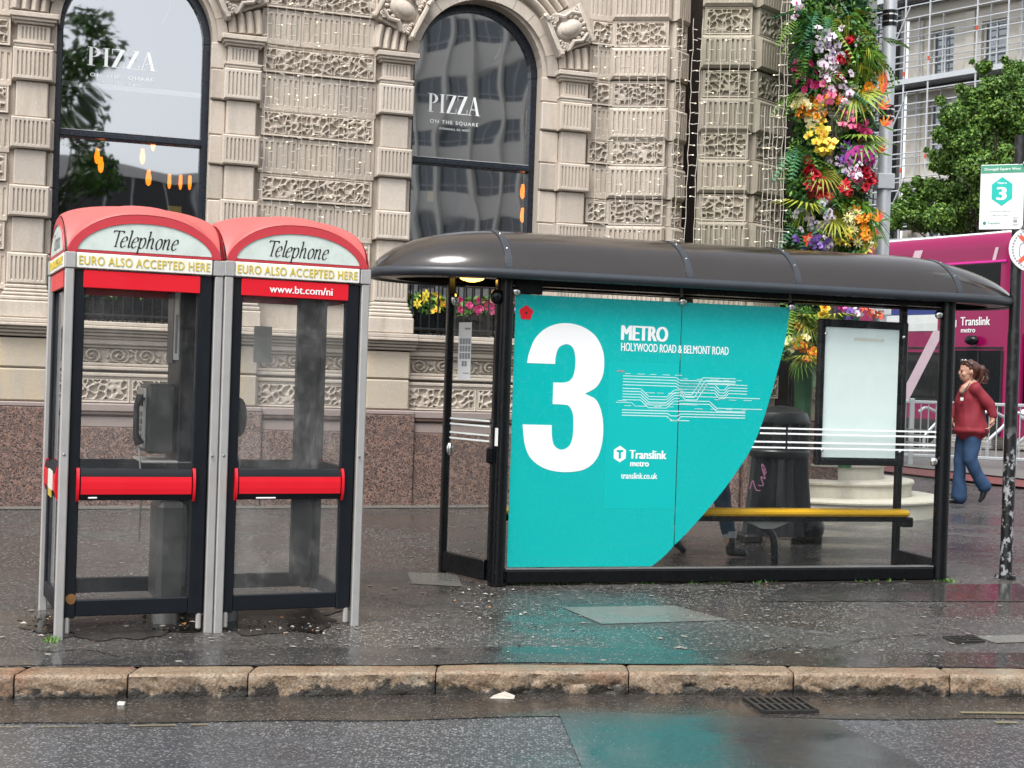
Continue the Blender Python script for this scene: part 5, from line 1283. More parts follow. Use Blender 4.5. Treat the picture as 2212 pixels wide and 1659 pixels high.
def leaf_cloud(name, blobs, count, size, mats, parent, seed, asp=.5, shell=.55):
    # blobs: (centre, radii); leaves sit mostly near each blob's surface, random tilt, several greens
    r = np.random.RandomState(seed); vol = np.array([b[1][0]*b[1][1]*b[1][2] for b in blobs])**.72; pr = vol/vol.sum()
    k = r.choice(len(blobs), count, p=pr); C = np.array([b[0] for b in blobs])[k]; Rd = np.array([b[1] for b in blobs])[k]
    d = r.normal(size=(count, 3)); d /= np.linalg.norm(d, axis=1)[:, None]; rad = (shell+(1-shell)*r.rand(count)**.6)*(1+.10*r.randn(count))
    P = C+d*Rd*rad[:, None]
    nrm = d*.6+r.normal(size=(count, 3))*.6+np.array([0, -.15, .45]); nrm /= np.linalg.norm(nrm, axis=1)[:, None]
    t = np.cross(nrm, r.normal(size=(count, 3))); t /= np.linalg.norm(t, axis=1)[:, None]; b = np.cross(nrm, t)
    s = size*(.65+.7*r.rand(count))[:, None]
    V = np.stack([P-t*s, P-b*s*asp+nrm*s*.12, P+t*s, P+b*s*asp+nrm*s*.12], 1).reshape(-1, 3)
    me = bpy.data.meshes.new(name); n = count
    me.vertices.add(4*n); me.vertices.foreach_set('co', V.ravel()); me.loops.add(4*n); me.loops.foreach_set('vertex_index', np.arange(4*n)); me.polygons.add(n)
    me.polygons.foreach_set('loop_start', np.arange(0, 4*n, 4)); me.polygons.foreach_set('loop_total', np.full(n, 4))
    for m in mats: me.materials.append(M[m])
    me.polygons.foreach_set('material_index', r.choice(len(mats), n)); me.update(); me.validate()
    o = inst(name, me, parent); o['kind'] = 'stuff'; return o
# the floral column on the corner entrance
FD = 14.95
fc = empty('flower_column', (3.2, FD, gz(3.2, FD)), 0, 'tall column of artificial tropical flowers and leaves beside the corner entrance', 'flower display')
fo = fc.location
def rel(px, py, d): return at(px, py, d)-fo
blobs = []; rr = random.Random(21)
def col_x(py):   # left and right strand centre pixels at a height
    return 1752-(py-250)*.03, 1848-(py-250)*.02
for py in range(-120, 760, 34):
    l, r_ = col_x(py)
    for c, hw_, lim in ((l, 44, 830), (r_, 40, 650)):
        if py < lim and not (c == r_ and py < 40): blobs.append((tuple(rel(c+rr.uniform(-6, 6), py, FD+.1)), (hw_/205, .17, .16)))
for py in (-60, -20, 20, 60): blobs.append((tuple(rel(1800, py, FD+.1)), (.45, .2, .16)))
leaf_cloud('foliage', blobs, 13000, .034, ['leaf_a', 'leaf_b', 'leaf_d', 'leaf_b', 'leaf_c', 'leaf_d'], fc, 5)
fb = []
for py in range(-100, 800, 22):
    l, r_ = col_x(py)
    for c, lim in ((l, 830), (r_, 660)):
        if py < lim and not (c == r_ and py < 40): fb.append((tuple(rel(c+rr.uniform(-38, 38), py+rr.uniform(-8, 8), FD-.16)), (rr.uniform(.06, .14), .09, rr.uniform(.05, .12))))
leaf_cloud('foliage', fb, 4200, .030, ['leaf_a', 'leaf_c', 'leaf_b', 'leaf_f', 'leaf_c'], fc, 15, .38)
mb = MB()
for c in (1752, 1846):
    p = [rel(c-(y-250)*.028, y, FD+.16) for y in (1010, 700, 300, -150)]; mb.tube(p, [.07, .12, .12, .12], 8)
mb.build('stem_frame', 'leaf_d', fc)
FLW = dict(op=orchid(['pink', 'deep_pink'], 1.25), om=orchid(['white_f', 'magenta_f'], 1.25), ov=orchid(['white_f', 'violet'], 1.1), ow=orchid(['white_f', 'purple'], 1.0), oy=orchid(['cream', 'yellow_f'], 1.6), oy2=orchid(['yellow_f', 'orange_f'], 1.5),
           ox=orchid(['magenta_f', 'purple'], 1.2), od=orchid(['violet', 'purple'], 1.2), rp=rose(['deep_pink', 'pink'], 1.1), rr=rose(['red_f', 'maroon'], 1.3), ro=rose(['orange_f', 'yellow_f'], 1.25), ry=rose(['yellow_f', 'orange_f'], 1.35), lr=lily(['red_f', 'cream'], 1.3), lo=lily(['orange_f', 'yellow_f'], 1.1), ly=lily(['yellow_f', 'leaf_c'], 1.2), lp=lily(['purple', 'violet'], 1.2), bo=bird(['orange_f', 'coral', 'leaf_a']), dy=daisy(['cream', 'leaf_e'], 1.5), pk=lily(['coral', 'cream'], 1.1))
NAMES = dict(op='pink_orchid', om='magenta_orchid', ov='white_orchid', ow='white_orchid', oy='yellow_orchid', oy2='yellow_orchid', ox='purple_orchid', od='violet_orchid', rp='pink_rose', rr='red_rose', ro='orange_rose', ry='yellow_rose', lr='red_lily', lo='orange_lily', ly='yellow_lily', lp='purple_lily', bo='bird_of_paradise', dy='star_flower', pk='coral_lily')
def flowers(root, kind, n, px, py, sx, sy, d, seed, spread=.12, scale=1., o=None):
    r = random.Random(seed*77+px); o = o or root.location
    for i in range(n):
        x, y = px+r.gauss(0, sx*1.15), py+r.gauss(0, sy*1.15); p = at(x, y, d+r.uniform(-spread, spread*.3))-o
        s = scale*r.uniform(.58, .88); inst(NAMES[kind], FLW[kind], root, p, (r.uniform(-.9, .7), r.uniform(-1.2, 1.2), r.uniform(-.9, .9)), s)
Fd = FD-.14
for i, (k, n, px, py, sx, sy) in enumerate([
    ('om', 7, 1728, 12, 9, 14), ('ow', 14, 1790, 80, 22, 12), ('ov', 12, 1795, 105, 20, 14), ('rp', 9, 1738, 150, 12, 14), ('rp', 6, 1752, 178, 8, 12), ('om', 16, 1793, 145, 9, 16), ('op', 9, 1790, 195, 11, 12), ('om', 8, 1798, 172, 9, 10),
    ('rr', 3, 1834, 92, 4, 5), ('rr', 4, 1826, 125, 8, 14), ('lr', 3, 1808, 160, 8, 8), ('lo', 5, 1775, 218, 10, 6), ('bo', 4, 1800, 216, 12, 7), ('oy', 5, 1740, 225, 8, 10), ('oy', 5, 1762, 250, 10, 9), ('ro', 6, 1758, 238, 12, 8), ('lo', 4, 1735, 240, 6, 7), ('oy2', 9, 1768, 285, 10, 13), ('oy2', 8, 1778, 312, 10, 9), ('oy', 3, 1758, 272, 6, 6),
    ('om', 14, 1832, 215, 8, 18), ('op', 10, 1835, 255, 8, 12), ('ry', 2, 1852, 240, 7, 4), ('ry', 2, 1868, 216, 5, 5), ('ro', 3, 1872, 190, 6, 8), ('rp', 4, 1845, 270, 10, 5), ('rp', 2, 1862, 290, 6, 6), ('lp', 5, 1828, 325, 8, 16), ('ow', 12, 1838, 345, 16, 12), ('ox', 10, 1858, 335, 12, 10), ('ov', 10, 1842, 368, 14, 9), ('ox', 5, 1868, 318, 7, 6), ('rr', 6, 1868, 380, 9, 9), ('op', 5, 1850, 385, 9, 7), ('lr', 4, 1828, 400, 10, 6), ('rr', 3, 1872, 398, 6, 6),
    ('rr', 7, 1748, 375, 8, 9), ('lr', 8, 1762, 398, 9, 9), ('rr', 4, 1765, 420, 8, 6), ('pk', 3, 1770, 428, 9, 4), ('ov', 5, 1740, 455, 9, 9), ('ow', 7, 1772, 462, 9, 16), ('ov', 6, 1752, 488, 9, 8), ('ow', 8, 1785, 505, 8, 16), ('od', 9, 1752, 525, 12, 6), ('pk', 3, 1740, 512, 5, 4), ('od', 4, 1770, 530, 8, 5),
    ('dy', 3, 1838, 462, 10, 10), ('dy', 3, 1832, 490, 8, 7), ('lo', 6, 1850, 470, 10, 16), ('ro', 4, 1862, 480, 8, 16), ('ly', 6, 1845, 520, 16, 9), ('dy', 3, 1862, 525, 12, 7), ('lo', 5, 1858, 505, 12, 9), ('bo', 2, 1880, 512, 5, 5),
    ('ry', 3, 1778, 660, 3, 9), ('ry', 2, 1780, 685, 3, 5), ('ro', 3, 1710, 705, 4, 3), ('ro', 3, 1728, 704, 4, 4), ('oy', 6, 1715, 735, 9, 8), ('oy2', 3, 1726, 742, 6, 5), ('ro', 5, 1742, 752, 9, 6), ('ro', 3, 1762, 765, 5, 5), ('lo', 5, 1740, 780, 10, 8), ('ox', 6, 1822, 655, 12, 8), ('od', 6, 1838, 672, 14, 6), ('op', 4, 1815, 650, 10, 6), ('om', 4, 1860, 660, 9, 10), ('pk', 3, 1885, 668, 8, 12)]):
    flowers(fc, k, max(2, int(n*1.6)), px, py, sx, sy, Fd, i+1, .14)
FR = [fern('leaf_c'), fern('leaf_a', .5), fern('leaf_f', .4)]; PL = [palm('leaf_e'), palm('leaf_c', .36)]; BT = [blade_tuft('leaf_c', seed=2), blade_tuft('leaf_a', seed=3), blade_tuft('leaf_e', 14, .38, 4)]
def fronds(lst, nm, items, root, d, seed):
    r = random.Random(seed)
    for px, py, rz_, n, sx in items:
        for i in range(n): inst(nm, r.choice(lst), root, at(px+r.gauss(0, sx), py+r.gauss(0, sx), d+r.uniform(-.08, .1))-root.location, (r.uniform(-.6, .6), r.uniform(-.2, .9), rz_+r.uniform(-.7, .7)), r.uniform(.75, 1.1))
fronds(FR, 'fern_frond', [(1735, 50, -2.2, 9, 12), (1738, 95, -2.0, 9, 12), (1735, 135, -2.0, 7, 10), (1722, 200, -2.4, 4, 8), (1720, 320, -2.0, 6, 8), (1738, 340, -1.4, 4, 8), (1745, 420, -1.8, 6, 10), (1722, 470, -2.4, 4, 8), (1830, 190, -1.2, 4, 8), (1890, 100, -.6, 3, 8), (1800, 30, -1.2, 6, 20), (1770, 20, -2, 4, 10), (1712, 660, -1.8, 3, 8), (1770, 790, -1.2, 4, 8)], fc, FD-.1, 1)
fronds(PL, 'palm_leaf', [(1768, 368, -.6, 3, 6), (1745, 440, -2.6, 3, 6), (1862, 300, -1.5, 3, 5), (1848, 200, -.8, 3, 8), (1800, 470, -.6, 3, 8), (1745, 690, -.9, 4, 6), (1740, 770, -1.6, 3, 4), (1805, 690, -1.5, 3, 5), (1780, 160, -1.0, 2, 6)], fc, FD-.12, 2)
fronds(BT, 'long_leaves', [(1835, 60, -.6, 8, 16), (1858, 100, -.5, 8, 14), (1855, 145, -.8, 7, 12), (1875, 130, -.3, 4, 8), (1820, 40, -1.0, 4, 12), (1858, 440, -.5, 4, 8), (1870, 470, -.4, 3, 8), (1830, 430, -1.2, 3, 8)], fc, FD-.1, 3)
r = random.Random(8)
for px0, py0, px1, py1 in ((1830, 240, 1897, 278), (1850, 270, 1900, 340), (1840, 150, 1905, 160), (1860, 200, 1900, 250)):
    a, b = rel(px0, py0, FD), rel(px1, py1, FD-.25); m_ = (a+b)/2+Vector((0, -.05, .12)); mb = MB(); mb.tube(catmull([a, m_, b], 6), .008, 5); mb.build('arching_stem', 'leaf_b', fc)
for px, py in ((1905, 176), (1908, 192), (1903, 205), (1900, 233), (1908, 272), (1898, 330), (1885, 515), (1898, 478)): inst('bird_of_paradise', FLW['bo'], fc, at(px, py, FD-.2)-fo, (0, r.uniform(-.6, .6), r.uniform(-.4, .4)), .95)
# window box and railing under the second window
def loc_of(u, y, z): v = Matrix.Rotation(FA, 4, 'Z') @ Vector((u, y, 0)); return Vector((FO[0]+v.x, FO[1]+v.y, z))
wb = empty('window_box', loc_of(2.73, -.02, 2.04), FA, 'black window trough full of pink and yellow flowers behind iron railings', 'window box')
mb = MB(); mb.box(-.66, .66, -.13, .08, 0, .22, .01); mb.build('trough', 'black', wb)
leaf_cloud('foliage', [((x, -.04, .26+.03*math.sin(x*9)), (.1, .12, .12)) for x in np.arange(-.62, .63, .12)], 1500, .04, ['leaf_a', 'leaf_b', 'leaf_c'], wb, 6)
r = random.Random(31)
for i in range(46):
    x = -.62+1.24*i/45; k = ('ly', 'oy2', 'op', 'rp', 'rp', 'rp', 'op', 'rr', 'ov', 'rp')[int(i/4.8) % 10]
    inst(NAMES[k], FLW[k], wb, (x+r.uniform(-.03, .03), -.13+r.uniform(-.05, .08), .27+r.uniform(-.05, .12)), (r.uniform(-.4, .4), r.uniform(-.5, .5), r.uniform(-.4, .4)), r.uniform(.6, .85))
rl = empty('window_railing', loc_of(2.73, -.19, 2.003), FA, 'black iron railing in front of the flower trough at the second window', 'railing')
for i in range(16): mb = MB(); x = -.70+i*.0933; mb.tube([(x, 0, 0), (x, 0, .62)], .009, 6); mb.build('bar', 'black_iron', rl)
for z in (.05, .60): mb = MB(); mb.box(-.72, .72, -.012, .012, z, z+.022, .003); mb.build('rail', 'black_iron', rl)
wb1 = empty('window_box', loc_of(-.85, -.02, 2.04), FA, 'black window trough with dark green plants at the left window', 'window box')
mb = MB(); mb.box(-.68, .68, -.13, .08, 0, .22, .01); mb.build('trough', 'black', wb1)
leaf_cloud('foliage', [((x, -.03, .33+.05*math.sin(x*7)), (.12, .12, .20)) for x in np.arange(-.62, .63, .11)], 2600, .045, ['leaf_a', 'leaf_b', 'leaf_d', 'leaf_d'], wb1, 16)
rl1 = copy_tree(rl); rl1.location = loc_of(-.85, -.19, 2.003); rl1['label'] = 'black iron railing in front of the green trough at the left window'
rl['group'] = rl1['group'] = 'window railings'; wb['group'] = wb1['group'] = 'window troughs'
# trees
def tree(name, loc, trunk_h, blobs, count, leaf, mats, label, seed, group=None):
    root = empty(name, loc, 0, label, 'tree', group); r = random.Random(seed); mb = MB()
    mb.tube(catmull([(0, 0, 0), (.05, 0, trunk_h*.5), (0, .05, trunk_h), (.1, 0, trunk_h*1.5)], 4), list(np.linspace(.20, .07, 13)), 9)
    for c, rd in blobs[:14]: mb.tube(catmull([(0, 0, trunk_h*r.uniform(.7, 1.1)), (c[0]*.5+r.uniform(-.2, .2), c[1]*.5, (trunk_h+c[2])/2), c], 4), list(np.linspace(.05, .012, 9)), 6)
    mb.build('trunk', 'bark', root, smooth=True); o = leaf_cloud('crown', blobs, count, leaf, mats, root, seed, .62, .35); del o['kind']; return root
r = random.Random(17); bl = []
for px, py, rad in ((1940, 462, 30), (1975, 440, 36), (1990, 478, 34), (2030, 470, 38), (2010, 410, 34), (2050, 420, 40), (2045, 350, 36), (2075, 300, 44), (2060, 250, 34), (2110, 270, 46), (2100, 215, 34), (2140, 190, 30), (2125, 145, 20), (2150, 240, 48), (2180, 190, 40), (2190, 150, 26), (2200, 270, 50), (2150, 320, 48), (2110, 360, 48), (2180, 360, 52), (2090, 420, 44), (2140, 430, 46), (2200, 440, 44), (2240, 200, 50), (2250, 300, 60), (2240, 400, 55), (1925, 485, 20), (2120, 480, 40), (2060, 485, 34), (2018, 335, 16)):
    d = 36+r.uniform(-1.3, 1.3); p = at(px, py, d); bl.append(((p.x-12.4, p.y-36, p.z-gz(12, 36)), (rad*.0122, rad*.0125, rad*.0105)))
base_bl = list(bl)
for c, rd in base_bl:
    for q in range(3):
        a, b = r.uniform(0, 6.28), r.uniform(-1, 1.2); bl.append(((c[0]+rd[0]*1.05*math.cos(a), c[1]+rd[1]*r.uniform(-1, .6), c[2]+rd[2]*1.05*math.sin(b)), (rd[0]*r.uniform(.25, .45),)*3))
bl = [(c, tuple(x*.88 for x in rd)) for c, rd in bl]
tree('street_tree', (12.4, 36, gz(12, 36)), 3.2, bl, 115000, .045, ['tree_a', 'tree_b', 'tree_c', 'tree_a', 'tree_b', 'tree_c', 'tree_b'], 'leafy green tree in front of the scaffolded building', 3)
# ------------------------------------------------------------------ street beyond the shelter
sheet('far_pavement', [(1900, 1008), (2290, 1050), (2330, 978), (1900, 972)], .05, 'flag', 4)
sheet('far_kerb', [(1900, 1021), (2290, 1066), (2290, 1048), (1900, 1007)], .03, 'brick_red', 4)
# lamp post
lpz = gz(4.68, 18.2); lpp = at(1905, 540, 18.2)
lamp = empty('lamp_post', (lpp.x, 18.2, lpz), 0, 'tall grey steel lamp post rising behind the flower column', 'lamp post')
mb = MB(); mb.tube([(0, 0, 0), (0, 0, 1.2)], .12, 16); mb.tube([(0, 0, 1.2), (0, 0, 1.35), (0, 0, 9)], [.12, .09, .085], 16); mb.build('column', 'galv', lamp, smooth=True)
for py in (40, 245):
    z = at(1905, py, 18.2).z-lpz; mb = MB(); mb.tube([(0, 0, z-.10), (0, 0, z+.10)], .097, 16); o = mb.build('band', 'black', lamp, smooth=True)
    for dz in (-.055, .035): mb = MB(); mb.tube([(0, 0, z+dz), (0, 0, z+dz+.018)], .100, 16); mb.build('clip', 'chrome', o, smooth=True)
z = at(1900, 393, 18.2).z-lpz; mb = MB(); mb.box(-.62, 0, -.04, .04, z-.04, z+.04, .01); mb.box(-.11, .11, -.11, .11, z-.10, z+.10, .01); mb.build('side_arm', 'galv', lamp)
# double-decker bus
BA = math.atan2(-.85, .526); bus = empty('double_decker_bus', (9.72, 27.5, gz(9.7, 27.5)), BA, 'magenta double-decker bus with dark windows waiting beyond the shelter', 'bus')
L, Wb, Hb = 10.9, 2.5, 4.36
mb = MB(); sec = [(0, .32), (0, 4.02)]+[(.22-.22*math.cos(t), 4.02+.34*math.sin(t)) for t in np.linspace(.2, PI/2, 6)]+[(Wb-.22+.22*math.sin(t), 4.02+.34*math.cos(t)) for t in np.linspace(0, PI/2-.2, 6)]+[(Wb, 4.02), (Wb, .32)]
xs_ = [-L, -.5, -.22, -.08, 0.]; ins = [0, 0, .02, .07, .16]; n = len(sec)
for x, i_ in zip(xs_, ins):
    for (y, z) in sec: mb.v.append((x, i_+y*(Wb-2*i_)/Wb, z-(i_*.6 if z > 3.9 else 0)))
for k in range(len(xs_)-1):
    for j in range(n): mb.f.append((k*n+j, (k+1)*n+j, (k+1)*n+(j+1) % n, k*n+(j+1) % n)); mb.m.append(0)
mb.f += [tuple(range(n))[::-1], tuple(range((len(xs_)-1)*n, len(xs_)*n))]; mb.m += [0, 0]
mb.build('body', 'magenta', bus, smooth=True, fix=True)
def bpane(name, x0, x1, z0, z1, mat='glass_dark_solid', y=-.004): mb = MB(); mb.box(x0, x1, y, y+.03, z0, z1, .003); return mb.build(name, mat, bus)
M['glass_dark_solid'] = simple('tinted_bus_glass', (.006, .007, .009), .12, var=.3, spec=.22)
M['magenta_bright'] = simple('bright_magenta_rail', (.72, .02, .34), .15)  # brighter magenta than the body, for the cantrail strip
xx = -.42
for i in range(9): bpane('upper_window', xx-1.14, xx, 2.90, 3.74); xx -= 1.165
xx = -1.75
for i in range(7): bpane('lower_window', xx-1.22, xx, .98, 1.98); xx -= 1.245
for x_ in (-1.6, -3.2, -4.9, -6.6, -8.3): mb = MB(); mb.box(x_-.006, x_+.006, -.006, .0, .34, 2.86); mb.build('panel_seam', 'black_rubber', bus)
mb = MB(); mb.box(-L+.1, -.3, -.012, .0, .33, .60); mb.build('skirt', 'black_rubber', bus)
mb = MB(); mb.box(-L+.1, -.3, -.010, .0, 2.05, 2.09); mb.build('trim', 'black_rubber', bus)
bpane('door', -1.45, -.30, .38, 2.02)
for x in (-1.46, -.31, -.88): mb = MB(); mb.box(x-.02, x+.02, -.02, 0, .38, 2.02); mb.build('door_edge', 'black_rubber', bus)
mb = MB(); mb.box(-L+.2, -.28, -.018, .0, 3.76, 3.80); mb.build('cantrail', 'magenta_bright', bus)
mb = MB(); mb.box(-L+.1, -.4, .25, Wb-.25, 4.33, 4.40, .03); mb.build('roof_sheen', 'bus_white', bus)  # pale reflection along the roof top, painted as a white slab
for x0, z0, x1, z1, w in ((-2.05, 2.42, -2.95, .95, .28), (-2.62, 4.1, -2.75, 3.8, .22), (-.55, 4.05, -.62, 3.8, .08)):
    mb = MB(); mb.prism([(x0, z0), (x0+w, z0), (x1+w, z1), (x1, z1)], -.012, -.006); mb.build('diagonal_stripe', 'magenta_pale', bus, fix=True)
mb = MB(); mb.box(-3.6, -1.95, -.012, -.004, 2.76, 2.88); mb.build('advert_header', 'blue_ad', bus); mb = MB(); mb.box(-3.6, -1.95, -.012, -.004, 2.42, 2.755); mb.build('advert_panel', 'bus_white', bus)
def flip(t): return t
t = text_fit('Translink', -1.36, -.62, 2.52, .17, bold=.03); put(t, 'lettering', 'white_ink', bus, -.008); put(text_fit('metro', -1.34, -.98, 2.38, .08, bold=.03), 'lettering', 'white_ink', bus, -.008)
mb = MB(); mb.prism([(-1.56+.11*math.sin(PI/3*i), 2.56+.13*math.cos(PI/3*i)) for i in range(6)], -.008, -.004); mb.build('logo', 'white_ink', bus, fix=True)
mb = MB(); mb.ball((-.95, -.14, 2.22), (.16, .11, .10), 10, 6); mb.tube([(-.95, -.1, 2.22), (-.95, 0, 2.28)], .03, 6); mb.build('mirror', 'black', bus, smooth=True)
mb = MB(); mb.prism([(.25, .98), (Wb-.25, .98), (Wb-.25, 2.35), (.25, 2.35)], -.10, .06, 'x'); mb.build('windscreen', 'glass_dark_solid', bus, fix=True)
mb = MB(); mb.prism([(.28, 2.9), (Wb-.28, 2.9), (Wb-.32, 3.72), (.32, 3.72)], -.14, .02, 'x'); mb.build('upper_windscreen', 'glass_dark_solid', bus, fix=True)
M['headlight'] = simple('headlight_lens', (.75, .78, .8), .1, spec=.8)
for y in (.30, Wb-.30): mb = MB(); mb.ball((.0, y, .78), (.06, .11, .11), 10, 7); mb.build('headlight', 'headlight', bus, smooth=True)
for x in (-2.6, -7.9):
    w_ = empty('wheel', (x, .05, .48)); w_.parent = bus
    mb = MB(); mb.lathe([(.30, .0), (.46, .0), (.48, .05), (.48, .25), (.3, .28)], n=24, axis='y'); mb.build('tyre', 'tyre', w_, smooth=True); mb = MB(); mb.lathe([(.05, -.01), (.28, .01), (.30, .03)], n=18, axis='y'); mb.build('rim', 'steel', w_, smooth=True)
# scaffolded building far behind
SAn = math.atan2(-.768, .64); sb = empty('scaffolded_building', (16.8, 62, 0), SAn, 'pale stone office building wrapped in scaffolding at the far right', 'building')
mb = MB(); cols = [(1.1, 2.25), (3.55, 4.7), (6.0, 7.15), (8.45, 9.6)]; floors = [(3.2, 6.2), (7.4, 9.9), (11.4, 14.0), (15.1, 17.0), (18.6, 20.4)]
zs = [0]+sum([[a, b] for a, b in floors], [])+[23]; us = [0]+sum([[a, b] for a, b in cols], [])+[14]
for i in range(len(us)-1):
    for j in range(len(zs)-1):
        if i % 2 == 1 and j % 2 == 1: continue
        mb.box(us[i], us[i+1], 0, .5, zs[j], zs[j+1])
mb.build('wall', 'back_stone', sb)
for (a, b) in cols:
    for (z0, z1) in floors:
        e = empty('window', (a, 0, z0)); e.parent = sb; w, h = b-a, z1-z0
        mb = MB(); mb.box(0, w, .30, .33, 0, h); mb.build('pane', 'back_glass', e)
        mb = MB()
        for bb in ((0, .07, 0, h), (w-.07, w, 0, h), (.07, w-.07, 0, .08), (.07, w-.07, h-.08, h), (.07, w-.07, h*.28, h*.28+.06), (w/2-.03, w/2+.03, .08, h-.08)): mb.box(bb[0], bb[1], .24, .30, bb[2], bb[3])
        mb.build('frame', 'white_paint', e)
        mb = MB(); mb.box(-.15, w+.15, -.08, .25, -.14, -.01, .01); mb.build('sill', 'back_stone', e)
mb = MB()
mb.box(-.1, 14, -.18, 0, 14.35, 14.7, .03); mb.box(-.1, 14, -.25, 0, 10.3, 10.7, .03); mb.box(-.1, 14, -.4, 0, 17.6, 18.1, .05); mb.build('string_course', 'back_stone', sb)
for u in (.35, 2.85, 5.3, 7.8): mb = MB(); mb.box(u, u+.42, -.12, 0, 3, 17.5, .02); mb.build('pilaster', 'back_stone', sb)
gb = empty('shade_grey_building', (13.6, 67, 0), R(-12), 'building side left of the scaffolding, shade painted in as dark grey', 'building')
mb = MB(); mb.box(-14, 4.3, 0, 5, 0, 26); mb.build('wall', 'back_grey', gb)  # building side in shade, its darkness put into the wall colour
for x in (.2, 2.2):
    for z in (5, 9, 13, 17): mb = MB(); mb.box(x, x+1.2, -.04, .1, z, z+2, .02); mb.build('window', 'back_glass', gb)
mb = MB(); mb.box(3.65, 4.0, -.4, 0, 0, 24); mb.build('downpipe', 'black', gb)
sc = empty('scaffolding', (16.8, 62, 0), SAn, 'galvanised tube scaffolding with boarded decks on the pale building', 'scaffolding')
def tubep(a, b, nm, r_=.032, mat='galv'): mb = MB(); mb.tube([a, b], r_, 6); return mb.build(nm, mat, sc)
std = [-2.6, -1.0, .75, 1.95, 4.2, 5.6, 7.6, 9.6]
for x in std:
    for y in (-1.35, -.35): tubep((x, y, 0), (x, y, 21), 'standard', .04)
for k, z in enumerate(np.arange(6.4, 20.8, .52)):
    dk = abs((z-6.4) % 3.12) < .1
    tubep((-2.8, -1.35, z), (10, -1.35, z), 'ledger')
    if k % 2 == 0: tubep((-2.8, -.35, z), (10, -.35, z), 'ledger')
for z in (8.6, 14.55, 18.2):
    for q in range(4): mb = MB(); mb.box(-2.4, 10, -1.3+q*.24, -1.08+q*.24, z, z+.05); mb.build('deck_board', 'galv', sc)
    mb = MB(); mb.box(-2.4, 10, -1.40, -1.36, z, z+.22); mb.build('toe_board', 'galv', sc)
    for q in range(3): tubep((-2.6, -.3-q*.4, z-.1), (10, -.3-q*.4, z-.1), 'transom', .05, 'iron')
for x0, z0, x1, z1 in ((-.8, 10.6, 1.0, 14.2), (-.8, 14.2, 1.0, 17.8), (-.8, 7, 1.0, 10.6), (-2.4, 8.4, -1.1, 12), (-2.4, 12, -1.1, 15.6), (-2.4, 15.6, -1.1, 19)): tubep((x0, -1.4, z0), (x1, -1.4, z1), 'brace')
for x in (-2.1, -1.7): tubep((x, -1.0, 5), (x+.5, -1.0, 21), 'ladder_stile', .03)
M['orange_tag'] = simple('orange_tag', (.5, .06, .02), .5)
for x, z in ((.75, 10.8), (1.95, 15.4), (4.2, 16.3), (1.95, 11.3), (.75, 14.9), (5.6, 13)): mb = MB(); mb.tube([(x, -1.35, z), (x, -1.35, z+.18)], .05, 6); mb.build('coupler_tag', 'orange_tag', sc)
# guard rail and cycle hoops
gr = empty('guard_rail', (6.0, 22.3, gz(6, 22.3)), R(-8), 'galvanised pedestrian guard rail in front of the bus', 'railing')
for z in (.16, 1.0): mb = MB(); mb.box(-.6, 4.2, -.025, .025, z, z+.05, .008); mb.build('rail', 'galv', gr)
for i in range(40): mb = MB(); x = -.5+i*.115; mb.tube([(x, 0, .18), (x, 0, 1.0)], .010, 5); mb.build('bar', 'galv', gr)
for x in (-.55, .28, 2.2, 4.1): mb = MB(); mb.box(x-.04, x+.04, -.03, .03, -.02, 1.08, .01); mb.build('post', 'galv', gr)
for k, (px, py, rz_, lab) in enumerate(((2150, 1000, .2, 'bent steel cycle hoop just right of the walking woman'), (2215, 1010, -.2, 'steel cycle hoop behind the bus stop pole at the right edge'), (2010, 985, .4, 'steel cycle hoop seen through the right end of the shelter'))):
    p = on_ground(px, py); e = empty("cycle_hoop", p, rz_, lab, 'cycle stand', 'steel cycle hoops'); mb = MB()
    mb.tube(catmull([(-.16, 0, 0), (-.16, 0, .28), (-.12, 0, .40), (.12, 0, .62), (.16, 0, .72), (.10, 0, .80), (-.14, 0, .88), (-.30, 0, .80)], 5), .028, 9); mb.build('hoop', 'chrome' if 0 else 'galv', e, smooth=True)
    mb = MB(); mb.tube([(-.16, 0, 0), (-.16, 0, .02)], .07, 12); mb.build('base_plate', 'galv', e)
# bus stop pole with flag and round notice
bp = on_ground(2172, 1249); bs = empty('bus_stop_pole', bp, 0, 'black peeling bus stop pole with white route 3 flag at the right edge', 'bus stop')
t = NT('peeling_black_paint'); f_ = t.ramp(t.noise(16, 6, .7, t.pos((1, 1, .7))), [(.53, 0), (.56, 1)])
g_ = t.n('NewGeometry'); sx_ = t.n('SeparateXYZ'); t.l(g_.outputs['Position'], sx_.inputs[0]); mr = t.n('MapRange'); mr.inputs['From Min'].default_value = 1.0; mr.inputs['From Max'].default_value = 1.35; mr.inputs['To Min'].default_value = 1; mr.inputs['To Max'].default_value = .06; t.l(sx_.outputs[2], mr.inputs['Value'])
t.set(Base_Color=t.mix(t.math('MULTIPLY', f_, mr.outputs[0]), (.007, .007, .008), (.30, .31, .32)), Roughness=.35); M['peel'] = t.m
mb = MB(); mb.tube([(0, 0, 0), (0, 0, 2.0)], .050, 16); mb.tube([(0, 0, 0), (0, 0, .03)], .085, 16); mb.tube([(0, 0, 2.0), (0, 0, 3.6)], .046, 16); mb.build('pole', 'peel', bs, smooth=True)
zc = at(2160, 425, bp.y).z-bp.z
fl = empty('flag', (.02, -.06, zc), R(-24)); fl.parent = bs
mb = MB(); mb.box(-.34, .0, 0, .02, -.265, .265, .004); mb.build('plate', 'white_paint', fl)
mb = MB(); mb.box(.004, .17, .0, .04, -.30, .30, .006); mb.build('backing', 'navy_black', fl)
mb = MB(); mb.box(-.337, -.003, -.0015, 0, .195, .26); mb.build('top_band', 'green_sign', fl)
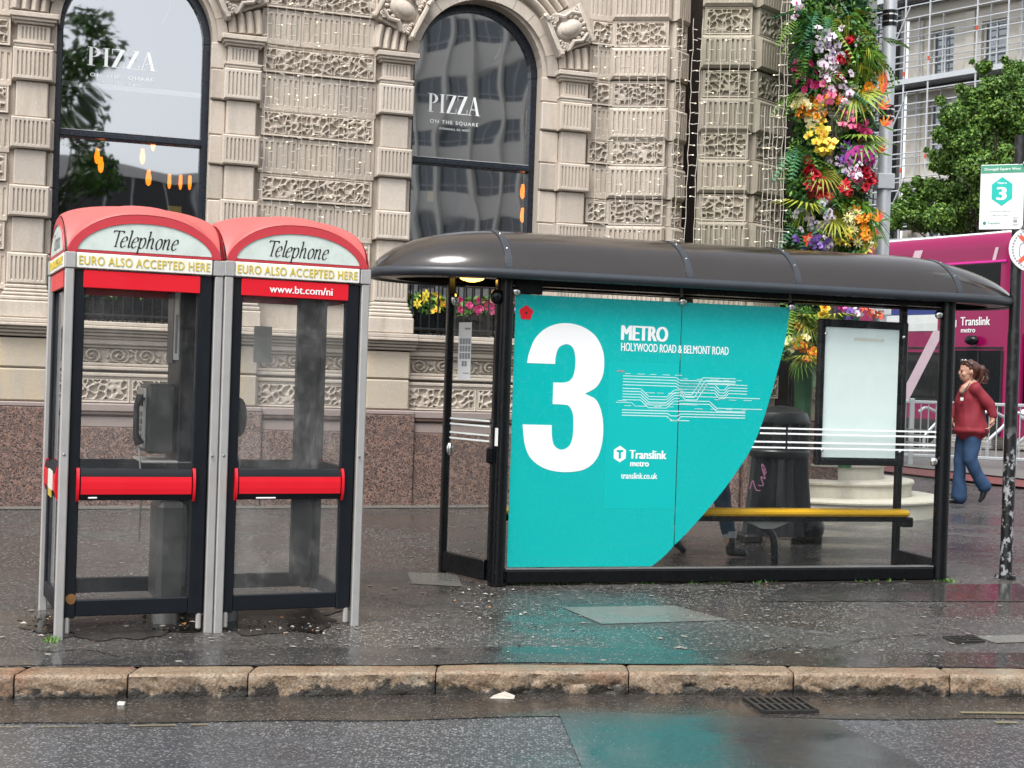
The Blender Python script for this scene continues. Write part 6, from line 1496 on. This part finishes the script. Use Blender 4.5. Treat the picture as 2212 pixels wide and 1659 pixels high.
mb = MB(); mb.prism([(-.17+.092*math.sin(PI/3*i), .045+.118*math.cos(PI/3*i)) for i in range(6)], -.0018, 0); mb.build('hexagon', 'teal_sign', fl, fix=True)
put(text_fit('Donegall Square West', -.31, -.03, .212, .026, bold=.015), 'lettering', 'white_ink', fl, -.002); put(text_fit('Metro', -.205, -.135, .105, .018, bold=.02), 'lettering', 'white_ink', fl, -.0024)
put(text_fit('3', -.212, -.132, -.025, .105, bold=.05), 'route_number', 'white_ink', fl, -.0024)
put(text_fit('Holywood Road and', -.26, -.09, -.125, .017), 'lettering', 'grey_ink', fl, -.001); put(text_fit('Belmont Road', -.235, -.115, -.155, .015), 'lettering', 'grey_ink', fl, -.001); put(text_fit('Translink', -.275, -.175, -.222, .02, bold=.01), 'lettering', 'green_ink', fl, -.001)
mb = MB(); mb.prism([(-.298+.014*math.sin(PI/3*i), -.212+.016*math.cos(PI/3*i)) for i in range(6)], -.0015, 0); mb.build('logo', 'green_ink', fl, fix=True)
mb = MB(); mb.box(-.075, -.045, -.0015, 0, -.21, -.185); mb.box(-.08, -.04, -.0015, 0, -.175, -.168); mb.box(-.08, -.04, -.0015, 0, -.232, -.224); mb.build('bus_pictogram', 'grey_ink', fl)
rz_ = at(2224, 540, bp.y); rn = empty('round_notice', (rz_.x-bp.x, -.075, rz_.z-bp.z), R(-8)); rn.parent = bs
mb = MB(); mb.lathe([(.003, -.004), (.185, -.004), (.188, 0), (.188, .004)], n=40, axis='y'); mb.build('disc', 'white_paint', rn, fix=True)
mb = MB()
for s in (-1, 1): stroke(mb, [(-.105*s, -.105), (.105*s, .105)], .03, .03, y=-.008 if s > 0 else -.0085)
mb.build('red_cross', 'coral', rn)
mb = MB()
for a in np.arange(R(120), R(250), R(9)): c_, s_ = math.cos(a), math.sin(a); stroke(mb, [(.158*c_-.008*s_, .158*s_+.008*c_), (.158*c_+.008*s_, .158*s_-.008*c_)], .014, .014, y=-.0055)
mb.build('rim_print', 'grey_ink', rn)
mb = MB(); stroke(mb, [(-.06, .05), (-.10, .03), (-.10, -.06), (-.05, -.09), (.05, -.09), (.1, -.05), (.1, .05), (.0, .09), (-.06, .05)], .008, .008, y=-.0058); mb.build('drawing', 'grey_ink', rn)
for z in (zc+.27, zc-.25): mb = MB(); mb.box(.0, .12, -.08, -.055, z-.012, z+.012, .004); mb.build('clip', 'chrome', bs)
# small notice strapped to the lamp post
npz = at(1904, 664, 18.05); ns = empty('notice_sign', (npz.x, 18.08, npz.z), R(4), 'small white public notice fixed to the lamp post, seen under the shelter roof', 'sign')
mb = MB(); mb.box(-.135, .135, -.008, 0, -.09, .30, .003); mb.build('plate', 'white_paint', ns)
for s_, dz, h_ in (('IN PUBLIC PLACES', .075, .023), ('IN THIS AREA', .030, .023), ('MAXIMUM PENALTY', -.018, .023), ('\u00a3500', -.062, .026)): put(text_fit(s_, -.11 if len(s_) > 5 else -.04, .11 if len(s_) > 5 else .04, dz, h_, bold=.015), 'lettering', 'ink', ns, -.0095)
# litter bin with ribbed flared body behind the glass
bq = on_ground(1678, 1168); bi = empty('litter_bin', bq, SA, 'black ribbed litter bin with flared base behind the shelter glass', 'litter bin')
n = 44; mb = MB(); prof = [(.345, .06), (.34, .10), (.315, .30), (.285, .60), (.272, .78)]
def ribring(mb, prof, n, depth):
    for r_, z in prof:
        for k in range(2*n):
            a = 2*PI*k/(2*n); q = r_-(depth if k % 2 else 0); mb.v.append((q*math.cos(a), q*math.sin(a)*.8, z))
    N_ = 2*n
    for i in range(len(prof)-1):
        for k in range(N_): mb.f.append((i*N_+k, i*N_+(k+1) % N_, (i+1)*N_+(k+1) % N_, (i+1)*N_+k)); mb.m.append(0)
ribring(mb, prof, 17, .04); mb.build('body', 'bin', bi)
mb = MB(); mb.lathe([(.285, .78), (.292, .79), (.292, .84), (.28, .855)], n=32); o = mb.build('collar', 'bin', bi, smooth=True); o.scale = (1, .8, 1)
mb = MB(); ribring(mb, [(.272, .855), (.268, 1.10)], 15, .035); mb.build('hood', 'bin', bi)
mb = MB(); mb.lathe([(.28, 1.10), (.285, 1.12), (.25, 1.20), (.15, 1.25), (.01, 1.265)], n=32); o = mb.build('lid', 'bin', bi, smooth=True); o.scale = (1, .8, 1)
for s in (-1, 1): mb = MB(); mb.box(s*.31-.09, s*.31+.09, -.16, .16, -.01, .075, .02); mb.build('foot', 'bin', bi)
mb = MB(); mb.ball((.26, -.16, .14), (.13, .12, .14), 12, 8); mb.build('refuse_bag', 'black', bi, smooth=True)
# ------------------------------------------------------------------ people
def capsules(segs, balls=(), voxel=.016, smooth=6, mat='skin', name='m'):
    mb = MB()
    for p0, r0, p1, r1 in segs:
        p0, p1 = Vector(p0), Vector(p1)
        mb.tube([p0, p1], [r0, r1], 14); mb.ball(p0, r0, 14, 9); mb.ball(p1, r1, 14, 9)
    for c, r_ in balls: mb.ball(c, r_, 16, 11)
    me = mb.mesh(name, mat); o = bpy.data.objects.new('tmp', me); COL.objects.link(o)
    m = o.modifiers.new('r', 'REMESH'); m.mode = 'VOXEL'; m.voxel_size = voxel
    s = o.modifiers.new('s', 'SMOOTH'); s.factor = .5; s.iterations = smooth
    dg = bpy.context.evaluated_depsgraph_get(); out = bpy.data.meshes.new_from_object(o.evaluated_get(dg)); out.name = name
    bpy.data.objects.remove(o); bpy.data.meshes.remove(me)
    out.materials.clear(); out.materials.append(M[mat]); out.polygons.foreach_set('use_smooth', [True]*len(out.polygons)); return out
def wrinkle(me, amp, fx, fz, seed):
    n = len(me.vertices); co = np.zeros(n*3); me.vertices.foreach_get('co', co); co = co.reshape(-1, 3); nr = np.array([v.normal for v in me.vertices])
    w = np.sin(co[:, 2]*fz+np.sin(co[:, 0]*fx+seed)*2.2+seed)*.6+np.sin(co[:, 0]*fx*1.7+co[:, 1]*fx+co[:, 2]*fz*.4)*.4
    me.vertices.foreach_set('co', (co+nr*(amp*w)[:, None]).ravel()); me.update(); return me
def person(loc, rz, label): return empty('person', loc, rz, label, 'person')
wl_ = on_ground(2074, 1089)
wm = person(wl_, 0, 'woman in dark red blouse and blue jeans walking left past the shelter')
# body: head, neck, chest, arms and legs as one surface
hx, hy, hz = .035, -.02, 1.595
body_segs = [((.075, 0, 1.30), .12, (.085, 0, 1.40), .11), ((.08, 0, 1.40), .055, (.06, -.005, 1.53), .052), ((.10, -.14, 1.40), .06, (.26, -.16, 1.20), .045), ((.26, -.16, 1.20), .042, (.295, -.19, 1.04), .032), ((.07, .14, 1.40), .06, (-.02, .18, 1.18), .045), ((-.02, .18, 1.18), .042, (-.10, .12, 1.02), .032),
    ((.08, -.0, .95), .13, (.08, 0, 1.30), .12), ((.05, .07, .90), .085, (.0, .07, .48), .06), ((.0, .07, .48), .055, (.01, .07, .10), .04), ((.10, -.07, .90), .09, (.07, -.10, .53), .06), ((.07, -.10, .53), .055, (.25, -.08, .23), .04)]
head = [((hx, hy, hz+.03), (.098, .080, .105)), ((hx-.03, hy, hz-.05), (.070, .062, .075)), ((hx-.062, hy, hz-.085), (.028, .032, .024)), ((hx-.104, hy-.005, hz-.012), (.016, .014, .026)), ((hx-.112, hy-.005, hz-.025), (.012, .013, .012)), ((hx-.088, hy-.02, hz+.022), (.012, .035, .012)), ((hx-.09, hy, hz-.058), (.014, .026, .010)), ((hx-.06, hy-.05, hz-.03), (.03, .022, .03)), ((hx+.02, hy-.082, hz-.005), (.014, .012, .030))]
bm_ = capsules(body_segs, head, .010, 3, 'skin', 'body'); o = inst('body', bm_, wm)
def hand(wrist, dirv, palm_n, s=1., curl=.9):
    # palm, four fingers of different length bent round, and a thumb leaving the side of the palm
    d = Vector(dirv).normalized(); nrm = Vector(palm_n).normalized(); side = d.cross(nrm).normalized(); w = Vector(wrist); segs = [(w, .026*s, w+d*.05*s, .030*s)]; balls = [(tuple(w+d*.055*s), (.032*s,)*3)]
    for i, (L_, off) in enumerate(((.070, -.030), (.078, -.010), (.072, .010), (.056, .028))):
        b0 = w+d*.085*s+side*off*s; a1 = curl*.5; d1 = (d*math.cos(a1)+nrm*math.sin(a1)); k1 = b0+d1*L_*.45*s; d2 = (d*math.cos(a1*2.6)+nrm*math.sin(a1*2.6)); k2 = k1+d2*L_*.35*s; d3 = (d*math.cos(a1*3.8)+nrm*math.sin(a1*3.8)); k3 = k2+d3*L_*.25*s
        segs += [(w+d*.04*s+side*off*.8*s, .011*s, b0, .0095*s), (b0, .0095*s, k1, .009*s), (k1, .009*s, k2, .008*s), (k2, .008*s, k3, .007*s)]
    t0 = w+d*.025*s-side*.03*s; t1 = t0+(d*.6-side*.7+nrm*.3).normalized()*.035*s; t2 = t1+(d*.8+nrm*.6).normalized()*.03*s
    segs += [(t0, .014*s, t1, .011*s), (t1, .011*s, t2, .009*s)]
    return capsules(segs, balls, .0048, 2, 'skin', 'hand')
inst('hand', hand((.295, -.19, 1.04), (-.25, -.1, -1), (-.9, .2, 0)), wm); inst('hand', hand((-.10, .12, 1.02), (-.4, -.3, -.8), (.3, -.9, 0)), wm)
# blouse
bl_ = [((.095, -.01, .925), .196, (.09, 0, 1.08), .176), ((.09, 0, 1.08), .172, (.06, 0, 1.24), .165), ((.06, 0, 1.24), .165, (.085, 0, 1.36), .138), ((.09, -.11, 1.395), .075, (.08, .11, 1.395), .072), ((.10, -.135, 1.39), .078, (.255, -.165, 1.20), .066), ((.255, -.165, 1.20), .062, (.292, -.188, 1.075), .050), ((.07, .13, 1.39), .072, (-.02, .18, 1.18), .062), ((-.02, .18, 1.18), .06, (-.085, .13, 1.05), .046), ((-.01, -.05, 1.22), .085, (-.01, .05, 1.22), .085)]
bme = wrinkle(capsules(bl_, [((.095, -.01, .89), (.215, .215, .085)), ((.19, -.02, .93), (.10, .15, .11))], .013, 5, 'blouse', 'blouse'), .010, 15, 17, 1.3); inst('blouse', bme, wm)
mb = MB(); mb.add([(-.035, -.115, 1.29), (.035, -.155, 1.45), (.055, -.06, 1.475), (-.055, -.01, 1.455), (-.062, -.055, 1.38)], [(0, 1, 2, 3, 4)]); 
nk = [(-.06, -.02, 1.47), (-.07, -.085, 1.40), (-.085, -.115, 1.31), (-.06, -.14, 1.36), (.02, -.155, 1.45), (.08, -.10, 1.49)]
mb = MB(); mb.tube(catmull([(.075, -.075, 1.515), (.02, -.125, 1.455), (-.045, -.155, 1.36), (-.07, -.155, 1.285)], 5), .006, 5); mb.build('necklace', 'ink', wm)
mb = MB(); mb.box(-.092, -.055, -.168, -.155, 1.245, 1.285, .004); mb.build('pendant', 'white_paint', wm)
inst('neckline', capsules([((-.02, -.085, 1.395), .048, (.045, -.085, 1.45), .045), ((-.045, -.08, 1.36), .040, (-.02, -.085, 1.40), .045)], (), .010, 4, 'skin', 'neckline'), wm)
# jeans
jn = [((.06, .05, .90), .12, (.11, -.04, .90), .125), ((.05, .07, .86), .105, (.0, .07, .50), .075), ((.0, .07, .50), .072, (.0, .07, .30), .075), ((.0, .07, .30), .076, (.01, .07, .09), .098), ((.11, -.06, .85), .108, (.07, -.10, .54), .085), ((.07, -.105, .54), .082, (.17, -.09, .36), .075), ((.17, -.09, .36), .075, (.255, -.08, .235), .085)]
inst('jeans', wrinkle(capsules(jn, (), .012, 3, 'jeans', 'jeans'), .0045, 20, 30, .4), wm)
sh_ = [((.045, .07, .045), .042, (-.10, .06, .035), .030), ((-.10, .06, .035), .03, (-.15, .06, .028), .022)]; inst('shoe', capsules(sh_, (), .008, 3, 'shoe', 'shoe'), wm)
inst('shoe', capsules([((.265, -.08, .20), .042, (.235, -.09, .10), .034), ((.235, -.09, .10), .034, (.205, -.095, .055), .022)], (), .008, 3, 'shoe', 'shoe'), wm)
hr = capsules([((hx+.05, hy, hz+.045), .085, (hx+.06, hy+.01, hz-.03), .06), ((hx+.10, hy, hz+.05), .045, (hx+.15, hy-.005, hz+.04), .05), ((hx+.15, hy-.005, hz+.04), .05, (hx+.165, hy, hz-.06), .038), ((hx+.165, hy, hz-.06), .038, (hx+.15, hy, hz-.13), .018)], [((hx+.012, hy, hz+.085), (.098, .088, .062)), ((hx+.03, hy-.045, hz+.05), (.07, .045, .06))], .009, 2, 'hair', 'hair')
inst('hair', wrinkle(hr, .007, 75, 20, .2), wm)
mb = MB(); rh = random.Random(2)
for i in range(46):
    a = rh.uniform(0, 6.28); s0 = Vector((hx+.15+.04*math.cos(a), hy+.04*math.sin(a), hz+.06)); mb.tube(catmull([s0, s0+Vector((rh.uniform(.0, .05), rh.uniform(-.03, .03), -.06)), s0+Vector((rh.uniform(-.02, .06), rh.uniform(-.04, .04), -.14)), s0+Vector((rh.uniform(-.05, .05), rh.uniform(-.05, .05), -.20))], 3), .0035, 4)
for i in range(26): a = rh.uniform(-1.4, 1.4); mb.tube([(hx-.055, hy+.07*math.sin(a), hz+.09+.03*math.cos(a)), (hx+.03, hy+.092*math.sin(a), hz+.06+.085*math.cos(a)), (hx+.11, hy+.04*math.sin(a), hz+.05+.04*math.cos(a))], .003, 4)
tag(mb.build('hair_strands', 'hair', wm), kind='stuff')
gl_ = empty('sunglasses', (0, 0, 0)); gl_.parent = wm
for s in (-1, 1): mb = MB(); mb.ball((hx-.065+(.01 if s < 0 else 0), hy+s*.036, hz+.135), (.022, .034, .018), 12, 7); mb.build('lens', 'chrome', gl_, smooth=True)
mb = MB(); mb.tube([(hx-.05, hy-.072, hz+.13), (hx+.03, hy-.092, hz+.07)], .006, 5); mb.tube([(hx-.05, hy+.072, hz+.13), (hx+.03, hy+.092, hz+.07)], .006, 5); mb.build('arm', 'ink', gl_)
for s in (-1, 1): mb = MB(); mb.ball((hx-.092, hy+s*.032, hz+.002), (.007, .016, .006), 8, 5); mb.build('eye', 'hair', wm, smooth=True)
mb = MB(); mb.ball((hx-.100, hy, hz-.060), (.008, .022, .005), 8, 5); mb.build('mouth', 'maroon', wm, smooth=True)
# second walker, mostly behind the teal panel
w2 = person(on_ground(1568, 1200), 0, 'walker in dark jeans and black boots, mostly hidden behind the teal panel')
bs2 = [((-.20, 0, .98), .13, (-.20, 0, 1.32), .13), ((-.20, 0, 1.4), .055, (-.19, 0, 1.55), .05), ((-.20, -.17, 1.40), .055, (-.24, -.2, 1.12), .045), ((-.24, -.2, 1.12), .042, (-.16, -.18, .90), .032), ((-.20, .17, 1.40), .055, (-.12, .2, 1.12), .045), ((-.12, .2, 1.12), .042, (-.02, .18, .95), .032), ((-.18, -.08, .92), .09, (-.06, -.08, .50), .06), ((-.06, -.08, .50), .055, (.02, -.08, .10), .04), ((-.22, .08, .92), .09, (-.30, .08, .50), .06), ((-.30, .08, .5), .055, (-.42, .08, .14), .04)]
inst('body', capsules(bs2, [((-.18, 0, 1.63), (.09, .078, .115)), ((-.09, 0, 1.61), (.02, .016, .025))], .012, 3, 'skin', 'body'), w2)
for wv, dv in (((-.16, -.18, .90), (.2, 0, -1)), ((-.02, .18, .95), (.4, 0, -1))): inst('hand', hand(wv, dv, (.8, .2, 0)), w2)
inst('coat', wrinkle(capsules([((-.20, 0, .85), .17, (-.20, 0, 1.34), .155), ((-.20, -.14, 1.40), .07, (-.20, .14, 1.40), .07), ((-.20, -.17, 1.40), .075, (-.24, -.2, 1.12), .065), ((-.24, -.2, 1.12), .06, (-.17, -.18, .93), .05), ((-.20, .17, 1.40), .075, (-.12, .2, 1.12), .065), ((-.12, .2, 1.12), .06, (-.03, .18, .97), .05)], (), .014, 4, 'dark_coat', 'coat'), .005, 12, 18, 2), w2)
inst('jeans', wrinkle(capsules([((-.20, -.05, .92), .13, (-.20, .05, .92), .13), ((-.18, -.08, .9), .105, (-.06, -.08, .50), .08), ((-.06, -.08, .5), .078, (.005, -.08, .22), .062), ((-.22, .08, .9), .105, (-.30, .08, .5), .08), ((-.30, .08, .5), .078, (-.40, .08, .22), .062)], (), .012, 3, 'jeans_dark', 'jeans'), .005, 12, 30, 1), w2)
for x, y, z in ((.012, -.08, .195), (-.405, .08, .215)): mb = MB(); mb.lathe([(.05, -.03), (.062, -.028), (.064, .028), (.05, .03)], (x, y, z), 14); mb.build('rolled_cuff', 'pale_cloth', w2, smooth=True)
inst('boot', capsules([((.02, -.08, .18), .045, (.03, -.08, .07), .045), ((.03, -.08, .05), .045, (.14, -.08, .035), .032)], (), .008, 3, 'shoe', 'boot'), w2)
inst('boot', capsules([((-.41, .08, .2), .045, (-.43, .08, .1), .045), ((-.43, .08, .1), .042, (-.36, .08, .03), .03)], (), .008, 3, 'shoe', 'boot'), w2)
hr2 = capsules([((-.21, 0, 1.66), .09, (-.23, 0, 1.58), .07)], [((-.19, 0, 1.69), (.098, .086, .07))], .012, 2, 'hair', 'hair'); inst('hair', hr2, w2)
# ------------------------------------------------------------------ street details
def road_pt(px, py): a, b = px2ray(px, py); t = (ROADZ-EYE)/b; return Vector((a*t, t, ROADZ))
# road drain
P = [road_pt(*p) for p in ((1603, 1513), (1728, 1512), (1772, 1542), (1648, 1544))]
dr = empty('road_drain', tuple(sum(P, Vector())/4), 0, 'cast iron road drain grating beside the kerb', 'drain')
c0 = dr.location.copy()
def bil(u, v): return P[0]*(1-u)*(1-v)+P[1]*u*(1-v)+P[2]*u*v+P[3]*(1-u)*v-c0
def slab(u0, u1, v0, v1, z0, z1):
    mb = MB(); q = [bil(u0, v0), bil(u1, v0), bil(u1, v1), bil(u0, v1)]; vs = [(p.x, p.y, z0) for p in q]+[(p.x, p.y, z1) for p in q]
    mb.add(vs, [(0, 3, 2, 1), (4, 5, 6, 7), (0, 1, 5, 4), (1, 2, 6, 5), (2, 3, 7, 6), (3, 0, 4, 7)]); return mb
mb = MB(); q = [bil(*p) for p in ((0, 0), (1, 0), (1, 1), (0, 1))]; mb.add([(p.x, p.y, .0055) for p in q], [(0, 1, 2, 3)]); mb.build('sump', 'ink', dr, fix=True)
for i in range(8): u = i/7*.93; slab(u, u+.055, .05, .95, .006, .022).build('bar', 'iron', dr, fix=True)
for v in (0, .46, .93): slab(0, .985, v, v+.06, .006, .019).build('cross_bar', 'iron', dr, fix=True)
# small chamber cover in the pavement
q = [on_ground(*p) for p in ((2035, 1377), (2104, 1374), (2128, 1388), (2062, 1391))]; cc = sum(q, Vector())/4
cv_ = empty('chamber_cover', tuple(cc), 0, 'small iron grating set in the pavement at the right', 'drain')
P, c0 = q, cc
for u0, u1, v0, v1 in ((0, 1, 0, .1), (0, 1, .9, 1), (0, .06, .1, .9), (.94, 1, .1, .9), (.46, .54, .1, .9), (.06, .94, .34, .42), (.06, .94, .6, .68)): slab(u0, u1, v0, v1, -.004, .012).build('bar', 'iron', cv_, fix=True)
mb = MB(); mb.add([(p.x-cc.x, p.y-cc.y, gz(p.x, p.y)-cc.z+.004) for p in q], [(0, 1, 2, 3)]); mb.build('sump', 'ink', cv_, fix=True)
# chewing gum, chips and litter
r = random.Random(12); mb = MB()
def spot(mb, x, y, z, a, b, n=7, ang=0., mi=0):
    k = r.random()*6; mb.add([(x, y, z+.002)]+[(x+a*math.cos(2*PI*i/n)*(1+.2*math.sin(i*k)), y+b*math.sin(2*PI*i/n)*(1+.2*math.sin(i*k+1)), z) for i in range(n)], [(0, 1+i, 1+(i+1) % n) for i in range(n)], mi)
for i in range(330):
    x = r.uniform(-4.5, 4.5); y = kerb_y(x)+r.uniform(.05, 6.5) if i > 190 else kerb_y(x)+r.uniform(.05, 2.2)
    s = r.uniform(.008, .022); spot(mb, x, y, gz(x, y)+.0045, s, s*r.uniform(.8, 1.2))
tag(mb.build('chewing_gum_spots', 'gum'), kind='stuff')
mb = MB()
def bits(n, px, py, sx, sy, smin, smax):
    for i in range(n):
        p = on_ground(px+r.gauss(0, sx), py+r.gauss(0, sy)); s = r.uniform(smin, smax); a = r.random()*6.28; h = s*r.uniform(.1, .5)
        dx, dy = s*math.cos(a), s*math.sin(a); k = r.uniform(.3, .6)
        mb.add([(p.x-dx, p.y-dy, p.z+.006), (p.x+dy*k, p.y-dx*k, p.z+.008+h), (p.x+dx, p.y+dy, p.z+.006), (p.x-dy*k, p.y+dx*k, p.z+.008)], [(0, 1, 2, 3)], r.choice((0, 0, 0, 1, 2, 2)))
bits(46, 90, 1335, 26, 22, .006, .022); bits(50, 375, 1352, 30, 12, .006, .028); bits(40, 620, 1352, 70, 9, .005, .018); bits(46, 1040, 1272, 40, 10, .006, .026); bits(26, 1085, 1300, 45, 18, .006, .022); bits(40, 560, 1368, 120, 8, .005, .016); bits(25, 1110, 1345, 40, 30, .006, .02); bits(60, 1500, 1258, 260, 4, .004, .013); bits(18, 780, 1340, 12, 8, .005, .015); bits(14, 200, 1395, 90, 10, .004, .012)
tag(mb.build('litter', ['litter', 'butt', 'dirt']), kind='stuff')
mb = MB()
def tuft(px, py, n, w, hgt):
    for i in range(n):
        p = on_ground(px+r.gauss(0, w), py+r.uniform(-2, 2)); a = r.random()*6.28; l = hgt*r.uniform(.5, 1.1); e = .006
        q = Vector((p.x+math.cos(a)*l*.5, p.y+math.sin(a)*l*.5, p.z+l)); mb.add([(p.x-e, p.y, p.z), (p.x+e, p.y, p.z), tuple(q)], [(0, 1, 2)])
for px, py, n, w, h in ((112, 1385, 40, 7, .035), (1120, 1262, 40, 14, .03), (1180, 1262, 50, 30, .035), (1230, 1260, 90, 16, .05), (1300, 1261, 25, 12, .03), (1400, 1260, 30, 10, .03), (1545, 1258, 90, 14, .06), (1500, 1259, 25, 6, .05), (1640, 1258, 30, 25, .03), (1900, 1256, 30, 30, .03), (2050, 1257, 30, 12, .03)): tuft(px, py, n, w, h)
tag(mb.build('grass_tufts', 'grass'), kind='stuff')
# dirt line along the foot of the shelter
mb = MB(); n = 60
for i in range(n+1):
    px = 1065+985*i/n; wv = 3+2.5*math.sin(i*.9)+2*math.sin(i*2.3); p = on_ground(px, 1258+wv); p2 = on_ground(px, 1246); mb.v += [(p.x, p.y, p.z+.0035), (p2.x, p2.y, p2.z+.006)]
for i in range(n): mb.f.append((2*i, 2*i+2, 2*i+3, 2*i+1)); mb.m.append(0)
tag(mb.build('dirt_line', 'dirt', fix=True), kind='stuff')
# hairline cracks in the asphalt
mb = MB()
for pts in ([(820, 1290), (900, 1310), (960, 1305), (1040, 1330), (1075, 1352)], [(1620, 1420), (1700, 1398), (1790, 1402), (1880, 1380), (2010, 1372)], [(40, 1400), (110, 1410), (180, 1404), (260, 1420)], [(1760, 1290), (1830, 1300), (1900, 1296), (1990, 1312), (2080, 1308)]):
    P3 = [on_ground(*q_) for q_ in catmull([(a, b, 0) for a, b in pts], 8) for q_ in [(q_.x+r.uniform(-3, 3), q_.y+r.uniform(-1, 1))]]
    for p, q in zip(P3, P3[1:]):
        w_ = r.uniform(.003, .008); mb.add([(p.x, p.y-w_, p.z+.0055), (q.x, q.y-w_, q.z+.0055), (q.x, q.y+w_, q.z+.0055), (p.x, p.y+w_, p.z+.0055)], [(0, 1, 2, 3)])
tag(mb.build('asphalt_cracks', 'dirt', fix=True), kind='stuff')
# single pieces of litter in the road
p = road_pt(307, 1503); mb = MB(); mb.ball((0, 0, .012), (.040, .016, .010), 10, 5); mb.tube([(.035, 0, .012), (.07, -.012, .006)], .003, 4)
o = mb.build('fallen_leaf', 'leaf_yellow', smooth=True); o.location = p; o.rotation_euler = (0, 0, -.2); tag(o, 'yellow curled leaf lying against the kerb at the left', 'leaf')
p = road_pt(1082, 1509); mb = MB(); mb.add([(-.06, -.02, .004), (.07, -.025, .006), (.075, .03, .012), (.02, .05, .028), (-.04, .03, .01), (0, 0, .018)], [(0, 1, 5), (1, 2, 5), (2, 3, 5), (3, 4, 5), (4, 0, 5)])
o = mb.build('sweet_wrapper', 'litter'); o.location = p; tag(o, 'crumpled pale wrapper in the gutter below the teal reflection', 'wrapper')
p = road_pt(262, 1525); mb = MB(); mb.box(-.018, .018, -.012, .012, .004, .02, .002); o = mb.build('paper_scrap', 'sticker'); o.location = p; tag(o, 'small square paper scrap on the road at the left', 'paper scrap')
# rust stain patch on the left box door
mb = MB(); spot(mb, 0, 0, 0, .03, .03, 12); o = mb.build('rust_stain', 'rust', b1); o.rotation_euler = (PI/2, 0, 0); o.location = (.085, .010, .235)
# white smear marks on the push bars
for root, x, z, w_ in ((b1, .16, .812, .05), (b2, .22, .806, .12)): mb = MB(); mb.box(x, x+w_, -.034, -.028, z, z+.010, .003); mb.build('smear', 'white_paint', root)
# ------------------------------------------------------------------ the other side of the street, seen in the restaurant windows
def office(loc, ang, W_, Hh, bay, fl, label, name='office_block'):
    root = empty(name, (loc[0], loc[1], ROADZ), ang, label, 'building'); nb, nf = int(W_/bay), int(Hh/fl)
    mb = MB(); mb.box(0, W_, .25, 14, 0, Hh)
    for j in range(nf+1): mb.box(0, W_, 0, .3, j*fl-.75 if j else 0, j*fl+.85 if j < nf else Hh)
    mb.build('wall', 'concrete', root)
    mb = MB(); mb.box(-.3, W_+.3, -.35, 14, Hh, Hh+.7); mb.build('parapet', 'concrete', root)
    pw = MB(); pw.box(0, bay-.3, .12, .2, 0, fl-1.6); pme = pw.mesh('window', 'office_glass')
    fw = MB()
    for b in ((0, .06, 0, fl-1.6), (bay-.36, bay-.3, 0, fl-1.6), ((bay-.3)/2-.03, (bay-.3)/2+.03, 0, fl-1.6), (0, bay-.3, (fl-1.6)*.3, (fl-1.6)*.3+.06), (0, bay-.3, fl-1.66, fl-1.6)): fw.box(b[0], b[1], .06, .12, b[2], b[3])
    fme = fw.mesh('window_frame', 'mullion')
    fn = MB(); fn.box(-.16, .16, -.35, .1, 0, Hh, .02); fnm = fn.mesh('fin', 'concrete')
    for i in range(nb+1): inst('fin', fnm, root, (i*bay, 0, 0))
    for i in range(nb):
        for j in range(nf): o = inst('window', pme, root, (i*bay+.15, 0, j*fl+.85)); inst('window_frame', fme, o)
    return root
c_ = Vector((48, -49)); dv = Vector((.485, .877)); a_o = math.atan2(dv.y, dv.x)
p0 = c_+dv*30
office((p0.x+0, p0.y), a_o+PI, 42, 30, 2.1, 3.3, 'grey concrete office block with fins mirrored in the second arched window')
cu = empty('curtain_wall_building', (-6, -46.5, ROADZ), math.atan2(.37, .93), 'low dark glazed building mirrored in the left arched window', 'building')
cu.rotation_euler = (0, 0, math.atan2(.37, .93)+0)
mb = MB(); mb.box(0, 38, -12, -.1, 0, 10.6); mb.build('wall', 'curtain', cu); mb = MB(); mb.box(-.2, 38.2, -12, .15, 10.6, 11.3); mb.build('roof_edge', 'concrete', cu)
for i in range(25): mb = MB(); mb.box(i*1.6-.05, i*1.6+.05, -.1, .05, 0, 10.6); mb.build('mullion', 'mullion', cu)
for z in (2.6, 5.4, 8.2): mb = MB(); mb.box(0, 38, -.1, .02, z-.06, z+.06); mb.build('transom', 'mullion', cu)
for i in range(24):
    for z in (2.7, 5.5): mb = MB(); mb.box(i*1.6+.06, i*1.6+1.54, -.1, -.03, z, z+1.9); mb.build('glazing', 'office_glass', cu)
r = random.Random(5); bl = []
for i in range(26): a = r.random()*6.28; q = r.random()**.5*2.6; bl.append(((q*math.cos(a)-.6, q*math.sin(a), 5.5+r.random()*8), (r.uniform(.6, 1.0), r.uniform(.6, 1.0), r.uniform(.5, .9))))
tree('square_tree', (6.9, -18.5, ROADZ), 4.2, bl, 5200, .15, ['tree_a', 'tree_b', 'tree_b'], 'broad dark tree across the road mirrored in the left arched window', 9)
